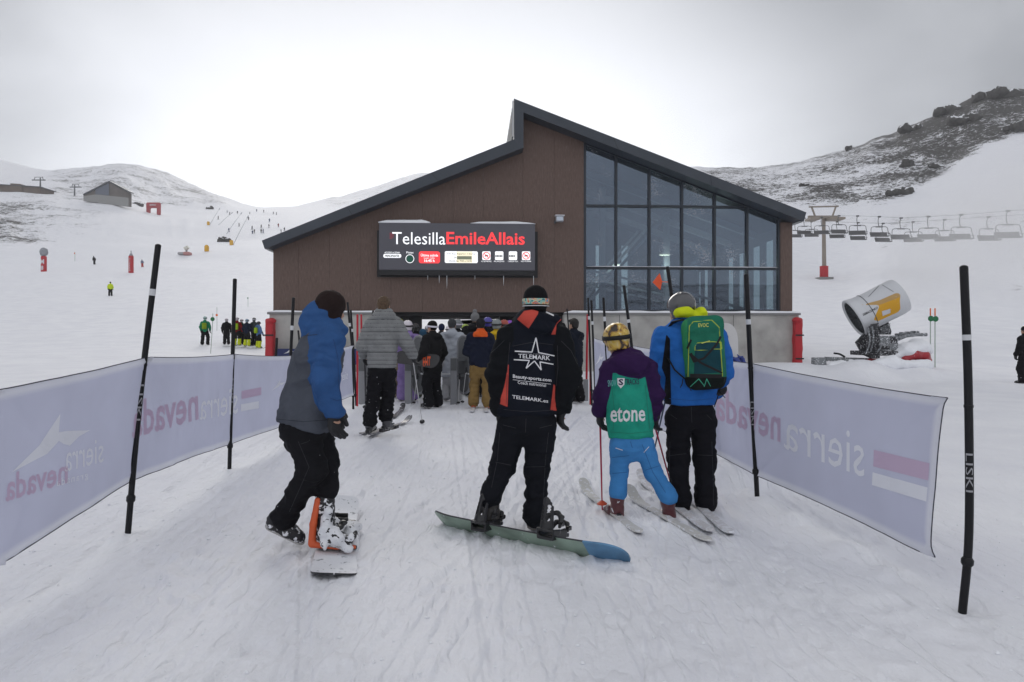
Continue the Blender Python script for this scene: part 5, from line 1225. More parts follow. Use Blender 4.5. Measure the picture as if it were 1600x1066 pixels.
    if hd.get('strap'):
        rr = 1.0 if kind == 'helmet' else .90; b = MB(); pts = []
        for t in np.linspace(0, 2*math.pi, 40, endpoint=False): pts.append(at(.117*rr*math.sin(t), -.012+.137*rr*math.cos(t), .02+hd.get('sh', .0)+.018*math.cos(t)))
        v = []; n = len(pts)
        for p in pts: v += [p-M @ V(0, 0, .018*hk), p+M @ V(0, 0, .018*hk)]
        so = mesh('goggle_strap', v, [(2*i, 2*((i+1) % n), 2*((i+1) % n)+1, 2*i+1) for i in range(n)], hd['strap'], o, True)
        md = so.modifiers.new('thick', 'SOLIDIFY'); md.thickness = .005; md.offset = 0
        S = Sdf(hr*.8, .01); S.ell(at(0, .10*rr, .01+hd.get('sh', .0)), V(.082, .040, .046)*hk, M); S.build('goggles', hd.get('gm') or hd['strap'], o)
    return o, jo, tro, at, M
def hood_at(c, rx, ry, rz, rot=0.0, ax='Y'): return (c, V(rx, ry, rz), Matrix.Rotation(rot, 3, ax))
BLK_C = cloth('black', (.011, .011, .013)); BLK_T = cloth('black_trousers', (.010, .010, .012), snow=.05); GLV = mat('glove_black', (.012, .012, .014), .6, bump=.002, bscale=60)
BBOOT = mat('boot_black', (.014, .014, .016), .42, snow=.22)
BIND = mat('binding_black', (.012, .012, .014), .35, spec=.5)
def binding(name, c, x, up, fw, m, hb_h=.26, parent=None, strap=True, hm=None, fold=0.0):
    """Snowboard binding on a board: x = along the board, fw = toe side."""
    c = Vector(c); x, up, fw = nrm(x), nrm(up), nrm(fw); o_ = lambda a, b, h: c+x*a+fw*b+up*h
    S = Sdf(.008, .012); M_ = Matrix((x, fw, up)).transposed(); S.box(o_(0, 0, .016), (.055, .13, .014), .008, M_)
    for s in (-1, 1): S.box(o_(s*.062, -.03, .04), (.007, .10, .035), .006, M_)
    S.chain([o_(-.062, -.05, .06), o_(-.055, -.13, .07), o_(0, -.155, .075), o_(.055, -.13, .07), o_(.062, -.05, .06)], [.012]*5)
    b = S.build(name, m, parent); fwl = -.15+fold
    S = Sdf(.007, .012); tl = up*math.cos(.18-fold*3)+fw*math.sin(.18-fold*3); b0 = o_(0, -.15, .07)
    for a in np.linspace(-1.15, 1.15, 9):
        p0 = b0+x*math.sin(a)*.050+fw*(1-math.cos(a))*.07; S.cap(p0, p0-x*math.sin(a)*.012+tl*hb_h*(.55+.45*math.cos(a)), .009, .008)
    for s in (-1, 1):
        for h in np.linspace(.34, .74, 5): q = b0+tl*hb_h*h+x*s*.021; S.cap(q-fw*.06, q+fw*.10, .012, sub=True, k=.003)
    S.build('highback', hm or m, b)
    if strap:
        S = Sdf(.006, .01); S.chain([o_(-.068, -.05, .09), o_(-.05, .0, .155), o_(0, .02, .175), o_(.05, .0, .155), o_(.068, -.05, .09)], [.012, .02, .024, .02, .012], n=up, q=.6); S.build('ankle_strap', m, b)
        S = Sdf(.006, .01); S.chain([o_(-.064, .08, .05), o_(-.045, .10, .095), o_(0, .105, .105), o_(.045, .10, .095), o_(.064, .08, .05)], [.010, .016, .018, .016, .010]); S.build('toe_strap', m, b)
        S = Sdf(.006, .006)
        for a, f_, h in ((.07, -.03, .11), (.066, .085, .07)): S.box(o_(a, f_, h), (.012, .03, .016), .005, M_); S.cap(o_(a, f_, h), o_(a+.03, f_-.04, h+.02), .007)
        S.build('ratchet', m, b)
    return b
def ski(tail, tip, label, m, up=(0, 0, 1), w=.078, grp='skis on the lane', bind=None, name='ski', tipup=.10):
    p = (Vector(tail)+Vector(tip))/2; o = empty(name, p, 0, label, 'ski', grp)
    tail, tip = Vector(tail), Vector(tip); L = (tip-tail).length; a, b = (m if isinstance(m, (tuple, list)) else (m, m))
    s = strip('blade', tail, tip, w, up, None, o, .018, tipup, .015, w*1.45, .12, mats=[a, b])
    if bind is not None:
        x = nrm(tip-tail); u = nrm(Vector(up)-x*Vector(up).dot(x)); y = u.cross(x); M_ = Matrix((x, y, u)).transposed(); c = Vector(bind)
        S = Sdf(.008, .01); S.box(c-x*.17+u*.045, (.05, .03, .028), .012, M_); S.box(c-x*.14+u*.085, (.025, .022, .02), .01, M_); S.box(c-x*.10+u*.022, (.1, .034, .008), .005, M_); S.build('heel_piece', BIND, o)
        S = Sdf(.008, .01); S.box(c+x*.20+u*.042, (.05, .034, .026), .012, M_); S.box(c+x*.12+u*.022, (.06, .034, .008), .005, M_); S.build('toe_piece', BIND, o)
    return o
def ski_pole(grip, tip, label, m, bm_=None, grp='ski poles'):
    g, t = Vector(grip), Vector(tip); d = nrm(t-g); o = empty('ski_pole', t, 0, label, 'ski pole', grp)
    b = MB(); b.tube([g, g.lerp(t, .6), t], [.0085, .0075, .005], 8); b.build('shaft', m, o, True)
    b = MB(); b.tube([g-d*.09, g-d*.06, g+d*.04], [.016, .014, .015], 10); b.build('grip', GLV, o, True)
    q = t-d*.06; b = MB(); M_ = d.to_track_quat('Z', 'Y').to_matrix().to_4x4(); b.lathe([(.008, -.02), (.014, -.02), (.044, .004), (.040, .010), (.008, .0)], Matrix.Translation(q) @ M_, 16); b.build('basket', bm_ or GLV, o, True)
    lp = MB(); lp.tube([g-d*.08, g-d*.03+V(.03, 0, -.03), g+d*.02+V(.035, 0, -.05), g-d*.07], .004, 5); lp.build('wrist_loop', GLV, o, True)
    return o
def polyfield(P, poly, k=.005):
    """Signed reach inside an outline drawn on the garment, as seen square-on from behind."""
    u, p = img(P[:, 0], P[:, 1], P[:, 2]); poly = np.array(poly, float); d = np.full(len(u), 1e9); ins = np.zeros(len(u), bool)
    for a, b in zip(poly, np.roll(poly, -1, 0)):
        ab = b-a; t = np.clip(((u-a[0])*ab[0]+(p-a[1])*ab[1])/max(1e-9, ab @ ab), 0, 1); d = np.minimum(d, np.hypot(u-a[0]-t*ab[0], p-a[1]-t*ab[1]))
        c = ((a[1] > p) != (b[1] > p)); ins ^= c & (u < (b[0]-a[0])*(p-a[1])/((b[1]-a[1]) if abs(b[1]-a[1]) > 1e-9 else 1e-9)+a[0])
    return np.where(ins, d, -d)*k
def fmax(*f): return lambda P, S: np.max([g(P, S) for g in f], 0)
def fpoly(*polys, back=None): return lambda P, S: np.where((P[:, 1] < back) if back else True, np.max([polyfield(P, q) for q in polys], 0), -.05)
def print_px(name, pts, faces, bvh, m, parent, off=.003):
    v = np.array(pts, float)*[1, -1]; x0, y0 = v.min(0); x1, y1 = v.max(0)
    return print_on(name, (v, faces), [(x0, -y1), (x1, -y1), (x1, -y0), (x0, -y0)], bvh, m, parent, off)
def strokes(segs, w, n=8):
    v, f = [], []
    for (ax, ay), (bx, by) in segs:
        L = math.hypot(bx-ax, by-ay); nx, ny = -(by-ay)/L*w/2, (bx-ax)/L*w/2; o = len(v)
        for i in range(n+1): t = i/n; v += [(ax+(bx-ax)*t+nx, ay+(by-ay)*t+ny), (ax+(bx-ax)*t-nx, ay+(by-ay)*t-ny)]
        f += [(o+2*i, o+2*i+1, o+2*i+3, o+2*i+2) for i in range(n)]
    return v, f
PW = mat('jacket_print_white', (.70, .70, .72), .7)

# ---- A: snowboarder in grey and blue, pushing with the free foot
YA = 4.75; A = lambda x, y, dy=0: J(x, y, YA+dy)
ja = dict(torso=[(A(474, 661), .200), (A(480, 636), .196), (A(489, 600), .192), (A(498, 560), .185), (A(503, 528), .145)],
          sr=A(514, 531, -.13), er=A(509, 596, -.20), wr=A(521, 640, -.18), sl=A(500, 530, .14), el=A(508, 585, .22), wl=A(517, 632, .22),
          neck=A(513, 506), head=A(516, 486), hr=A(470, 676, -.06), kr=A(489, 735, -.10), ar=A(445, 806, .07), hl=A(493, 676, .08), kl=A(507, 722, .06), al=A(508, 759, 0),
          tr=(A(418, 822, .12), A(474, 851, .08), A(445, 801, .07)), tl=(A(497, 852, -.05), A(549, 856, -.10), A(508, 780, -.02)), dr=(.06, .02, -1), dl=(.2, .2, -1))
fA = (.80, .60, 0)
GREYA = (.135, .150, .185); BLUA = (.055, .165, .44)
jkA = dict(m=cloth('grey_blue_jacket', GREYA, [('blue', BLUA), ('badge', (.008, .008, .010))], snow=.0), q=.80, k=.05, arm=(.097, .088, .064), wr=1.0,
           hood=[hood_at(A(497, 499, -.03), .105, .10, .125, .5), hood_at(A(514, 511, -.03), .125, .12, .062, .25), hood_at(A(489, 510, -.02), .075, .09, .07, .3)],
           zones={'blue': lambda P, S: np.minimum(S.dist(P, ['torso'])-S.dist(P, ['al', 'ar', 'hood'])+.012, .05+0*P[:, 0])})
oA, joA, toA, atA, MA_ = figure('snowboarder in grey and blue hooded jacket pushing off with one free foot', A(480, 845)*V(1, 1, 0).length if False else V(A(480, 845).x, YA, 0), ja, fA, jkA,
    dict(m=BLK_T, r=(.118, .093, .078), wr=.75), dict(kind='beanie', m=cloth('dark_brown_knit', (.022, .014, .013)), low=.085), GLV, dict(m=mat('boot_snowy', (.016, .016, .018), .5, snow=.40), kind='soft', r=.058, sole=mat('pale_sole', (.42, .41, .40), .6), accent=STEELD), res=.010, look=(.62, .78, -.10), hk=1.0, tilt=(.18, 0, 1))
SEAM_D = mat('seam_dark', (.02, .022, .03), .8); SEAM_G = mat('seam_grey', (.026, .027, .032), .7); SEAM_T = mat('seam_teal', (.010, .16, .11), .8); SEAM_B = mat('seam_blue', (.02, .09, .24), .8)
def seams(obj, m, w, *lines):
    bv = bvh_of(obj)
    for ln in lines: v, f = strokes(list(zip(ln, ln[1:])), w, 10); print_px('seam', v, f, bv, m, obj, .0022)
seams(joA, SEAM_D, .8, [(433, 655), (474, 659), (514, 656)], [(474, 525), (496, 523)])
seams(joA, mat('seam_navy', (.012, .04, .13), .8), .7, [(521, 530), (528, 560), (529, 600), (534, 628)], [(515, 622), (526, 626), (536, 624)])
seams(toA, SEAM_G, .7, [(466, 690), (483, 730), (470, 760), (452, 800)], [(470, 694), (482, 690)])
# its board, nose away from the viewer, snow lying on it
SNB = mat('board_snowed', (.30, .31, .33), .6, snow=.95, bump=.004, bscale=30); EDGEM = mat('board_edge', (.03, .03, .035), .4)
ta, na = V((522-CX)/F*4.22, 4.20, -.005), V((530-CX)/F*5.78, 5.80, .045); up_a = nrm((.12, -.03, 1))
bA = empty('snowboard', (ta+na)/2, 0, 'snow-covered snowboard with an orange binding under the left snowboarder', 'snowboard')
strip('deck', ta, na, .29, up_a, None, bA, .012, .09, .035, .31, .10, mats=[SNB, EDGEM, EDGEM], square=1.0)
ORB = mat('binding_orange', (.60, .10, .03), .45, snow=.10)
xa_ = nrm(na-ta); cA = ta.lerp(na, .34)+up_a*.02
binding('front_binding', cA+V(.01, 0, 0), xa_, up_a, xa_.cross(up_a), BIND, .27, bA, True, ORB)
S = Sdf(.008, .012); ya_ = nrm(xa_.cross(up_a))
S.chain([cA+ya_*-.165+up_a*.04-xa_*.06, cA+ya_*-.17+up_a*.17-xa_*.05, cA+ya_*-.16+up_a*.33-xa_*.03], [.026, .024, .020]); S.chain([cA-ya_*.16+up_a*.035-xa_*.07, cA+up_a*.03-xa_*.08, cA+ya_*.12+up_a*.03-xa_*.07], [.022, .018, .014])
S.build('orange_frame', ORB, bA)
binding('rear_binding', ta.lerp(na, .66)+up_a*.02, xa_, up_a, xa_.cross(up_a), BIND, .22, bA, False, SNB)
S = Sdf(.010, .03); rr = np.random.default_rng(5)
for k in range(16): S.ell(cA+xa_*rr.uniform(-.05, .16)+ya_*rr.uniform(-.10, .13)+up_a*rr.uniform(.02, .26)*rr.uniform(.3, 1), V(*rr.uniform(.03, .062, 3)))
for k in range(9): S.ell(cA+xa_*rr.uniform(.12, .5)+ya_*rr.uniform(-.11, .11)+up_a*rr.uniform(.0, .06), V(rr.uniform(.05, .09), rr.uniform(.05, .09), rr.uniform(.02, .045)))
for k in range(13): t = rr.uniform(0, 1); q = A(506, 785, -.04).lerp(A(512, 848, -.09), t); S.ell(q+V(rr.uniform(-.03, .075), rr.uniform(-.085, -.02), rr.uniform(-.02, .03)), V(*rr.uniform(.016, .040, 3)))
for k in range(9): q = A(515, 850, -.10).lerp(A(552, 858, -.12), rr.uniform(0, 1)); S.ell(q+V(rr.uniform(-.03, .02), rr.uniform(-.06, .03), rr.uniform(.0, .10)), V(*rr.uniform(.018, .042, 3)))
S.build('clinging_snow', mat('dirty_snow', (.74, .75, .78), .65, bump=.012, bscale=40, zones=[('grit', (.03, .03, .032))]), bA, zones={'grit': lambda P: fbm(P*55, 3)-.66}, disp=lambda P: (fbm(P*22, 3)-.5)*.035)

# ---- B: snowboarder in the dark jacket, one foot on a tilted board
YB = 5.15; Bp = lambda x, y, dy=0: J(x, y, YB+dy)
jb = dict(torso=[(Bp(824, 646), .212), (Bp(823, 620), .205), (Bp(825, 590), .205), (Bp(829, 555), .205), (Bp(833, 526), .17)],
          sl=Bp(796, 527), el=Bp(778, 585, -.03), wl=Bp(781, 634, .02), sr=Bp(874, 529), er=Bp(887, 588, -.03), wr=Bp(877, 636, .02),
          neck=Bp(838, 494), head=Bp(837, 474), hl=Bp(799, 668), kl=Bp(785, 730, .03), al=Bp(770, 770, -.02), hr=Bp(846, 668), kr=Bp(838, 735, .03), ar=Bp(836, 800, .02),
          tl=(Bp(764, 823, -.06), Bp(776, 812, .24), Bp(768, 775, -.02)), tr=(Bp(833, 828, .02), Bp(841, 817, .34), Bp(835, 790, .03)), dl=(.02, .1, -1), dr=(-.1, .1, -1))
hoodB = [hood_at(Bp(841, 500, -.04), .165, .12, .078, .06), hood_at(Bp(846, 512, -.08), .12, .09, .05, .1), hood_at(Bp(838, 493, .02), .115, .115, .065)]
CORAL = [[(808, 499), (819, 486), (842, 482), (840.5, 491), (826, 513.5)], [(885, 490), (885, 522), (861, 523), (870, 505)], [(789, 562), (795, 571), (793, 636), (778, 630), (781, 600)], [(865, 600), (872, 608), (870, 642), (860, 641)],
         [(748, 570), (770, 577), (767, 597), (748, 596)], [(900, 571), (916, 577), (912, 603), (897, 609), (893, 590)]]
jkB = dict(m=cloth('navy_black_jacket', (.0085, .0105, .017), [('coral', (.52, .075, .055)), ('shoulder', (.007, .008, .010))]), q=.62, arm=(.092, .084, .072), hood=hoodB, wr=.9,
           zones={'coral': fpoly(*CORAL, back=YB+.03), 'shoulder': lambda P, S: S.dist(P, ['torso', 'yoke'])-S.dist(P, ['al', 'ar'])})
BUFF = mat('patterned_band', (.30, .42, .40), .8, zones=())
def _buff():
    nt = BUFF.node_tree; N, L = nt.nodes, nt.links; tc = N.new('ShaderNodeTexCoord'); n = N.new('ShaderNodeTexNoise'); n.inputs['Scale'].default_value = 14; n.inputs['Distortion'].default_value = 1.5; L.new(tc.outputs['Object'], n.inputs[0])
    cr = N.new('ShaderNodeValToRGB'); cr.color_ramp.interpolation = 'CONSTANT'; e = cr.color_ramp.elements; e[0].position = 0; e[0].color = (.02, .12, .16, 1); e[1].position = .42; e[1].color = (.22, .45, .42, 1)
    for p_, c in ((.50, (.55, .50, .30, 1)), (.56, (.60, .16, .10, 1)), (.62, (.16, .36, .46, 1))): k = e.new(p_); k.color = c
    L.new(n.outputs[0], cr.inputs[0]); L.new(cr.outputs[0], N['Principled BSDF'].inputs['Base Color'])
_buff()
oB, joB, toB, atB, MB_ = figure('snowboarder in dark jacket with a large white star on the back, one foot strapped in', V(Bp(820, 800).x, YB, 0), jb, (-.05, 1, 0), jkB,
    dict(m=cloth('navy_trousers', (.0085, .0095, .013), snow=.0), r=(.116, .090, .080), wr=.8), dict(kind='beanie', m=cloth('black_knit', (.008, .008, .009)), low=.02), GLV, dict(m=mat('boot_charcoal', (.045, .042, .040), .6, snow=.12), kind='soft', r=.060, sole=mat('grey_sole', (.24, .22, .21), .7)), res=.010, look=(.05, 1, -.05), hk=.94)
S = Sdf(.008, .01); S.cap(atB(0, -.012, -.008), atB(0, -.012, .022), .103, .106, n=MB_ @ V(1, 0, 0), q=.97); S.box(atB(0, 0, .10), (.2, .2, .06), .004, sub=True, k=.004); S.box(atB(0, 0, -.075), (.2, .2, .06), .004, sub=True, k=.004); S.build('patterned_band', BUFF, oB)
S = Sdf(.007, .006)
S.cap(atB(0, -.012, -.024), atB(0, -.012, -.022), .107, .107, n=MB_ @ V(1, 0, 0), q=.97); S.box(atB(0, 0, .04), (.2, .2, .055), .002, sub=True); S.box(atB(0, 0, -.085), (.2, .2, .055), .002, sub=True); S.build('goggle_strap', PW, oB)
bvB = bvh_of(joB)
st = [((837.5, 528), (831, 550.4)), ((831.6, 550.2), (804.5, 549)), ((837.5, 528), (841.7, 551.3)), ((841.2, 551), (866.4, 556.3)), ((803, 562.2), (827.4, 563.4)), ((827, 563), (822, 575.7)), ((822, 575.7), (835, 564)), ((835, 564), (845.6, 578.3)), ((845.6, 578.3), (843.7, 565.2)), ((843.4, 565.6), (864.7, 569.5))]
v, f = strokes(st, 1.7); print_px('star_print', v, f, bvB, PW, joB)
print_on('lettering', text_mesh('TELEMARK', .012), [(810, 552.8), (859.5, 556.6), (859.5, 563.2), (810, 559.4)], bvB, PW, joB, .0035)
print_on('lettering', text_mesh('SIERRA NEVADA', .0), [(814, 550.6), (856, 554.0), (856, 556.2), (814, 552.6)], bvB, mat('jacket_print_grey', (.25, .25, .27), .7), joB, .0035)
print_on('lettering', text_mesh('Beauty-sports.com', .02), [(801.5, 585), (861.3, 591.8), (861.3, 598.4), (801.5, 592.2)], bvB, PW, joB, .0035)
v, f = strokes([((801.5, 593.4), (860.5, 600.4))], .6, 14); print_px('underline', v, f, bvB, PW, joB, .0035)
print_on('lettering', text_mesh('Coach nutricional', .01), [(809, 594.9), (853, 599.8), (853, 604.6), (809, 599.9)], bvB, PW, joB, .0035)
print_on('lettering', text_mesh('TELEMARK.es', .012), [(800.5, 617.2), (856.3, 624.3), (856.3, 629.6), (800.5, 622.9)], bvB, PW, joB, .0035)
v, f = strokes([((853, 488), (865, 493.4))], 2.2, 4); print_px('hood_mark', v, f, bvB, PW, joB, .004)
seams(joB, SEAM_G, .7, [(765.5, 553), (775, 545), (788, 532)], [(877, 533), (892, 548), (902, 569)], [(787, 640), (825, 643.5), (864, 641)], [(801, 541), (832, 535), (864, 539)], [(797, 535), (793, 575), (791, 632)], [(871, 540), (872, 575), (869, 604)])
seams(toB, SEAM_G, .7, [(786, 664), (806, 669)], [(843, 669), (863, 664)], [(822, 654), (821, 676)], [(774, 722), (798, 727)], [(822, 730), (852, 729)], [(781, 676), (777, 720), (768, 762)], [(857, 676), (852, 720), (849, 780)])
# the tilted board: far edge bites the snow, near edge raised; green base towards the viewer
l_, r_ = V((677-CX)/F*5.42, 5.42, CAMH-(806-HY)/F*5.42-.05), V((981-CX)/F*4.48, 4.48, .02); xb_ = nrm(r_-l_)
upB = nrm(V(.30, .72, .70)); upB = nrm(upB-xb_*upB.dot(xb_)); ybd = upB.cross(xb_)
GRB = mat('board_green', (.22, .29, .235), .45, snow=.15, var=.4, vscale=4); GRT = mat('board_top', (.32, .35, .32), .5, snow=.45); BLB = mat('board_blue', (.10, .23, .38), .45, var=.3, vscale=6)
bB = empty('snowboard', (l_+r_)/2, 0, 'long green and blue snowboard tilted on edge under the star jacket rider', 'snowboard')
strip('deck', l_, r_, .275, upB, None, bB, .012, .03, .06, .30, .10, mats=[GRT, GRB, EDGEM, BLB], split=.83)
cB1 = l_.lerp(r_, .315)+upB*.014; cB2 = l_.lerp(r_, .66)+upB*.014
upv = nrm(upB+V(0, -.5, .9)); tv = nrm(V(.25, 1, 0)-xb_*V(.25, 1, 0).dot(xb_))
binding('front_binding', cB1+V(0, -.02, .03), xb_, nrm(upv-xb_*upv.dot(xb_)), tv, BIND, .20, bB)
up2 = nrm(V(0.0, .15, 1)-xb_*V(0.0, .15, 1).dot(xb_)); binding('rear_binding', cB2+V(0, -.0, .045), xb_, up2, nrm(up2.cross(xb_)), BIND, .22, bB, fold=.04)

# ---- C: young skier in purple and teal
YC = 5.65; Cp = lambda x, y, dy=0: J(x, y, YC+dy)
gC1, gC2 = hit(958, 806), hit(1045, 815)
jc = dict(torso=[(Cp(986, 681), .185), (Cp(985, 652), .180), (Cp(983, 618), .175), (Cp(982, 588), .165), (Cp(983, 570), .13)],
          sl=Cp(953, 578), el=Cp(940, 614, -.02), wl=Cp(938, 640, .05), sr=Cp(1013, 578), er=Cp(1023, 616, .0), wr=Cp(1022, 646, .10), neck=Cp(976, 556, .02), head=Cp(963, 533, .02),
          hl=Cp(969, 694), kl=Cp(968, 735, .04), al=Cp(966, 763, .02), hr=Cp(1004, 694), kr=Cp(1021, 738, -.02), ar=Cp(1041, 771, -.05),
          tl=(Cp(969, 810, -.02), Cp(948, 799, .22), Cp(964, 768, .02)), tr=(Cp(1052, 819, -.05), Cp(1028, 807, .2), Cp(1042, 776, -.03)), dl=(-.02, .25, -1), dr=(.05, .4, -.9))
TEALP = [[(941, 590), (950, 583), (965, 583), (985, 588), (1000, 584), (1010, 578), (1014, 590), (1016, 620), (1026, 690), (944, 690), (948, 640), (945, 610)]]
jkC = dict(m=cloth('purple_hood_jacket', (.034, .013, .062), [('teal', (.020, .30, .21))]), q=.66, arm=(.080, .070, .062), wr=.8, hood=[hood_at(Cp(985, 566, -.07), .155, .115, .085), hood_at(Cp(988, 577, -.09), .12, .09, .055), hood_at(Cp(981, 556, .0), .12, .11, .07)],
           zones={'teal': lambda P, S: np.minimum(polyfield(P, TEALP[0]), S.dist(P, ['al', 'ar', 'hood'])-np.maximum(S.dist(P, ['torso']), -.02)-.004)})
HELC = mat('helmet_yellow_print', (.5, .33, .08), .35, coat=.3)
def _helc():
    nt = HELC.node_tree; N, L = nt.nodes, nt.links; tc = N.new('ShaderNodeTexCoord'); n = N.new('ShaderNodeTexNoise'); n.inputs['Scale'].default_value = 13; n.inputs['Detail'].default_value = 5; n.inputs['Distortion'].default_value = 1.2; L.new(tc.outputs['Object'], n.inputs[0])
    cr = N.new('ShaderNodeValToRGB'); e = cr.color_ramp.elements; e[0].position = .36; e[0].color = (.03, .018, .010, 1); e[1].position = .66; e[1].color = (.70, .62, .42, 1)
    for p_, c in ((.43, (.34, .17, .03, 1)), (.53, (.62, .42, .07, 1)), (.60, (.60, .45, .16, 1))): k = e.new(p_); k.color = c
    L.new(n.outputs[0], cr.inputs[0]); L.new(cr.outputs[0], N['Principled BSDF'].inputs['Base Color'])
_helc()
BUCKW = mat('buckle_gold', (.45, .33, .12), .35, metal=.5); SBOOTC = mat('ski_boot_maroon', (.09, .018, .022), .3, coat=.4, snow=.12)
oC, joC, toC, atC, MC_ = figure('young skier in purple hooded jacket with teal back panel and bright blue trousers', V(Cp(1000, 800).x, YC, 0), jc, (-.25, 1, 0), jkC,
    dict(m=cloth('bright_blue_trousers', (.055, .22, .50)), r=(.091, .071, .068), wr=.45), dict(kind='helmet', m=HELC, strap=mat('strap_black', (.01, .01, .011), .7), sh=.012), GLV, dict(m=SBOOTC, kind='ski', r=.048, accent=BUCKW), res=.010, look=(-.25, 1, -.12), hk=.98, tilt=(-.12, 0, 1))
bvC = bvh_of(joC); NAVYP = mat('print_navy', (.02, .02, .06), .7); LBLUE = mat('print_pale_teal', (.16, .45, .45), .7)
print_on('lettering', text_mesh('etone', .018), [(954, 636.5), (1008, 636.5), (1008, 658.5), (954, 660)], bvC, PW, joC)
print_on('lettering', text_mesh('SNOW', .012), [(949.5, 594), (963.5, 593), (963.5, 603), (950, 604.5)], bvC, LBLUE, joC)
print_on('lettering', text_mesh('TRACKS', .012), [(976, 592.6), (998.5, 592), (998.5, 600.5), (976, 601.8)], bvC, NAVYP, joC)
v, f = poly2([(964.5, -591), (976, -591), (975.5, -601), (970, -607), (965, -601)]); print_px('shield', [(a, -b_) for a, b_ in v], f, bvC, PW, joC, .0025)
print_on('lettering', text_mesh('S', .03), [(966.5, 592.5), (974, 592.5), (974, 602), (966.5, 602)], bvC, NAVYP, joC, .004)
v, f = strokes([((962, 700), (973, 703.5))], 1.2, 4); print_px('seam_tape', v, f, bvh_of(toC), PW, toC)
seams(joC, SEAM_T, .7, [(953, 675), (986, 677.5), (1019, 674)], [(956, 606), (960, 640), (958, 672)], [(1008, 602), (1012, 640), (1015, 670)])
seams(toC, SEAM_B, .7, [(957, 715), (983, 712)], [(957, 740), (980, 738)], [(1008, 735), (1030, 728)], [(1003, 694), (1020, 738), (1040, 770)], [(985, 690), (988, 700)])
seams(toC, PW, .9, [(1006, 707), (1014, 698)])
# goggle clips and mark on the helmet strap
SKW = mat('ski_top_pale', (.62, .61, .58), .35, snow=.4); SKD = mat('ski_base_dark', (.04, .04, .045), .4)
def G(px, py, up=.012): p = hit(px, py); return p+V(0, 0, up)
ski(G(1001, 839), G(910, 768), 'pale ski under the left boot of the young skier in teal', (SKW, SKD), bind=jc['tl'][0]*.5+jc['tl'][1]*.5-V(0, 0, .06), w=.072)
ski(G(1110, 852), G(982, 779), 'pale ski under the right boot of the young skier in teal', (SKW, SKD), bind=jc['tr'][0]*.5+jc['tr'][1]*.5-V(0, 0, .06), w=.072)
POLR = mat('pole_raspberry', (.42, .02, .06), .4); BSK = mat('basket_orange', (.60, .08, .03), .5)
ski_pole(jc['wl']+V(0, .02, -.07), G(941, 800), 'raspberry red ski pole in the left hand of the young skier', POLR, BSK)
ski_pole(jc['wr']+V(0, .04, -.06), V(0.0, 0, 0)+J(1052, 770, 6.35), 'raspberry red ski pole in the right hand of the young skier', POLR, BSK)

# ---- D: skier with the green backpack
YD = 5.9; Dp = lambda x, y, dy=0: J(x, y, YD+dy)
jd = dict(torso=[(Dp(1079, 628), .212), (Dp(1079, 605), .212), (Dp(1080, 575), .215), (Dp(1080, 540), .215), (Dp(1080, 520), .18)],
          sl=Dp(1038, 526), el=Dp(1029, 577, .02), wl=Dp(1042, 612, .20), sr=Dp(1119, 527), er=Dp(1130, 577, .02), wr=Dp(1116, 612, .20), neck=Dp(1074, 497), head=Dp(1063, 485, .02),
          hl=Dp(1060, 655), kl=Dp(1060, 715, .04), al=Dp(1063, 777, .0), hr=Dp(1099, 655), kr=Dp(1101, 715, .04), ar=Dp(1102, 777, .0),
          tl=(Dp(1073, 813, -.05), Dp(1058, 803, .22), Dp(1064, 772)), tr=(Dp(1110, 811, -.05), Dp(1094, 800, .22), Dp(1103, 772)), dl=(.3, .8, -.3), dr=(-.3, .8, -.3))
BLUD = (.024, .135, .45)
jkD = dict(m=cloth('bright_blue_jacket', BLUD, [('panel', (.010, .011, .014)), ('neon', (.58, .66, .02))]), q=.66, arm=(.100, .090, .068), wr=.8,
           hood=[hood_at(Dp(1069, 490, -.07), .085, .09, .055), hood_at(Dp(1096, 491, -.04), .050, .08, .062), hood_at(Dp(1079, 497, -.01), .13, .11, .06)],
           zones={'panel': fmax(fpoly([(1041, 522), (1047, 530), (1047, 560), (1049, 632), (1036, 632), (1040, 590), (1034, 575)], back=YD+.02), fpoly([(1128, 528), (1133, 560), (1131, 600), (1124, 600), (1123, 560)], back=YD+.05)),
                  'neon': lambda P, S: np.minimum(np.minimum(S.dist(P, ['torso', 'yoke', 'al', 'ar']), .05)-S.dist(P, ['hood'])+.004, P[:, 2]-(CAMH-(497-HY)/F*YD))})
HELD = mat('helmet_silver', (.075, .075, .08), .22, metal=.2, coat=.6, zones=[('rim', (.012, .012, .013))])
oD, joD, toD, atD, MD_ = figure('skier in bright blue jacket and silver helmet carrying a green backpack', V(Dp(1085, 800).x, YD, 0), jd, (-.1, 1, 0), jkD,
    dict(m=cloth('black_ski_trousers', (.010, .010, .013)), r=(.112, .092, .086), wr=.75), dict(kind='helmet', m=HELD, zones={'rim': lambda P, at, M: .012-np.linalg.norm((P-np.array(at(0, -.10, -.03)))*np.array([.8, 1, 1]), axis=1)+.045}, strap=None), GLV, dict(m=mat('ski_boot_dark', (.03, .02, .022), .3, coat=.4, snow=.14), kind='ski', r=.050, accent=RED), res=.010, look=(-.55, 1, -.1), hk=1.02)
seams(joD, mat('seam_blue_dark', (.012, .07, .25), .8), .7, [(1046, 623), (1080, 626), (1115, 623)], [(1030, 560), (1024, 585)], [(1134, 560), (1131, 590)])
seams(toD, SEAM_G, .7, [(1048, 648), (1058, 655)], [(1104, 648), (1112, 656)], [(1080, 636), (1081, 660)], [(1047, 712), (1072, 709)], [(1090, 711), (1114, 712)], [(1047, 690), (1046, 740), (1050, 790)], [(1112, 690), (1114, 740), (1115, 790)])
SKP = mat('ski_top_white', (.64, .63, .64), .35, snow=.5)
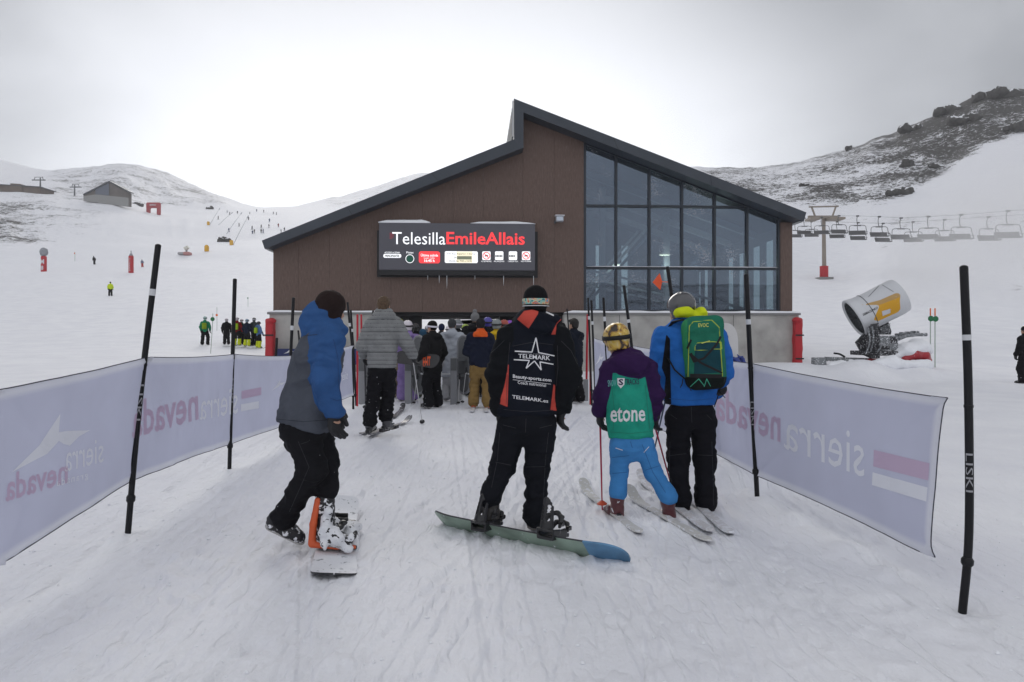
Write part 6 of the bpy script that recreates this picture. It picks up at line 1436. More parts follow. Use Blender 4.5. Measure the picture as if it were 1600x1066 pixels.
ski(G(1112, 838), G(1000, 752), 'white ski under the left boot of the backpack skier', (SKP, SKD), bind=jd['tl'][0]*.5+jd['tl'][1]*.5-V(0, 0, .06))
ski(G(1143, 841), G(1060, 765), 'white ski under the right boot of the backpack skier', (SKP, SKD), bind=jd['tr'][0]*.5+jd['tr'][1]*.5-V(0, 0, .06))
ski_pole(jd['wl']+V(0, .04, -.06), G(1012, 752), 'dark blue ski pole with orange basket held by the backpack skier', mat('pole_blue', (.03, .05, .10), .4), BSK)
# the backpack
Mp = Matrix.Rotation(R(-4), 3, 'Y'); bc = Dp(1100, 552, -.215); pk = empty('backpack', bc, 0, 'green and dark teal backpack with black straps on the blue-jacketed skier', 'backpack')
GRN1, GRN2, LIME = (.020, .150, .095), (.012, .052, .066), (.36, .46, .05)
PKM = cloth('pack_green', GRN1, [('pocket', GRN2), ('lime', LIME), ('base', (.010, .014, .013)), ('sidep', (.03, .22, .09))])
S = Sdf(.009, .03); S.box(bc, (.165, .10, .30), .075, Mp, 'main'); S.box(bc+V(.012, -.07, -.085), (.125, .065, .165), .05, Mp, 'pocket'); S.box(bc+V(0, -.02, .235), (.14, .09, .07), .05, Mp, 'main')
pocketP = [(1086, 541), (1090, 536), (1112, 534), (1127, 535), (1129, 582), (1084, 585)]
def ringf(poly, w): return lambda P: w-np.abs(polyfield(P, poly))
frameP = [(1075, 590), (1077, 510), (1083, 503), (1112, 500), (1124, 512), (1129, 588)]
pm, qm = S.mesh(folds(.007, 8, 8, 8, 3))
pko = mesh('bag', pm, qm, PKM, pk, True, attrs={'pocket': polyfield(pm, pocketP), 'lime': np.maximum(ringf(pocketP[:4]+[(1128, 545), (1086, 548)], .003)(pm), ringf(frameP, .0035)(pm))*1.0-(pm[:, 1] > bc.y+.06)*.1, 'base': polyfield(pm, [(1060, 589), (1140, 589), (1140, 620), (1060, 620)]), 'sidep': polyfield(pm, [(1060, 500), (1074, 500), (1073, 590), (1060, 590)])})
bvP = bvh_of(pko)
print_on('lettering', text_mesh('EVOC', .02), [(1091, 505.5), (1107, 505), (1107, 511), (1091, 511.5)], bvP, mat('print_lime', (.5, .55, .12), .6), pk)
STR = mat('webbing_black', (.010, .010, .011), .8)
def strap(pts, w, off=.006, pr=pk, bv=None, m=STR, name='strap'):
    v, f = strokes(list(zip(pts, pts[1:])), w, 8); return print_px(name, v, f, bv or bvP, m, pr, off)
strap([(1085, 565), (1100, 560), (1120, 538), (1126, 526)], 3.2); strap([(1079, 553), (1095, 567), (1128, 583)], 3.2); strap([(1072, 587), (1128, 588)], 6.0, .005); strap([(1074, 545), (1080, 531)], 3); strap([(1079, 552), (1086, 566)], 5)
GT = mat('webbing_green', (.05, .38, .24), .7)
for seg in ([(1079, 604), (1092, 592)], [(1092, 592), (1100, 602)], [(1100, 604), (1104, 592)], [(1104, 592), (1110, 603)]): strap(seg, 1.2, .008, m=GT, name='lash_cord')
v, f = strokes([((1096, 537), (1109, 533))], 1.8, 4); print_px('zip_pull', v, f, bvP, mat('print_lime', (.5, .55, .12), .6), pk, .012)
for (a, b_) in ((Dp(1066, 500, -.17), Dp(1040, 520, .02)), (Dp(1112, 500, -.17), Dp(1122, 515, .02))):
    mb = MB(); mb.tube([a, a.lerp(b_, .5)+V(0, 0, .04), b_, b_+V(0, .14, -.16)], .026, 8, flat=.35); mb.build('shoulder_strap', STR, pk, True)
mb = MB(); mb.tube([Dp(1070, 592, -.20), Dp(1054, 578, -.16), Dp(1044, 560, -.10)], .016, 6, flat=.4); mb.build('waist_strap', STR, pk, True)
for pts in ([(1067, 592), (1066, 600), (1063, 606)], [(1073, 593), (1075, 602), (1080, 611)], [(1127, 590), (1125, 612), (1133, 622)], [(1124, 612), (1119, 628), (1116, 636)]):
    mb = MB(); mb.tube([Dp(x, y, -.20) for x, y in pts], .009, 5, flat=.4); mb.build('loose_strap', STR, pk, True)

# ---- E: tall skier in the grey quilted jacket
YE = 10.1; Ep = lambda x, y, dy=0: J(x, y, YE+dy)
je = dict(torso=[(Ep(597, 573), .205), (Ep(597, 556), .205), (Ep(598, 535), .21), (Ep(600, 512), .205), (Ep(600, 500), .17)],
          sl=Ep(580, 508), el=Ep(567, 541, .0), wl=Ep(569, 553, .16), sr=Ep(620, 508), er=Ep(636, 538, .02), wr=Ep(644, 553, .12), neck=Ep(600, 490), head=Ep(600.5, 478),
          hl=Ep(588, 586), kl=Ep(584, 618, .03), al=Ep(578, 655), hr=Ep(607, 586), kr=Ep(607, 614, .12), ar=Ep(603, 646, .15),
          tl=(Ep(576, 674, -.06), Ep(583, 669, .2), Ep(578, 650)), tr=(Ep(601, 670, .1), Ep(613, 668, .28), Ep(603, 640, .15)), dl=(.1, .3, -1), dr=(.2, .3, -1))
def quilt(P):
    z = P[:, 2]; ph = (z/ .060) % 1.0; return .016*np.sqrt(np.clip(1-(2*ph-1)**2, 0, 1))-.010+(fbm(P*np.array([14, 14, 10]), 2)-.5)*.014
jkE = dict(m=cloth('grey_quilted', (.21, .215, .215), [('groove_shade', (.06, .062, .064))]), zones={'groove_shade': lambda P, S: .0045-np.minimum((P[:, 2]/.060) % 1, 1-(P[:, 2]/.060) % 1)*.060}, q=.68, arm=(.105, .098, .078), disp=quilt, hood=[hood_at(Ep(600, 494, -.05), .165, .12, .085), hood_at(Ep(600, 488, .0), .13, .12, .07)])  # darker lines paint the shade into the quilt grooves
HAIR = mat('hair_brown', (.085, .050, .026), .6, bump=.006, bscale=60, var=.35, vscale=40)
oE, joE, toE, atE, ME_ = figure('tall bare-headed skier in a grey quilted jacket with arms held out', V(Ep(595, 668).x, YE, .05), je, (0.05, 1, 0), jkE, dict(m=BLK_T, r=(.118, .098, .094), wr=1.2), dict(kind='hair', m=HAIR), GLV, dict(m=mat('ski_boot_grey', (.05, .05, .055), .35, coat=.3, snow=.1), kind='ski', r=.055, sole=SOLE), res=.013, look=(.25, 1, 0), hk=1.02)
for q, (a, b_) in enumerate((((562, 681), (642, 660)), ((577, 684), (610, 664)))):
    ski(G(*a), G(*b_), ('dark-tipped ski angled right under the boots of the grey quilted jacket', 'second ski half hidden under the boots of the grey quilted jacket')[q], (mat('ski_top_grey', (.20, .20, .21), .3, snow=.35), SKD), bind=je['tr' if q == 0 else 'tl'][0]*.5+je['tr' if q == 0 else 'tl'][1]*.5-V(0, 0, .05))
ski_pole(je['wr']+V(.0, .03, -.05), G(660, 663), 'white ski pole planted right of the grey quilted jacket', mat('pole_white', (.5, .5, .5), .4))
ski_pole(je['wl']+V(0, .03, -.05), J(571, 640, 10.9), 'dark ski pole held left of the grey quilted jacket', mat('pole_dark', (.02, .02, .024), .4))
# ------------------------------------------------------------------ the queue and the people on the pistes
def standing(px, d, head_py, yaw, label, jm, tm, head, gl=GLV, bt=None, pose=0, group='people queuing at the lift', res=.018, hood=True, long=0.0, bulk=1.0, foot=None, look=None, zones=None, lean=0.0, k=1.0, tzones=None):
    """One person on the snow at distance d; yaw turns them left from facing away. The height follows from where the top of the head shows."""
    x = (px-CX)/F*d; z0 = gz(x, d) if foot is None else foot; H = CAMH-(head_py-HY)/F*d-z0; s = H/1.86
    M = Matrix.Translation((x, d, z0)) @ Matrix.Rotation(R(yaw), 4, 'Z') @ Matrix.Scale(s, 4); T = lambda a, b_, c: M @ V(a, b_+lean*max(0, c-.9), c)
    r_ = random.Random(int(px*13+d*7)); w = r_.uniform(-.02, .03); st = r_.uniform(-.03, .05); B = bulk
    hm = .86-long; rz = s
    j = dict(torso=[(T(0, 0, hm), (.195+long*.1)*rz*B), (T(0, 0, hm+.12), .195*rz*B), (T(0, .01, 1.12), .195*rz*B), (T(0, .0, 1.30), .195*rz*B), (T(0, 0, 1.40), .15*rz*B)],
             neck=T(0, 0, 1.56), head=T(0, .02, 1.70), sl=T(-.19, 0, 1.44), sr=T(.19, 0, 1.44), hl=T(-.10, 0, .86), hr=T(.10, 0, .86), kl=T(-.13-w, .05+st, .50), kr=T(.13+w, .05-st, .50), al=T(-.14-w, -.02+st, .16), ar=T(.14+w, -.02-st, .16))
    poses = [dict(el=T(-.29, -.03, 1.17), wl=T(-.27, .10, .94), er=T(.29, -.03, 1.17), wr=T(.27, .10, .94)),
             dict(el=T(-.27, .02, 1.17), wl=T(-.16, .26, 1.12), er=T(.27, .02, 1.17), wr=T(.16, .26, 1.12)),
             dict(el=T(-.26, .16, 1.28), wl=T(-.07, .30, 1.58), er=T(.26, .16, 1.28), wr=T(.07, .30, 1.58)),
             dict(el=T(-.29, .0, 1.17), wl=T(-.25, .22, 1.0), er=T(.32, -.02, 1.20), wr=T(.50, .02, .98))]
    j.update(poses[pose])
    D = lambda v: (M.to_3x3() @ Vector(v))
    j['dl'], j['dr'] = [(D((0, .2, -1)), D((0, .2, -1))), (D((.8, .5, 0)), D((-.8, .5, 0))), (D((.3, .2, 1)), D((-.3, .2, 1))), (D((.1, .4, -1)), D((.3, .2, -1)))][pose]
    for sd_, a in (('tl', -1), ('tr', 1)):
        xx = a*(.14+w); yy = -.09+(st if a < 0 else -st); j[sd_] = (T(xx, yy, .02), T(xx+a*.03, yy+.28, .02), T(xx, yy+.06, .24))
    fwd = D((0, 1, 0)); hoods = [hood_at(T(0, -.09, 1.50), .13*s, .10*s, .075*s, 0), hood_at(T(0, -.01, 1.53), .12*s, .11*s, .06*s)] if hood else [hood_at(T(0, 0, 1.53), .10*s, .09*s, .06*s)]
    jk = dict(m=jm, q=.72, arm=(.098*s*B, .088*s*B, .068*s*B), hood=hoods, wr=1.0, zones=zones or {})
    if long: pass
    lk = D(look) if look else fwd
    o = figure(label, V(x, d, z0), j, fwd, jk, dict(m=tm, r=(.120*s, .105*s, .102*s), wr=1.0, zones=tzones or {}), head, gl, bt or dict(m=BBOOT, kind='ski', r=.055*s), res=res, group=group, look=lk, hk=1.02*s*k)
    return o, M, s
HEL = lambda n, c, **kw: dict(kind='helmet', m=mat('helmet_'+n, c, .3, coat=.3), strap=mat('strap_black', (.01, .01, .011), .7), sh=.01, **kw)
BEA = lambda n, c, **kw: dict(kind='beanie', m=cloth('knit_'+n, c), **kw)
NAVYJ = cloth('navy_jacket', (.011, .014, .028), [('orange', (.62, .10, .02))]); KHAKI = cloth('khaki_trousers', (.21, .135, .05)); KHAK2 = cloth('sand_trousers', (.23, .19, .13)); LILAC = cloth('lilac_suit', (.25, .18, .40)); LGREY = cloth('pale_grey_coat', (.34, .36, .40)); PALET = cloth('pale_trousers', (.36, .36, .37)); YELJ = cloth('mustard_jacket', (.55, .36, .02)); OLIVE = cloth('olive_jacket', (.07, .072, .055)); NEONJ = cloth('neon_jacket', (.55, .68, .03)); DGREY = cloth('dark_grey_jacket', (.03, .03, .034)); GREENJ = cloth('green_jacket', (.02, .20, .10)); ORBOOT = dict(m=mat('ski_boot_orange', (.50, .09, .02), .35, coat=.3), kind='ski', r=.056)
def collar(M, s): return {'orange': lambda P, S: np.minimum(np.minimum(S.dist(P, ['torso', 'al', 'ar']), .05)-S.dist(P, ['hood'])+.004, P[:, 2]-(M.translation.z+1.46*s))}
# front row
Mx = Matrix.Translation(on_ground(676, 14.1))
o1, M1, s1 = standing(676, 14.1, 500, 52, 'person in long black jacket with white goggles on a black cap, looking left', cloth('black_parka', (.012, .012, .013)), BLK_T, BEA('black', (.010, .009, .009), strap=mat('strap_white', (.6, .58, .66), .6), gm=mat('goggles_white', (.6, .6, .66), .3)), bt=dict(m=BBOOT, kind='soft', r=.06), long=.08, pose=0, bulk=1.05, look=(-.15, 1, -.05))
z0 = gz(*on_ground(751, 13.9).xy); s_ = (CAMH-(496-HY)/F*13.9-z0)/1.86
o8, M8, s8 = standing(751, 13.9, 496, 0, 'person in navy jacket with bright orange collar and khaki trousers', NAVYJ, KHAKI, BEA('charcoal', (.018, .018, .020)), bt=ORBOOT, pose=1, bulk=1.08, zones=collar(Matrix.Translation((0, 0, z0)), s_))
standing(706, 15.4, 497, -12, 'person in long pale grey coat with a dark grey hat and blue scarf', LGREY, PALET, BEA('dark_grey', (.05, .052, .056)), bt=dict(m=mat('boot_grey', (.12, .12, .13), .5), kind='soft', r=.058), long=.30, bulk=1.0)
standing(637, 15.4, 500, 15, 'person in lilac ski suit and white helmet behind the grey quilted jacket', LILAC, LILAC, HEL('white', (.62, .58, .62)), pose=1)
standing(623.5, 16.2, 497, 5, 'person in black jacket and sand trousers with a black and neon helmet', BLK_C, KHAK2, HEL('black_neon', (.16, .20, .02)))
standing(661, 16.4, 513, 20, 'person in olive jacket with blue hat half hidden behind the black parka', OLIVE, OLIVE, BEA('blue', (.03, .08, .14)), bt=dict(m=mat('ski_boot_teal', (.02, .25, .30), .4), kind='ski', r=.055))
standing(715, 17.4, 498, 25, 'person in black jacket and grey helmet with white goggle strap', BLK_C, BLK_T, HEL('grey', (.16, .17, .18)) | dict(strap=mat('strap_white', (.6, .58, .66), .6)))
standing(742, 16.8, 487, -15, 'tall person in black jacket with a pale grey bobble hat', BLK_C, BLK_T, BEA('pale_grey', (.17, .17, .175), pom=True), bulk=1.1)
standing(762, 17.8, 495, 0, 'person in black jacket with a blue-violet helmet behind the orange collar', BLK_C, BLK_T, HEL('violet', (.06, .05, .30)))
standing(776, 16.4, 498, -10, 'person in mustard yellow jacket with a patterned grey helmet', YELJ, DGREY, HEL('patterned', (.20, .22, .22)))
standing(788, 18.2, 499, 5, 'person in dark grey jacket with a brick red helmet', DGREY, BLK_T, HEL('brick', (.36, .06, .04)))
standing(797, 19.3, 500, 0, 'person in dark jacket with a bright purple helmet', BLK_C, BLK_T, HEL('purple', (.24, .06, .50)))
standing(806, 17.0, 494, 10, 'person in dark grey jacket with a dark knitted hat left of the star jacket shoulder', DGREY, BLK_T, BEA('graphite', (.03, .032, .032)))
standing(727, 20.0, 506, 0, 'small person in neon yellow jacket deep in the queue', NEONJ, BLK_T, HEL('lime', (.30, .40, .05)))
standing(649, 21.5, 505, 0, 'person in black jacket deep in the queue left of the olive jacket', BLK_C, BLK_T, HEL('black', (.02, .02, .022)))
standing(690, 21.0, 505, 0, 'person in grey jacket deep in the queue between two hats', DGREY, BLK_T, BEA('night_blue', (.015, .02, .05)))
for (px_, d_, h_, y_, lb_, jm_, hd_) in ((668, 23.5, 508, 10, 'person in black with grey hat far back in the queue', BLK_C, BEA('pale_grey', (.17, .17, .175))), (701, 24.5, 509, -10, 'person in dark jacket with white helmet far back in the queue', DGREY, HEL('white', (.62, .58, .62))), (734, 23.0, 505, 5, 'person in black with black helmet far back, left of the bobble hat', BLK_C, HEL('black', (.02, .02, .022))),
    (769, 23.5, 506, 0, 'person in navy with dark hat far back, between violet and patterned helmets', cloth('midnight_jacket', (.012, .016, .035)), BEA('soot', (.012, .012, .013))), (612, 20.5, 503, 0, 'person in dark jacket with dark hat in front of the black column', DGREY, BEA('graphite', (.03, .032, .032))), (641, 18.6, 506, -8, 'person in burgundy jacket behind the lilac suit', cloth('burgundy_jacket', (.06, .012, .02)), HEL('black', (.02, .02, .022)))):
    standing(px_, d_, h_, y_, lb_, jm_, BLK_T, hd_)
o15, M15, s15 = standing(897, 15.1, 496, 48, 'person in dark navy jacket taking a photo at the right end of the queue', cloth('dark_navy_parka', (.010, .013, .022)), BLK_T, dict(kind='hair', m=mat('hair_black', (.010, .008, .007), .5, bump=.006, bscale=60)), pose=2, bt=dict(m=BBOOT, kind='soft', r=.058), bulk=1.08, long=.06)
o = empty('camera', M15 @ V(0, .36, 1.64), R(48), 'small black camera held up by the person in dark navy', 'camera')
b = MB(); b.box((-.07, -.03, -.05), (.07, .03, .05)); b.build('camera_body', BLACK, o, world=False, bevel=.01); b = MB(); b.lathe([(.0001, 0), (.036, 0), (.036, .07), (.03, .08), (.0001, .08)], Matrix.Rotation(R(-90), 4, 'X'), 14); b.build('lens', BLACK, o, True, world=False)
standing(1602, 20.5, 509, 20, 'dark-clothed person cut off by the right picture edge', BLK_C, BLK_T, BEA('soot', (.012, .012, .013)), group=None, bulk=1.05)
# snowboard under the arm of the black parka, and skis of the front row
p = M1 @ V(.12, -.12, .80); o = empty('snowboard', p, 0, 'black snowboard with orange marks carried by the person in the black parka', 'snowboard')
xa1 = nrm(V(-.72, .62, .06)); tail_ = V((687-CX)/F*13.5, 13.5, CAMH-(566-HY)/F*13.5)
strip('deck', tail_+xa1*1.35, tail_-V(0, 0, 0), .30, V(-.45, -.85, .45), None, o, .012, .02, .02, .30, .08, mats=[mat('board_black', (.02, .02, .022), .35), EDGEM, EDGEM])
dk = bpy.data.objects[[c.name for c in o.children][0]]; bvK = bvh_of(dk)
print_on('lettering', text_mesh('EHT', .03), [(661, 557), (673, 557), (673, 575), (661, 575)], bvK, mat('print_orange', (.6, .08, .02), .6), o, .008)
for (a, b_, lab) in (((737, 646), (746, 622), 'white ski under the left orange boot in the queue'), ((760, 646), (756, 622), 'white ski under the right orange boot in the queue')):
    ski(G(*a), G(*b_), lab, (SKP, SKD))
ski(G(613, 656), G(630, 640), 'dark ski pointing into the queue behind the grey quilted jacket', (mat('ski_top_black', (.03, .03, .034), .35, snow=.3), SKD))
for (g, t, lab) in (((766, 592), (770, 640), 'ski pole leaning by the khaki trousers, right one'), ((728, 580), (722, 632), 'pale ski pole beside the turnstile near the khaki trousers'), ((718, 590), (716, 634), 'second pale ski pole beside the middle turnstile'), ((652, 590), (646, 634), 'ski pole behind the black parka')):
    ski_pole(J(*g, 14.4), G(*t), lab, mat('pole_white', (.5, .5, .5), .4))
# white snowboard standing behind the right banner
q = hit(1138, 655); q = V((1140-CX)/F*7.1, 7.1, gz((1140-CX)/F*7.1, 7.1)); o = empty('snowboard', q, 0, 'white snowboard with dark rim stood behind the banner beside the backpack skier', 'snowboard')
tp = J(1131, 505, 7.2); bt_ = J(1150, 725, 7.1); bt_.z = q.z-.05
strip('deck', bt_, tp, .255, (.15, -1, .05), None, o, .012, .01, .01, .29, .1, mats=[mat('board_white', (.58, .57, .56), .35), EDGEM, EDGEM])
xq = nrm(tp-bt_); binding('binding', bt_.lerp(tp, .70)+V(.02, -.02, 0), xq, nrm(V(.15, -1, .05)), nrm(V(1, .1, .1)), mat('binding_blue', (.03, .05, .22), .4), .2, o, True, BIND)
S = Sdf(.008, .01); S.box(tp-xq*.16+V(-.0, -.012, 0), (.03, .012, .03), .01); S.build('badge', BIND, o)

# group of skiers by the left wall
def far_person(px, pyf, hpy, yaw, label, jm, tm, head, pose=0, group='skiers standing left of the station', skis=True, **kw):
    p = hit(px, pyf, 20); d = p.y; o, M, s = standing(px, d, hpy, yaw, label, jm, tm, head, pose=pose, group=group, res=.03, foot=p.z, bulk=.86, **kw)
    return o, M, s
SOCK = cloth('dark_with_neon_legs', (.012, .012, .014), [('neon', (.55, .62, .03))])
def socks(px, pyf):
    p = hit(px, pyf, 20); return {'neon': lambda P, S: p.z+.42-P[:, 2]}
GREY2 = cloth('slate_jacket', (.045, .055, .058))
fp_ = [far_person(320.5, 539.5, 494, 10, 'skier in green jacket with a lime green pack, standing alone by the green disc', GREENJ, BLK_T, HEL('mint', (.35, .50, .48))),
       far_person(354, 538.5, 497, 25, 'skier all in black with white helmet left of the group', BLK_C, BLK_T, HEL('white', (.62, .58, .62))),
       far_person(370.5, 540, 495, 0, 'skier in dark red jacket with lime pack behind the black pole', cloth('dark_red_jacket', (.18, .012, .015)), SOCK, HEL('white', (.62, .58, .62)), tzones=socks(370.5, 540)),
       far_person(377.5, 539, 498, -5, 'skier in dark green jacket right of the red one', cloth('bottle_green_jacket', (.02, .05, .035)), BLK_T, HEL('white', (.62, .58, .62))),
       far_person(386, 541.5, 498, -10, 'skier in dark blue jacket with pale blue helmet in the middle of the group', cloth('midnight_jacket', (.012, .016, .035)), SOCK, HEL('pale_blue', (.30, .38, .48)), tzones=socks(386, 541.5)),
       far_person(397, 541, 496, -15, 'skier in slate jacket with white-banded helmet behind the blue jersey', GREY2, BLK_T, HEL('dark_white', (.10, .11, .11)) | dict(strap=mat('strap_white', (.6, .58, .66), .6))),
       far_person(404, 544, 502, -40, 'skier in light blue jersey with neon yellow socks, arm stretched out to the right', cloth('light_blue_jersey', (.09, .17, .34)), SOCK, HEL('night', (.03, .03, .04)), pose=3, tzones=socks(404, 544))]
for (o, M, s), c, lab in ((fp_[0], (.20, .30, .02), 'small lime green pack on the green-jacketed skier'), (fp_[2], (.30, .45, .02), 'small lime green pack on the dark red jacket'), (fp_[6], (.30, .45, .02), 'small lime green pack on the light blue jersey')):
    S = Sdf(.03, .04); MR = M.to_3x3().normalized(); S.box(M @ V(0, -.20, 1.22), V(.14, .08, .20)*s, .05, MR); S.box(M @ V(0, -.27, 1.15), V(.10, .04, .10)*s, .03, MR)
    b = empty('backpack', M @ V(0, -.2, 1.2), 0, lab, 'backpack', 'small packs in the left group'); S.build('bag', cloth('lime_pack_%d' % int(c[0]*100), c), b)
for k, (a, b_) in enumerate((((348, 543.5), (372, 541.5)), ((363, 545.5), (386, 543)), ((376, 545), (404, 544)), ((386, 546.5), (416, 545.5)))):
    ski(G(*a, .03), G(*b_, .03), ('ski under the black-clothed skier left of the group', 'ski crossing in front of the dark red skier', 'ski under the dark blue jacket in the group', 'ski under the light blue jersey, lowest of the group')[k], (mat('ski_top_grey', (.20, .20, .21), .3, snow=.35), SKD), grp='skis of the left group', w=.11)
far_person(172.5, 463, 440, 30, 'person in neon yellow high-visibility jacket walking alone on the left piste', NEONJ, BLK_T, BEA('soot', (.012, .012, .013)), group=None, bt=dict(m=BBOOT, kind='soft', r=.06))
far_person(147.5, 413.5, 400, 60, 'distant skier in black leaning forward on the left piste', BLK_C, BLK_T, HEL('black', (.02, .02, .022)), group=None, lean=.35)
far_person(222.5, 418, 405, 60, 'distant skier with red trousers beside the white-lettered padded post', cloth('faded_blue_jacket', (.18, .19, .26)), cloth('red_trousers', (.42, .06, .05)), HEL('white', (.62, .58, .62)), group=None, lean=.3)
# tiny figures far up the slope: three bodies, copied
def tiny_proto(seed):
    r_ = random.Random(seed); S = Sdf(.09, .08)
    S.chain([V(0, 0, .85), V(0, 0, 1.4)], [.20, .22]); S.ell((0, .02, 1.66), (.14, .15, .16)); l = r_.uniform(-.15, .15)
    for s in (-1, 1): S.chain([V(s*.11, 0, .85), V(s*.16, .08+l*s, .45), V(s*.2, -.02+l*s, .02)], [.13, .11, .10]); S.chain([V(s*.2, 0, 1.4), V(s*.34, .05, 1.1), V(s*.30, .25, .95)], [.09, .08, .07])
    S.box((.2, .1, .0), (.06, .8, .03), .02); S.box((-.2, .1, .0), (.06, .8, .03), .02); p, q = S.mesh()
    return p, q
TINYM = [cloth('tiny_dark', (.02, .02, .026)), cloth('tiny_blue', (.03, .05, .12)), cloth('tiny_red', (.16, .02, .03))]
protos = []
for k in range(3): p, q = tiny_proto(k); o = mesh('person', p, q, TINYM[k], None, True); protos.append(o)
TP = [(354.8, 333, 1), (359, 336, 0), (371, 334, 0), (390.4, 335, 0), (388.4, 344, 0), (373.4, 354, 0), (357.7, 363, 1), (394, 359, 0), (394.5, 366, 1), (397.5, 365, 0), (408.3, 357, 0), (408, 364, 0), (411.3, 364.5, 1), (420, 356, 0), (421, 347, 1), (427, 335, 0), (432, 336, 0), (435, 355, 2), (439, 364, 0), (444.5, 361, 0), (412, 332, 0), (401, 331, 1), (341, 343, 0)]
first = {}
for px, py, k in TP:
    p = hit(px, py, 120); o = protos[k] if k not in first else protos[k].copy()
    if k in first: COL.objects.link(o)
    first[k] = 1; o.location = p; o.rotation_euler.z = random.uniform(0, 6.28); sc_ = random.uniform(.78, .95); o.scale = (sc_, sc_, sc_)
    tag(o, ('tiny dark skier far up the slope beside the station roof', 'tiny blue-clothed skier far up the slope beside the station roof', 'tiny reddish skier far up the slope above the roof tip')[k], 'person', 'tiny skiers far up the left slope')

# ------------------------------------------------------------------ the snow gun
GY = 23.4; Gp = lambda x, y, dy=0: J(x, y, GY+dy)
gun = empty('snow_gun', V(Gp(1362, 575).x, GY, gz(Gp(1362, 575).x, GY)), 0, 'white and yellow fan snow gun on a red-fendered trailer, blowing to the right', 'snow gun')
c0, c1 = Gp(1333, 498.5, .05), Gp(1399, 465, -.20); ax = nrm(c1-c0); L = (c1-c0).length; MD = Matrix.Translation(c0) @ ax.to_track_quat('Z', 'Y').to_matrix().to_4x4()
DRW = mat('drum_white', (.56, .57, .59), .4, snow=.06, zones=[('yellow', (.62, .32, .015)), ('yedge', (.45, .28, .10))])
n = 56; prof = [(.60, .06), (.66, .0), (.70, .03), (.69, .12), (.645, .30), (.625, .6), (.62, L*.55), (.63, L*.8), (.625, L), (.60, L+.16), (.57, L+.18), (.57, L+.10), (.595, L*.5), (.60, .3), (.62, .05), (.60, .06)]
pr = []
for (r0, z0_), (r1, z1_) in zip(prof, prof[1:]):
    for t in np.linspace(0, 1, 7, endpoint=False): pr.append((r0+(r1-r0)*t, z0_+(z1_-z0_)*t))
pr.append(prof[-1]); b = MB(); b.lathe(pr, MD, n)
Pv = np.array([tuple(v) for v in b.v]); YP = [(1344, 477), (1375, 469), (1400, 458), (1407, 459), (1406, 470), (1407, 483), (1403, 488), (1372, 502), (1365, 500), (1374, 479), (1372, 476.5)]
fy = polyfield(Pv, YP, .02); rel = Pv-np.array(c0); rel = rel-np.outer(rel @ np.array(ax), np.array(ax)); fy = np.where(rel @ np.array((.5, 1., 0.)) > .12, -.05, fy)
dr = mesh('drum', b.v, b.f, DRW, gun, True, attrs={'yellow': fy, 'yedge': np.minimum(fy, .10-np.abs(Pv[:, 2]-(c0.z+(Pv[:, 0]-c0.x)*.42+.33)))}); fixn(dr)
b = MB()
for k in range(18):
    t = 2*math.pi*k/18; b.tube([MD @ V(.07*math.cos(t), .07*math.sin(t), .10), MD @ V(.57*math.cos(t), .57*math.sin(t), .04)], .008, 5)
for r_ in (.15, .26, .37, .48, .57): b.tube([MD @ V(r_*math.cos(t), r_*math.sin(t), .09-.05*r_) for t in np.linspace(0, 2*math.pi, 33)[:-1]], .008, 5, closed=True)
b.build('intake_grille', STEELD, dr, True)
b = MB(); b.lathe([(.0001, .28), (.50, .28), (.50, .31), (.0001, .31)], MD, 28); b.lathe([(.592, .05), (.585, .3), (.57, L), (.555, L), (.57, .3), (.578, .05), (.592, .05)], MD, 32); b.lathe([(.0001, .14), (.16, .16), (.19, .45), (.0001, .5)], MD, 16); b.build('fan', mat('fan_dark', (.035, .035, .04), .6), dr, True)
b = MB(); b.tube([MD @ V(.635*math.cos(t), .635*math.sin(t), .5) for t in np.linspace(0, 2*math.pi, 41)[:-1]], .012, 6, closed=True); b.build('drum_band', STEELD, dr, True)
bvD = bvh_of(dr); print_on('label_plate', rect2(), [(1378, 486.5), (1391, 482.5), (1391.5, 489), (1379, 494)], bvD, mat('label_white', (.55, .55, .57), .5), dr, .008)
print_on('lettering', text_mesh('DEMACLENKO', .02), [(1348, 490.5), (1371, 479), (1371.5, 482.5), (1349, 494)], bvD, BLACK, dr, .008)
v, f = strokes([((1357, 464), (1376, 444)), ((1376, 444), (1396, 456)), ((1357, 464), (1360, 461))], .7, 8); print_px('hatch_seam', v, f, bvD, STEELD, dr, .008)
# fork, turntable, cabinet, hoses, trailer
DKS = mat('gun_dark', (.03, .03, .033), .55, snow=.3); GST = mat('gun_steel', (.19, .20, .21), .5, metal=.2, snow=.35)
b = MB(); b.prism([Gp(1338, 535, -.3), Gp(1351, 521, -.3), Gp(1357, 523, -.3), Gp(1362, 560, -.3), Gp(1348, 554, -.3)], (0, .1, 0)); b.build('fork_arm', DKS, gun)
b = MB(); b.prism([Gp(1363, 507, -.75), Gp(1373, 505, -.75), Gp(1375, 560, -.75), Gp(1361, 560, -.75)], (0, .12, 0)); b.build('fork_arm', DKS, gun)
b = MB(); b.prism([Gp(1376, 510, .2), Gp(1387, 499, .2), Gp(1393, 518, .2), Gp(1392, 523, .2), Gp(1374, 523, .2)], (0, .35, 0)); b.build('motor_mount', DKS, gun)
for k in range(5): b = MB(); b.bar(Gp(1376, 513+k*2.2, .15), Gp(1391, 506+k*3.1, .15), .03, .03); b.build('cooling_fin', GST, gun)
b = MB(); b.box(tuple(Gp(1375, 548, -.45)), tuple(Gp(1404, 524.5, -.45)+V(0, .9, 0))); b.build('control_cabinet', GST, gun, bevel=.02)
b = MB(); b.box(tuple(Gp(1391.5, 536, -.47)), tuple(Gp(1402, 527, -.47)+V(0, .03, 0))); b.build('cabinet_window', DKS, gun)
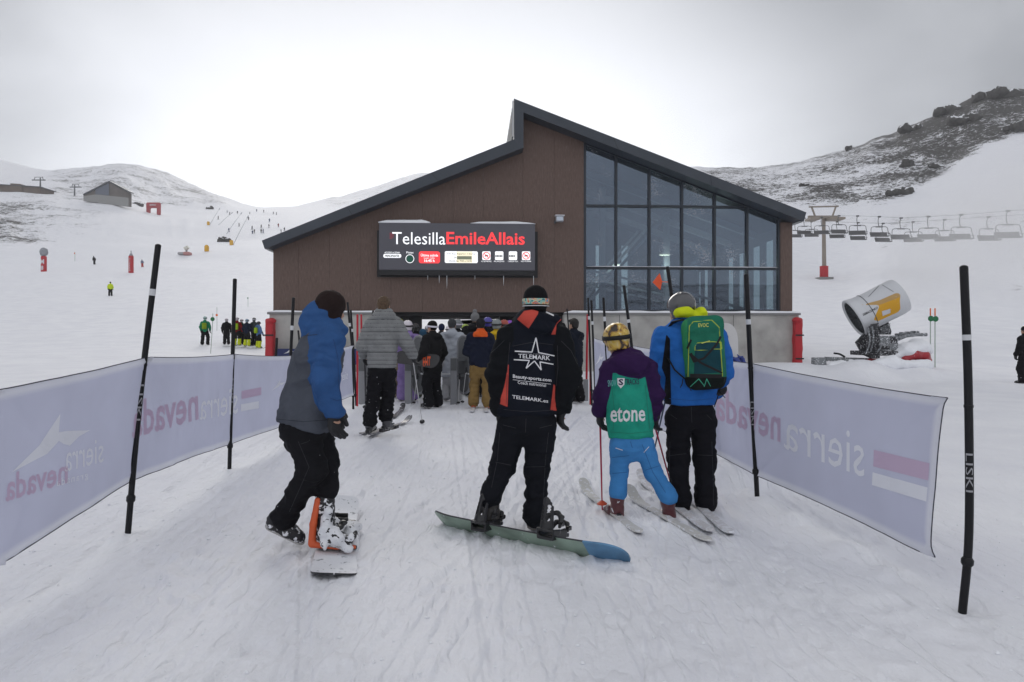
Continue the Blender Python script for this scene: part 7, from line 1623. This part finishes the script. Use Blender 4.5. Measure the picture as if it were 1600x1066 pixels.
b = MB(); b.box(tuple(Gp(1376, 546, -.47)), tuple(Gp(1390, 541, -.47)+V(0, .03, 0))); b.build('cabinet_vent', DKS, gun)
b = MB(); b.box(tuple(Gp(1358, 556, -.6)), tuple(Gp(1404, 549, -.6)+V(0, 1.3, 0))); b.build('platform', DKS, gun, bevel=.02)
b = MB(); b.bar(Gp(1290, 561, -.3), Gp(1362, 563, -.2), .16, .14); b.build('drawbar', GST, gun)
b = MB(); b.box(tuple(Gp(1274, 573, -.45)), tuple(Gp(1292, 559, -.45)+V(0, .35, 0))); b.build('tow_box', GST, gun, bevel=.03)
b = MB(); b.bar(Gp(1322, 565, -.8), Gp(1336, 562, .6), .14, .14); b.box(tuple(Gp(1323, 570, -.85)), tuple(Gp(1330, 564, -.85)+V(0, .2, 0))); b.build('outrigger', GST, gun)
b = MB(); b.bar(Gp(1360, 569, -.5), Gp(1408, 562, .3), .18, .22); b.build('chassis', DKS, gun)
REDF = mat('fender_red', (.34, .012, .02), .35, coat=.3, snow=.12); S = Sdf(.03, .08)
S.chain([Gp(1412, 562, -.55), Gp(1425, 554.5, -.5), Gp(1440, 556, -.45), Gp(1449, 563, -.4)], [.14, .2, .2, .12], n=(0, 1, 0), q=1.6); S.box(Gp(1368, 565, -.4), (.22, .2, .10), .05); S.build('fender', REDF, gun)
S = Sdf(.04, .12); S.chain([Gp(1396, 558, -.4), Gp(1412, 549, -.35), Gp(1436, 543, -.3), Gp(1447, 548, -.3)], [.16, .24, .28, .16], n=(0, 1, 0), q=1.6); S.chain([Gp(1372, 571, -.9), Gp(1395, 568, -1.0), Gp(1420, 571, -1.0), Gp(1450, 572, -.9)], [.22, .22, .16, .18]); S.chain([Gp(1300, 574, -.6), Gp(1330, 573, -.7), Gp(1360, 574, -.8)], [.18, .22, .2])
S.build('heaped_snow', SNOW, gun, disp=lambda P: (fbm(P*2.4, 4)-.5)*.22)
for k, (x0, y0) in enumerate(((1405, 522), (1412, 520), (1421, 519), (1430, 518))):
    b = MB(); b.box(tuple(Gp(x0, y0+5, .2)), tuple(Gp(x0+7, y0-1, .2)+V(0, .3, 0))); b.build('valve', GST, gun, bevel=.02)
b = MB(); b.tube([Gp(1404, 530, 0), Gp(1416, 525, .1), Gp(1434, 523, .1), Gp(1448, 523, .1)], .06, 8); b.build('water_pipe', GST, gun, True)
rr = random.Random(3)
for k in range(9):
    a = Gp(1356+k*2.2, 512+rr.uniform(-3, 6), -.85-rr.uniform(0, .12)); c = Gp(1353+k*2.6, 556-rr.uniform(0, 8), -.85); m_ = a.lerp(c, .5)+V(rr.uniform(-.2, .2), -.1, rr.uniform(-.2, .1))
    b = MB(); b.tube(smooth_path([a, m_, c], 8), .028, 6); b.build('hose', GST if k % 3 == 0 else DKS, gun, True)
b = MB(); b.tube(smooth_path([Gp(1303, 552, -.3), Gp(1312, 553.5, -.3), Gp(1320, 558, -.3)], 8), .035, 6); b.build('cable', BLACK, gun, True)
# drifting snow blown out of the drum
mm = bpy.data.materials.new('blown_snow'); mm.use_nodes = True; N, Lk = mm.node_tree.nodes, mm.node_tree.links; N.remove(N['Principled BSDF']); pv = N.new('ShaderNodeVolumePrincipled'); pv.inputs['Density'].default_value = .022; pv.inputs['Color'].default_value = (.99, .99, 1, 1); pv.inputs['Anisotropy'].default_value = .55; Lk.new(pv.outputs[0], N['Material Output'].inputs['Volume'])
e0 = c1+ax*.5; path = [e0, Gp(1440, 425, 2.0), Gp(1490, 385, 4.5), Gp(1570, 355, 7.5), Gp(1680, 330, 11)]; 
for rs_ in ([.35, .6, 1.0, 1.4, 1.9], [.4, .95, 1.6, 2.3, 3.1], [.45, 1.3, 2.3, 3.4, 4.6]):
    S = Sdf(.25, 1.0); S.chain(path, rs_); p_, q_ = S.mesh(lambda P: (fbm(P*.7+rs_[1], 4)-.5)*1.7*min(1, rs_[3]/2)); tag(mesh('snow_mist', p_, q_, mm, None, True), kind='stuff')

# crumbs of snow kicked loose over the lane
rr = np.random.default_rng(21); vs, fs = [], []; ico = [(0, 0, 1), (.9, 0, .3), (.2, .85, .3), (-.8, .5, .3), (-.7, -.6, .3), (.3, -.9, .3), (0, 0, -.6)]
icf = [(0, 1, 2), (0, 2, 3), (0, 3, 4), (0, 4, 5), (0, 5, 1), (6, 2, 1), (6, 3, 2), (6, 4, 3), (6, 5, 4), (6, 1, 5)]
xs, ys = rr.uniform(-4.2, 4.0, 2600), np.exp(rr.uniform(math.log(2.2), math.log(14), 2600)); zs = ground_z(xs, ys)
for x, y, z in zip(xs, ys, zs):
    r_ = min(.016, rr.gamma(2.0, .0024)+.0025); a = rr.uniform(0, 6.28); c_, s_ = math.cos(a), math.sin(a); o_ = len(vs); q = rr.uniform(.6, 1.3, 3)
    vs += [(x+(c_*i*q[0]-s_*j_*q[1])*r_, y+(s_*i*q[0]+c_*j_*q[1])*r_, z+k_*r_*q[2]*.8) for i, j_, k_ in ico]; fs += [tuple(i+o_ for i in t) for t in icf]
tag(mesh('snow_crumbs', vs, fs, SNOW), kind='stuff')

# a second snow gun far up the left piste
p = hit(290, 399, 100); k = p.y/F; o = empty('snow_gun', p, 0, 'faint distant snow gun with a pinkish base alone on the left piste', 'snow gun')
S = Sdf(.16, .2); S.box(p+V(3*k, 0, 2.2*k), (5*k, .9, 2.8*k), .3); S.build('base', mat('faded_pink_base', (.42, .20, .19), .6), o)
S = Sdf(.16, .2); S.box(p+V(-6*k, 0, 2.4*k), (5*k, .7, 2.2*k), .2); S.build('trailer', mat('far_grey_trailer', (.34, .34, .35), .6), o)
b = MB(); q = p+V(1.5*k, 0, 11*k); M_ = Matrix.Translation(q) @ Matrix.Rotation(R(58), 4, 'Y'); b.lathe([(.0001, -3*k), (3.4*k, -3*k), (3.0*k, 3*k), (2.6*k, 3.2*k), (.0001, 3*k)], M_, 16); b.build('drum', mat('far_drum', (.6, .59, .52), .5), o, True)
b = MB(); b.tube([p+V(1.5*k, 0, 4*k), q], .22, 8); b.build('mast', GST, o, True)
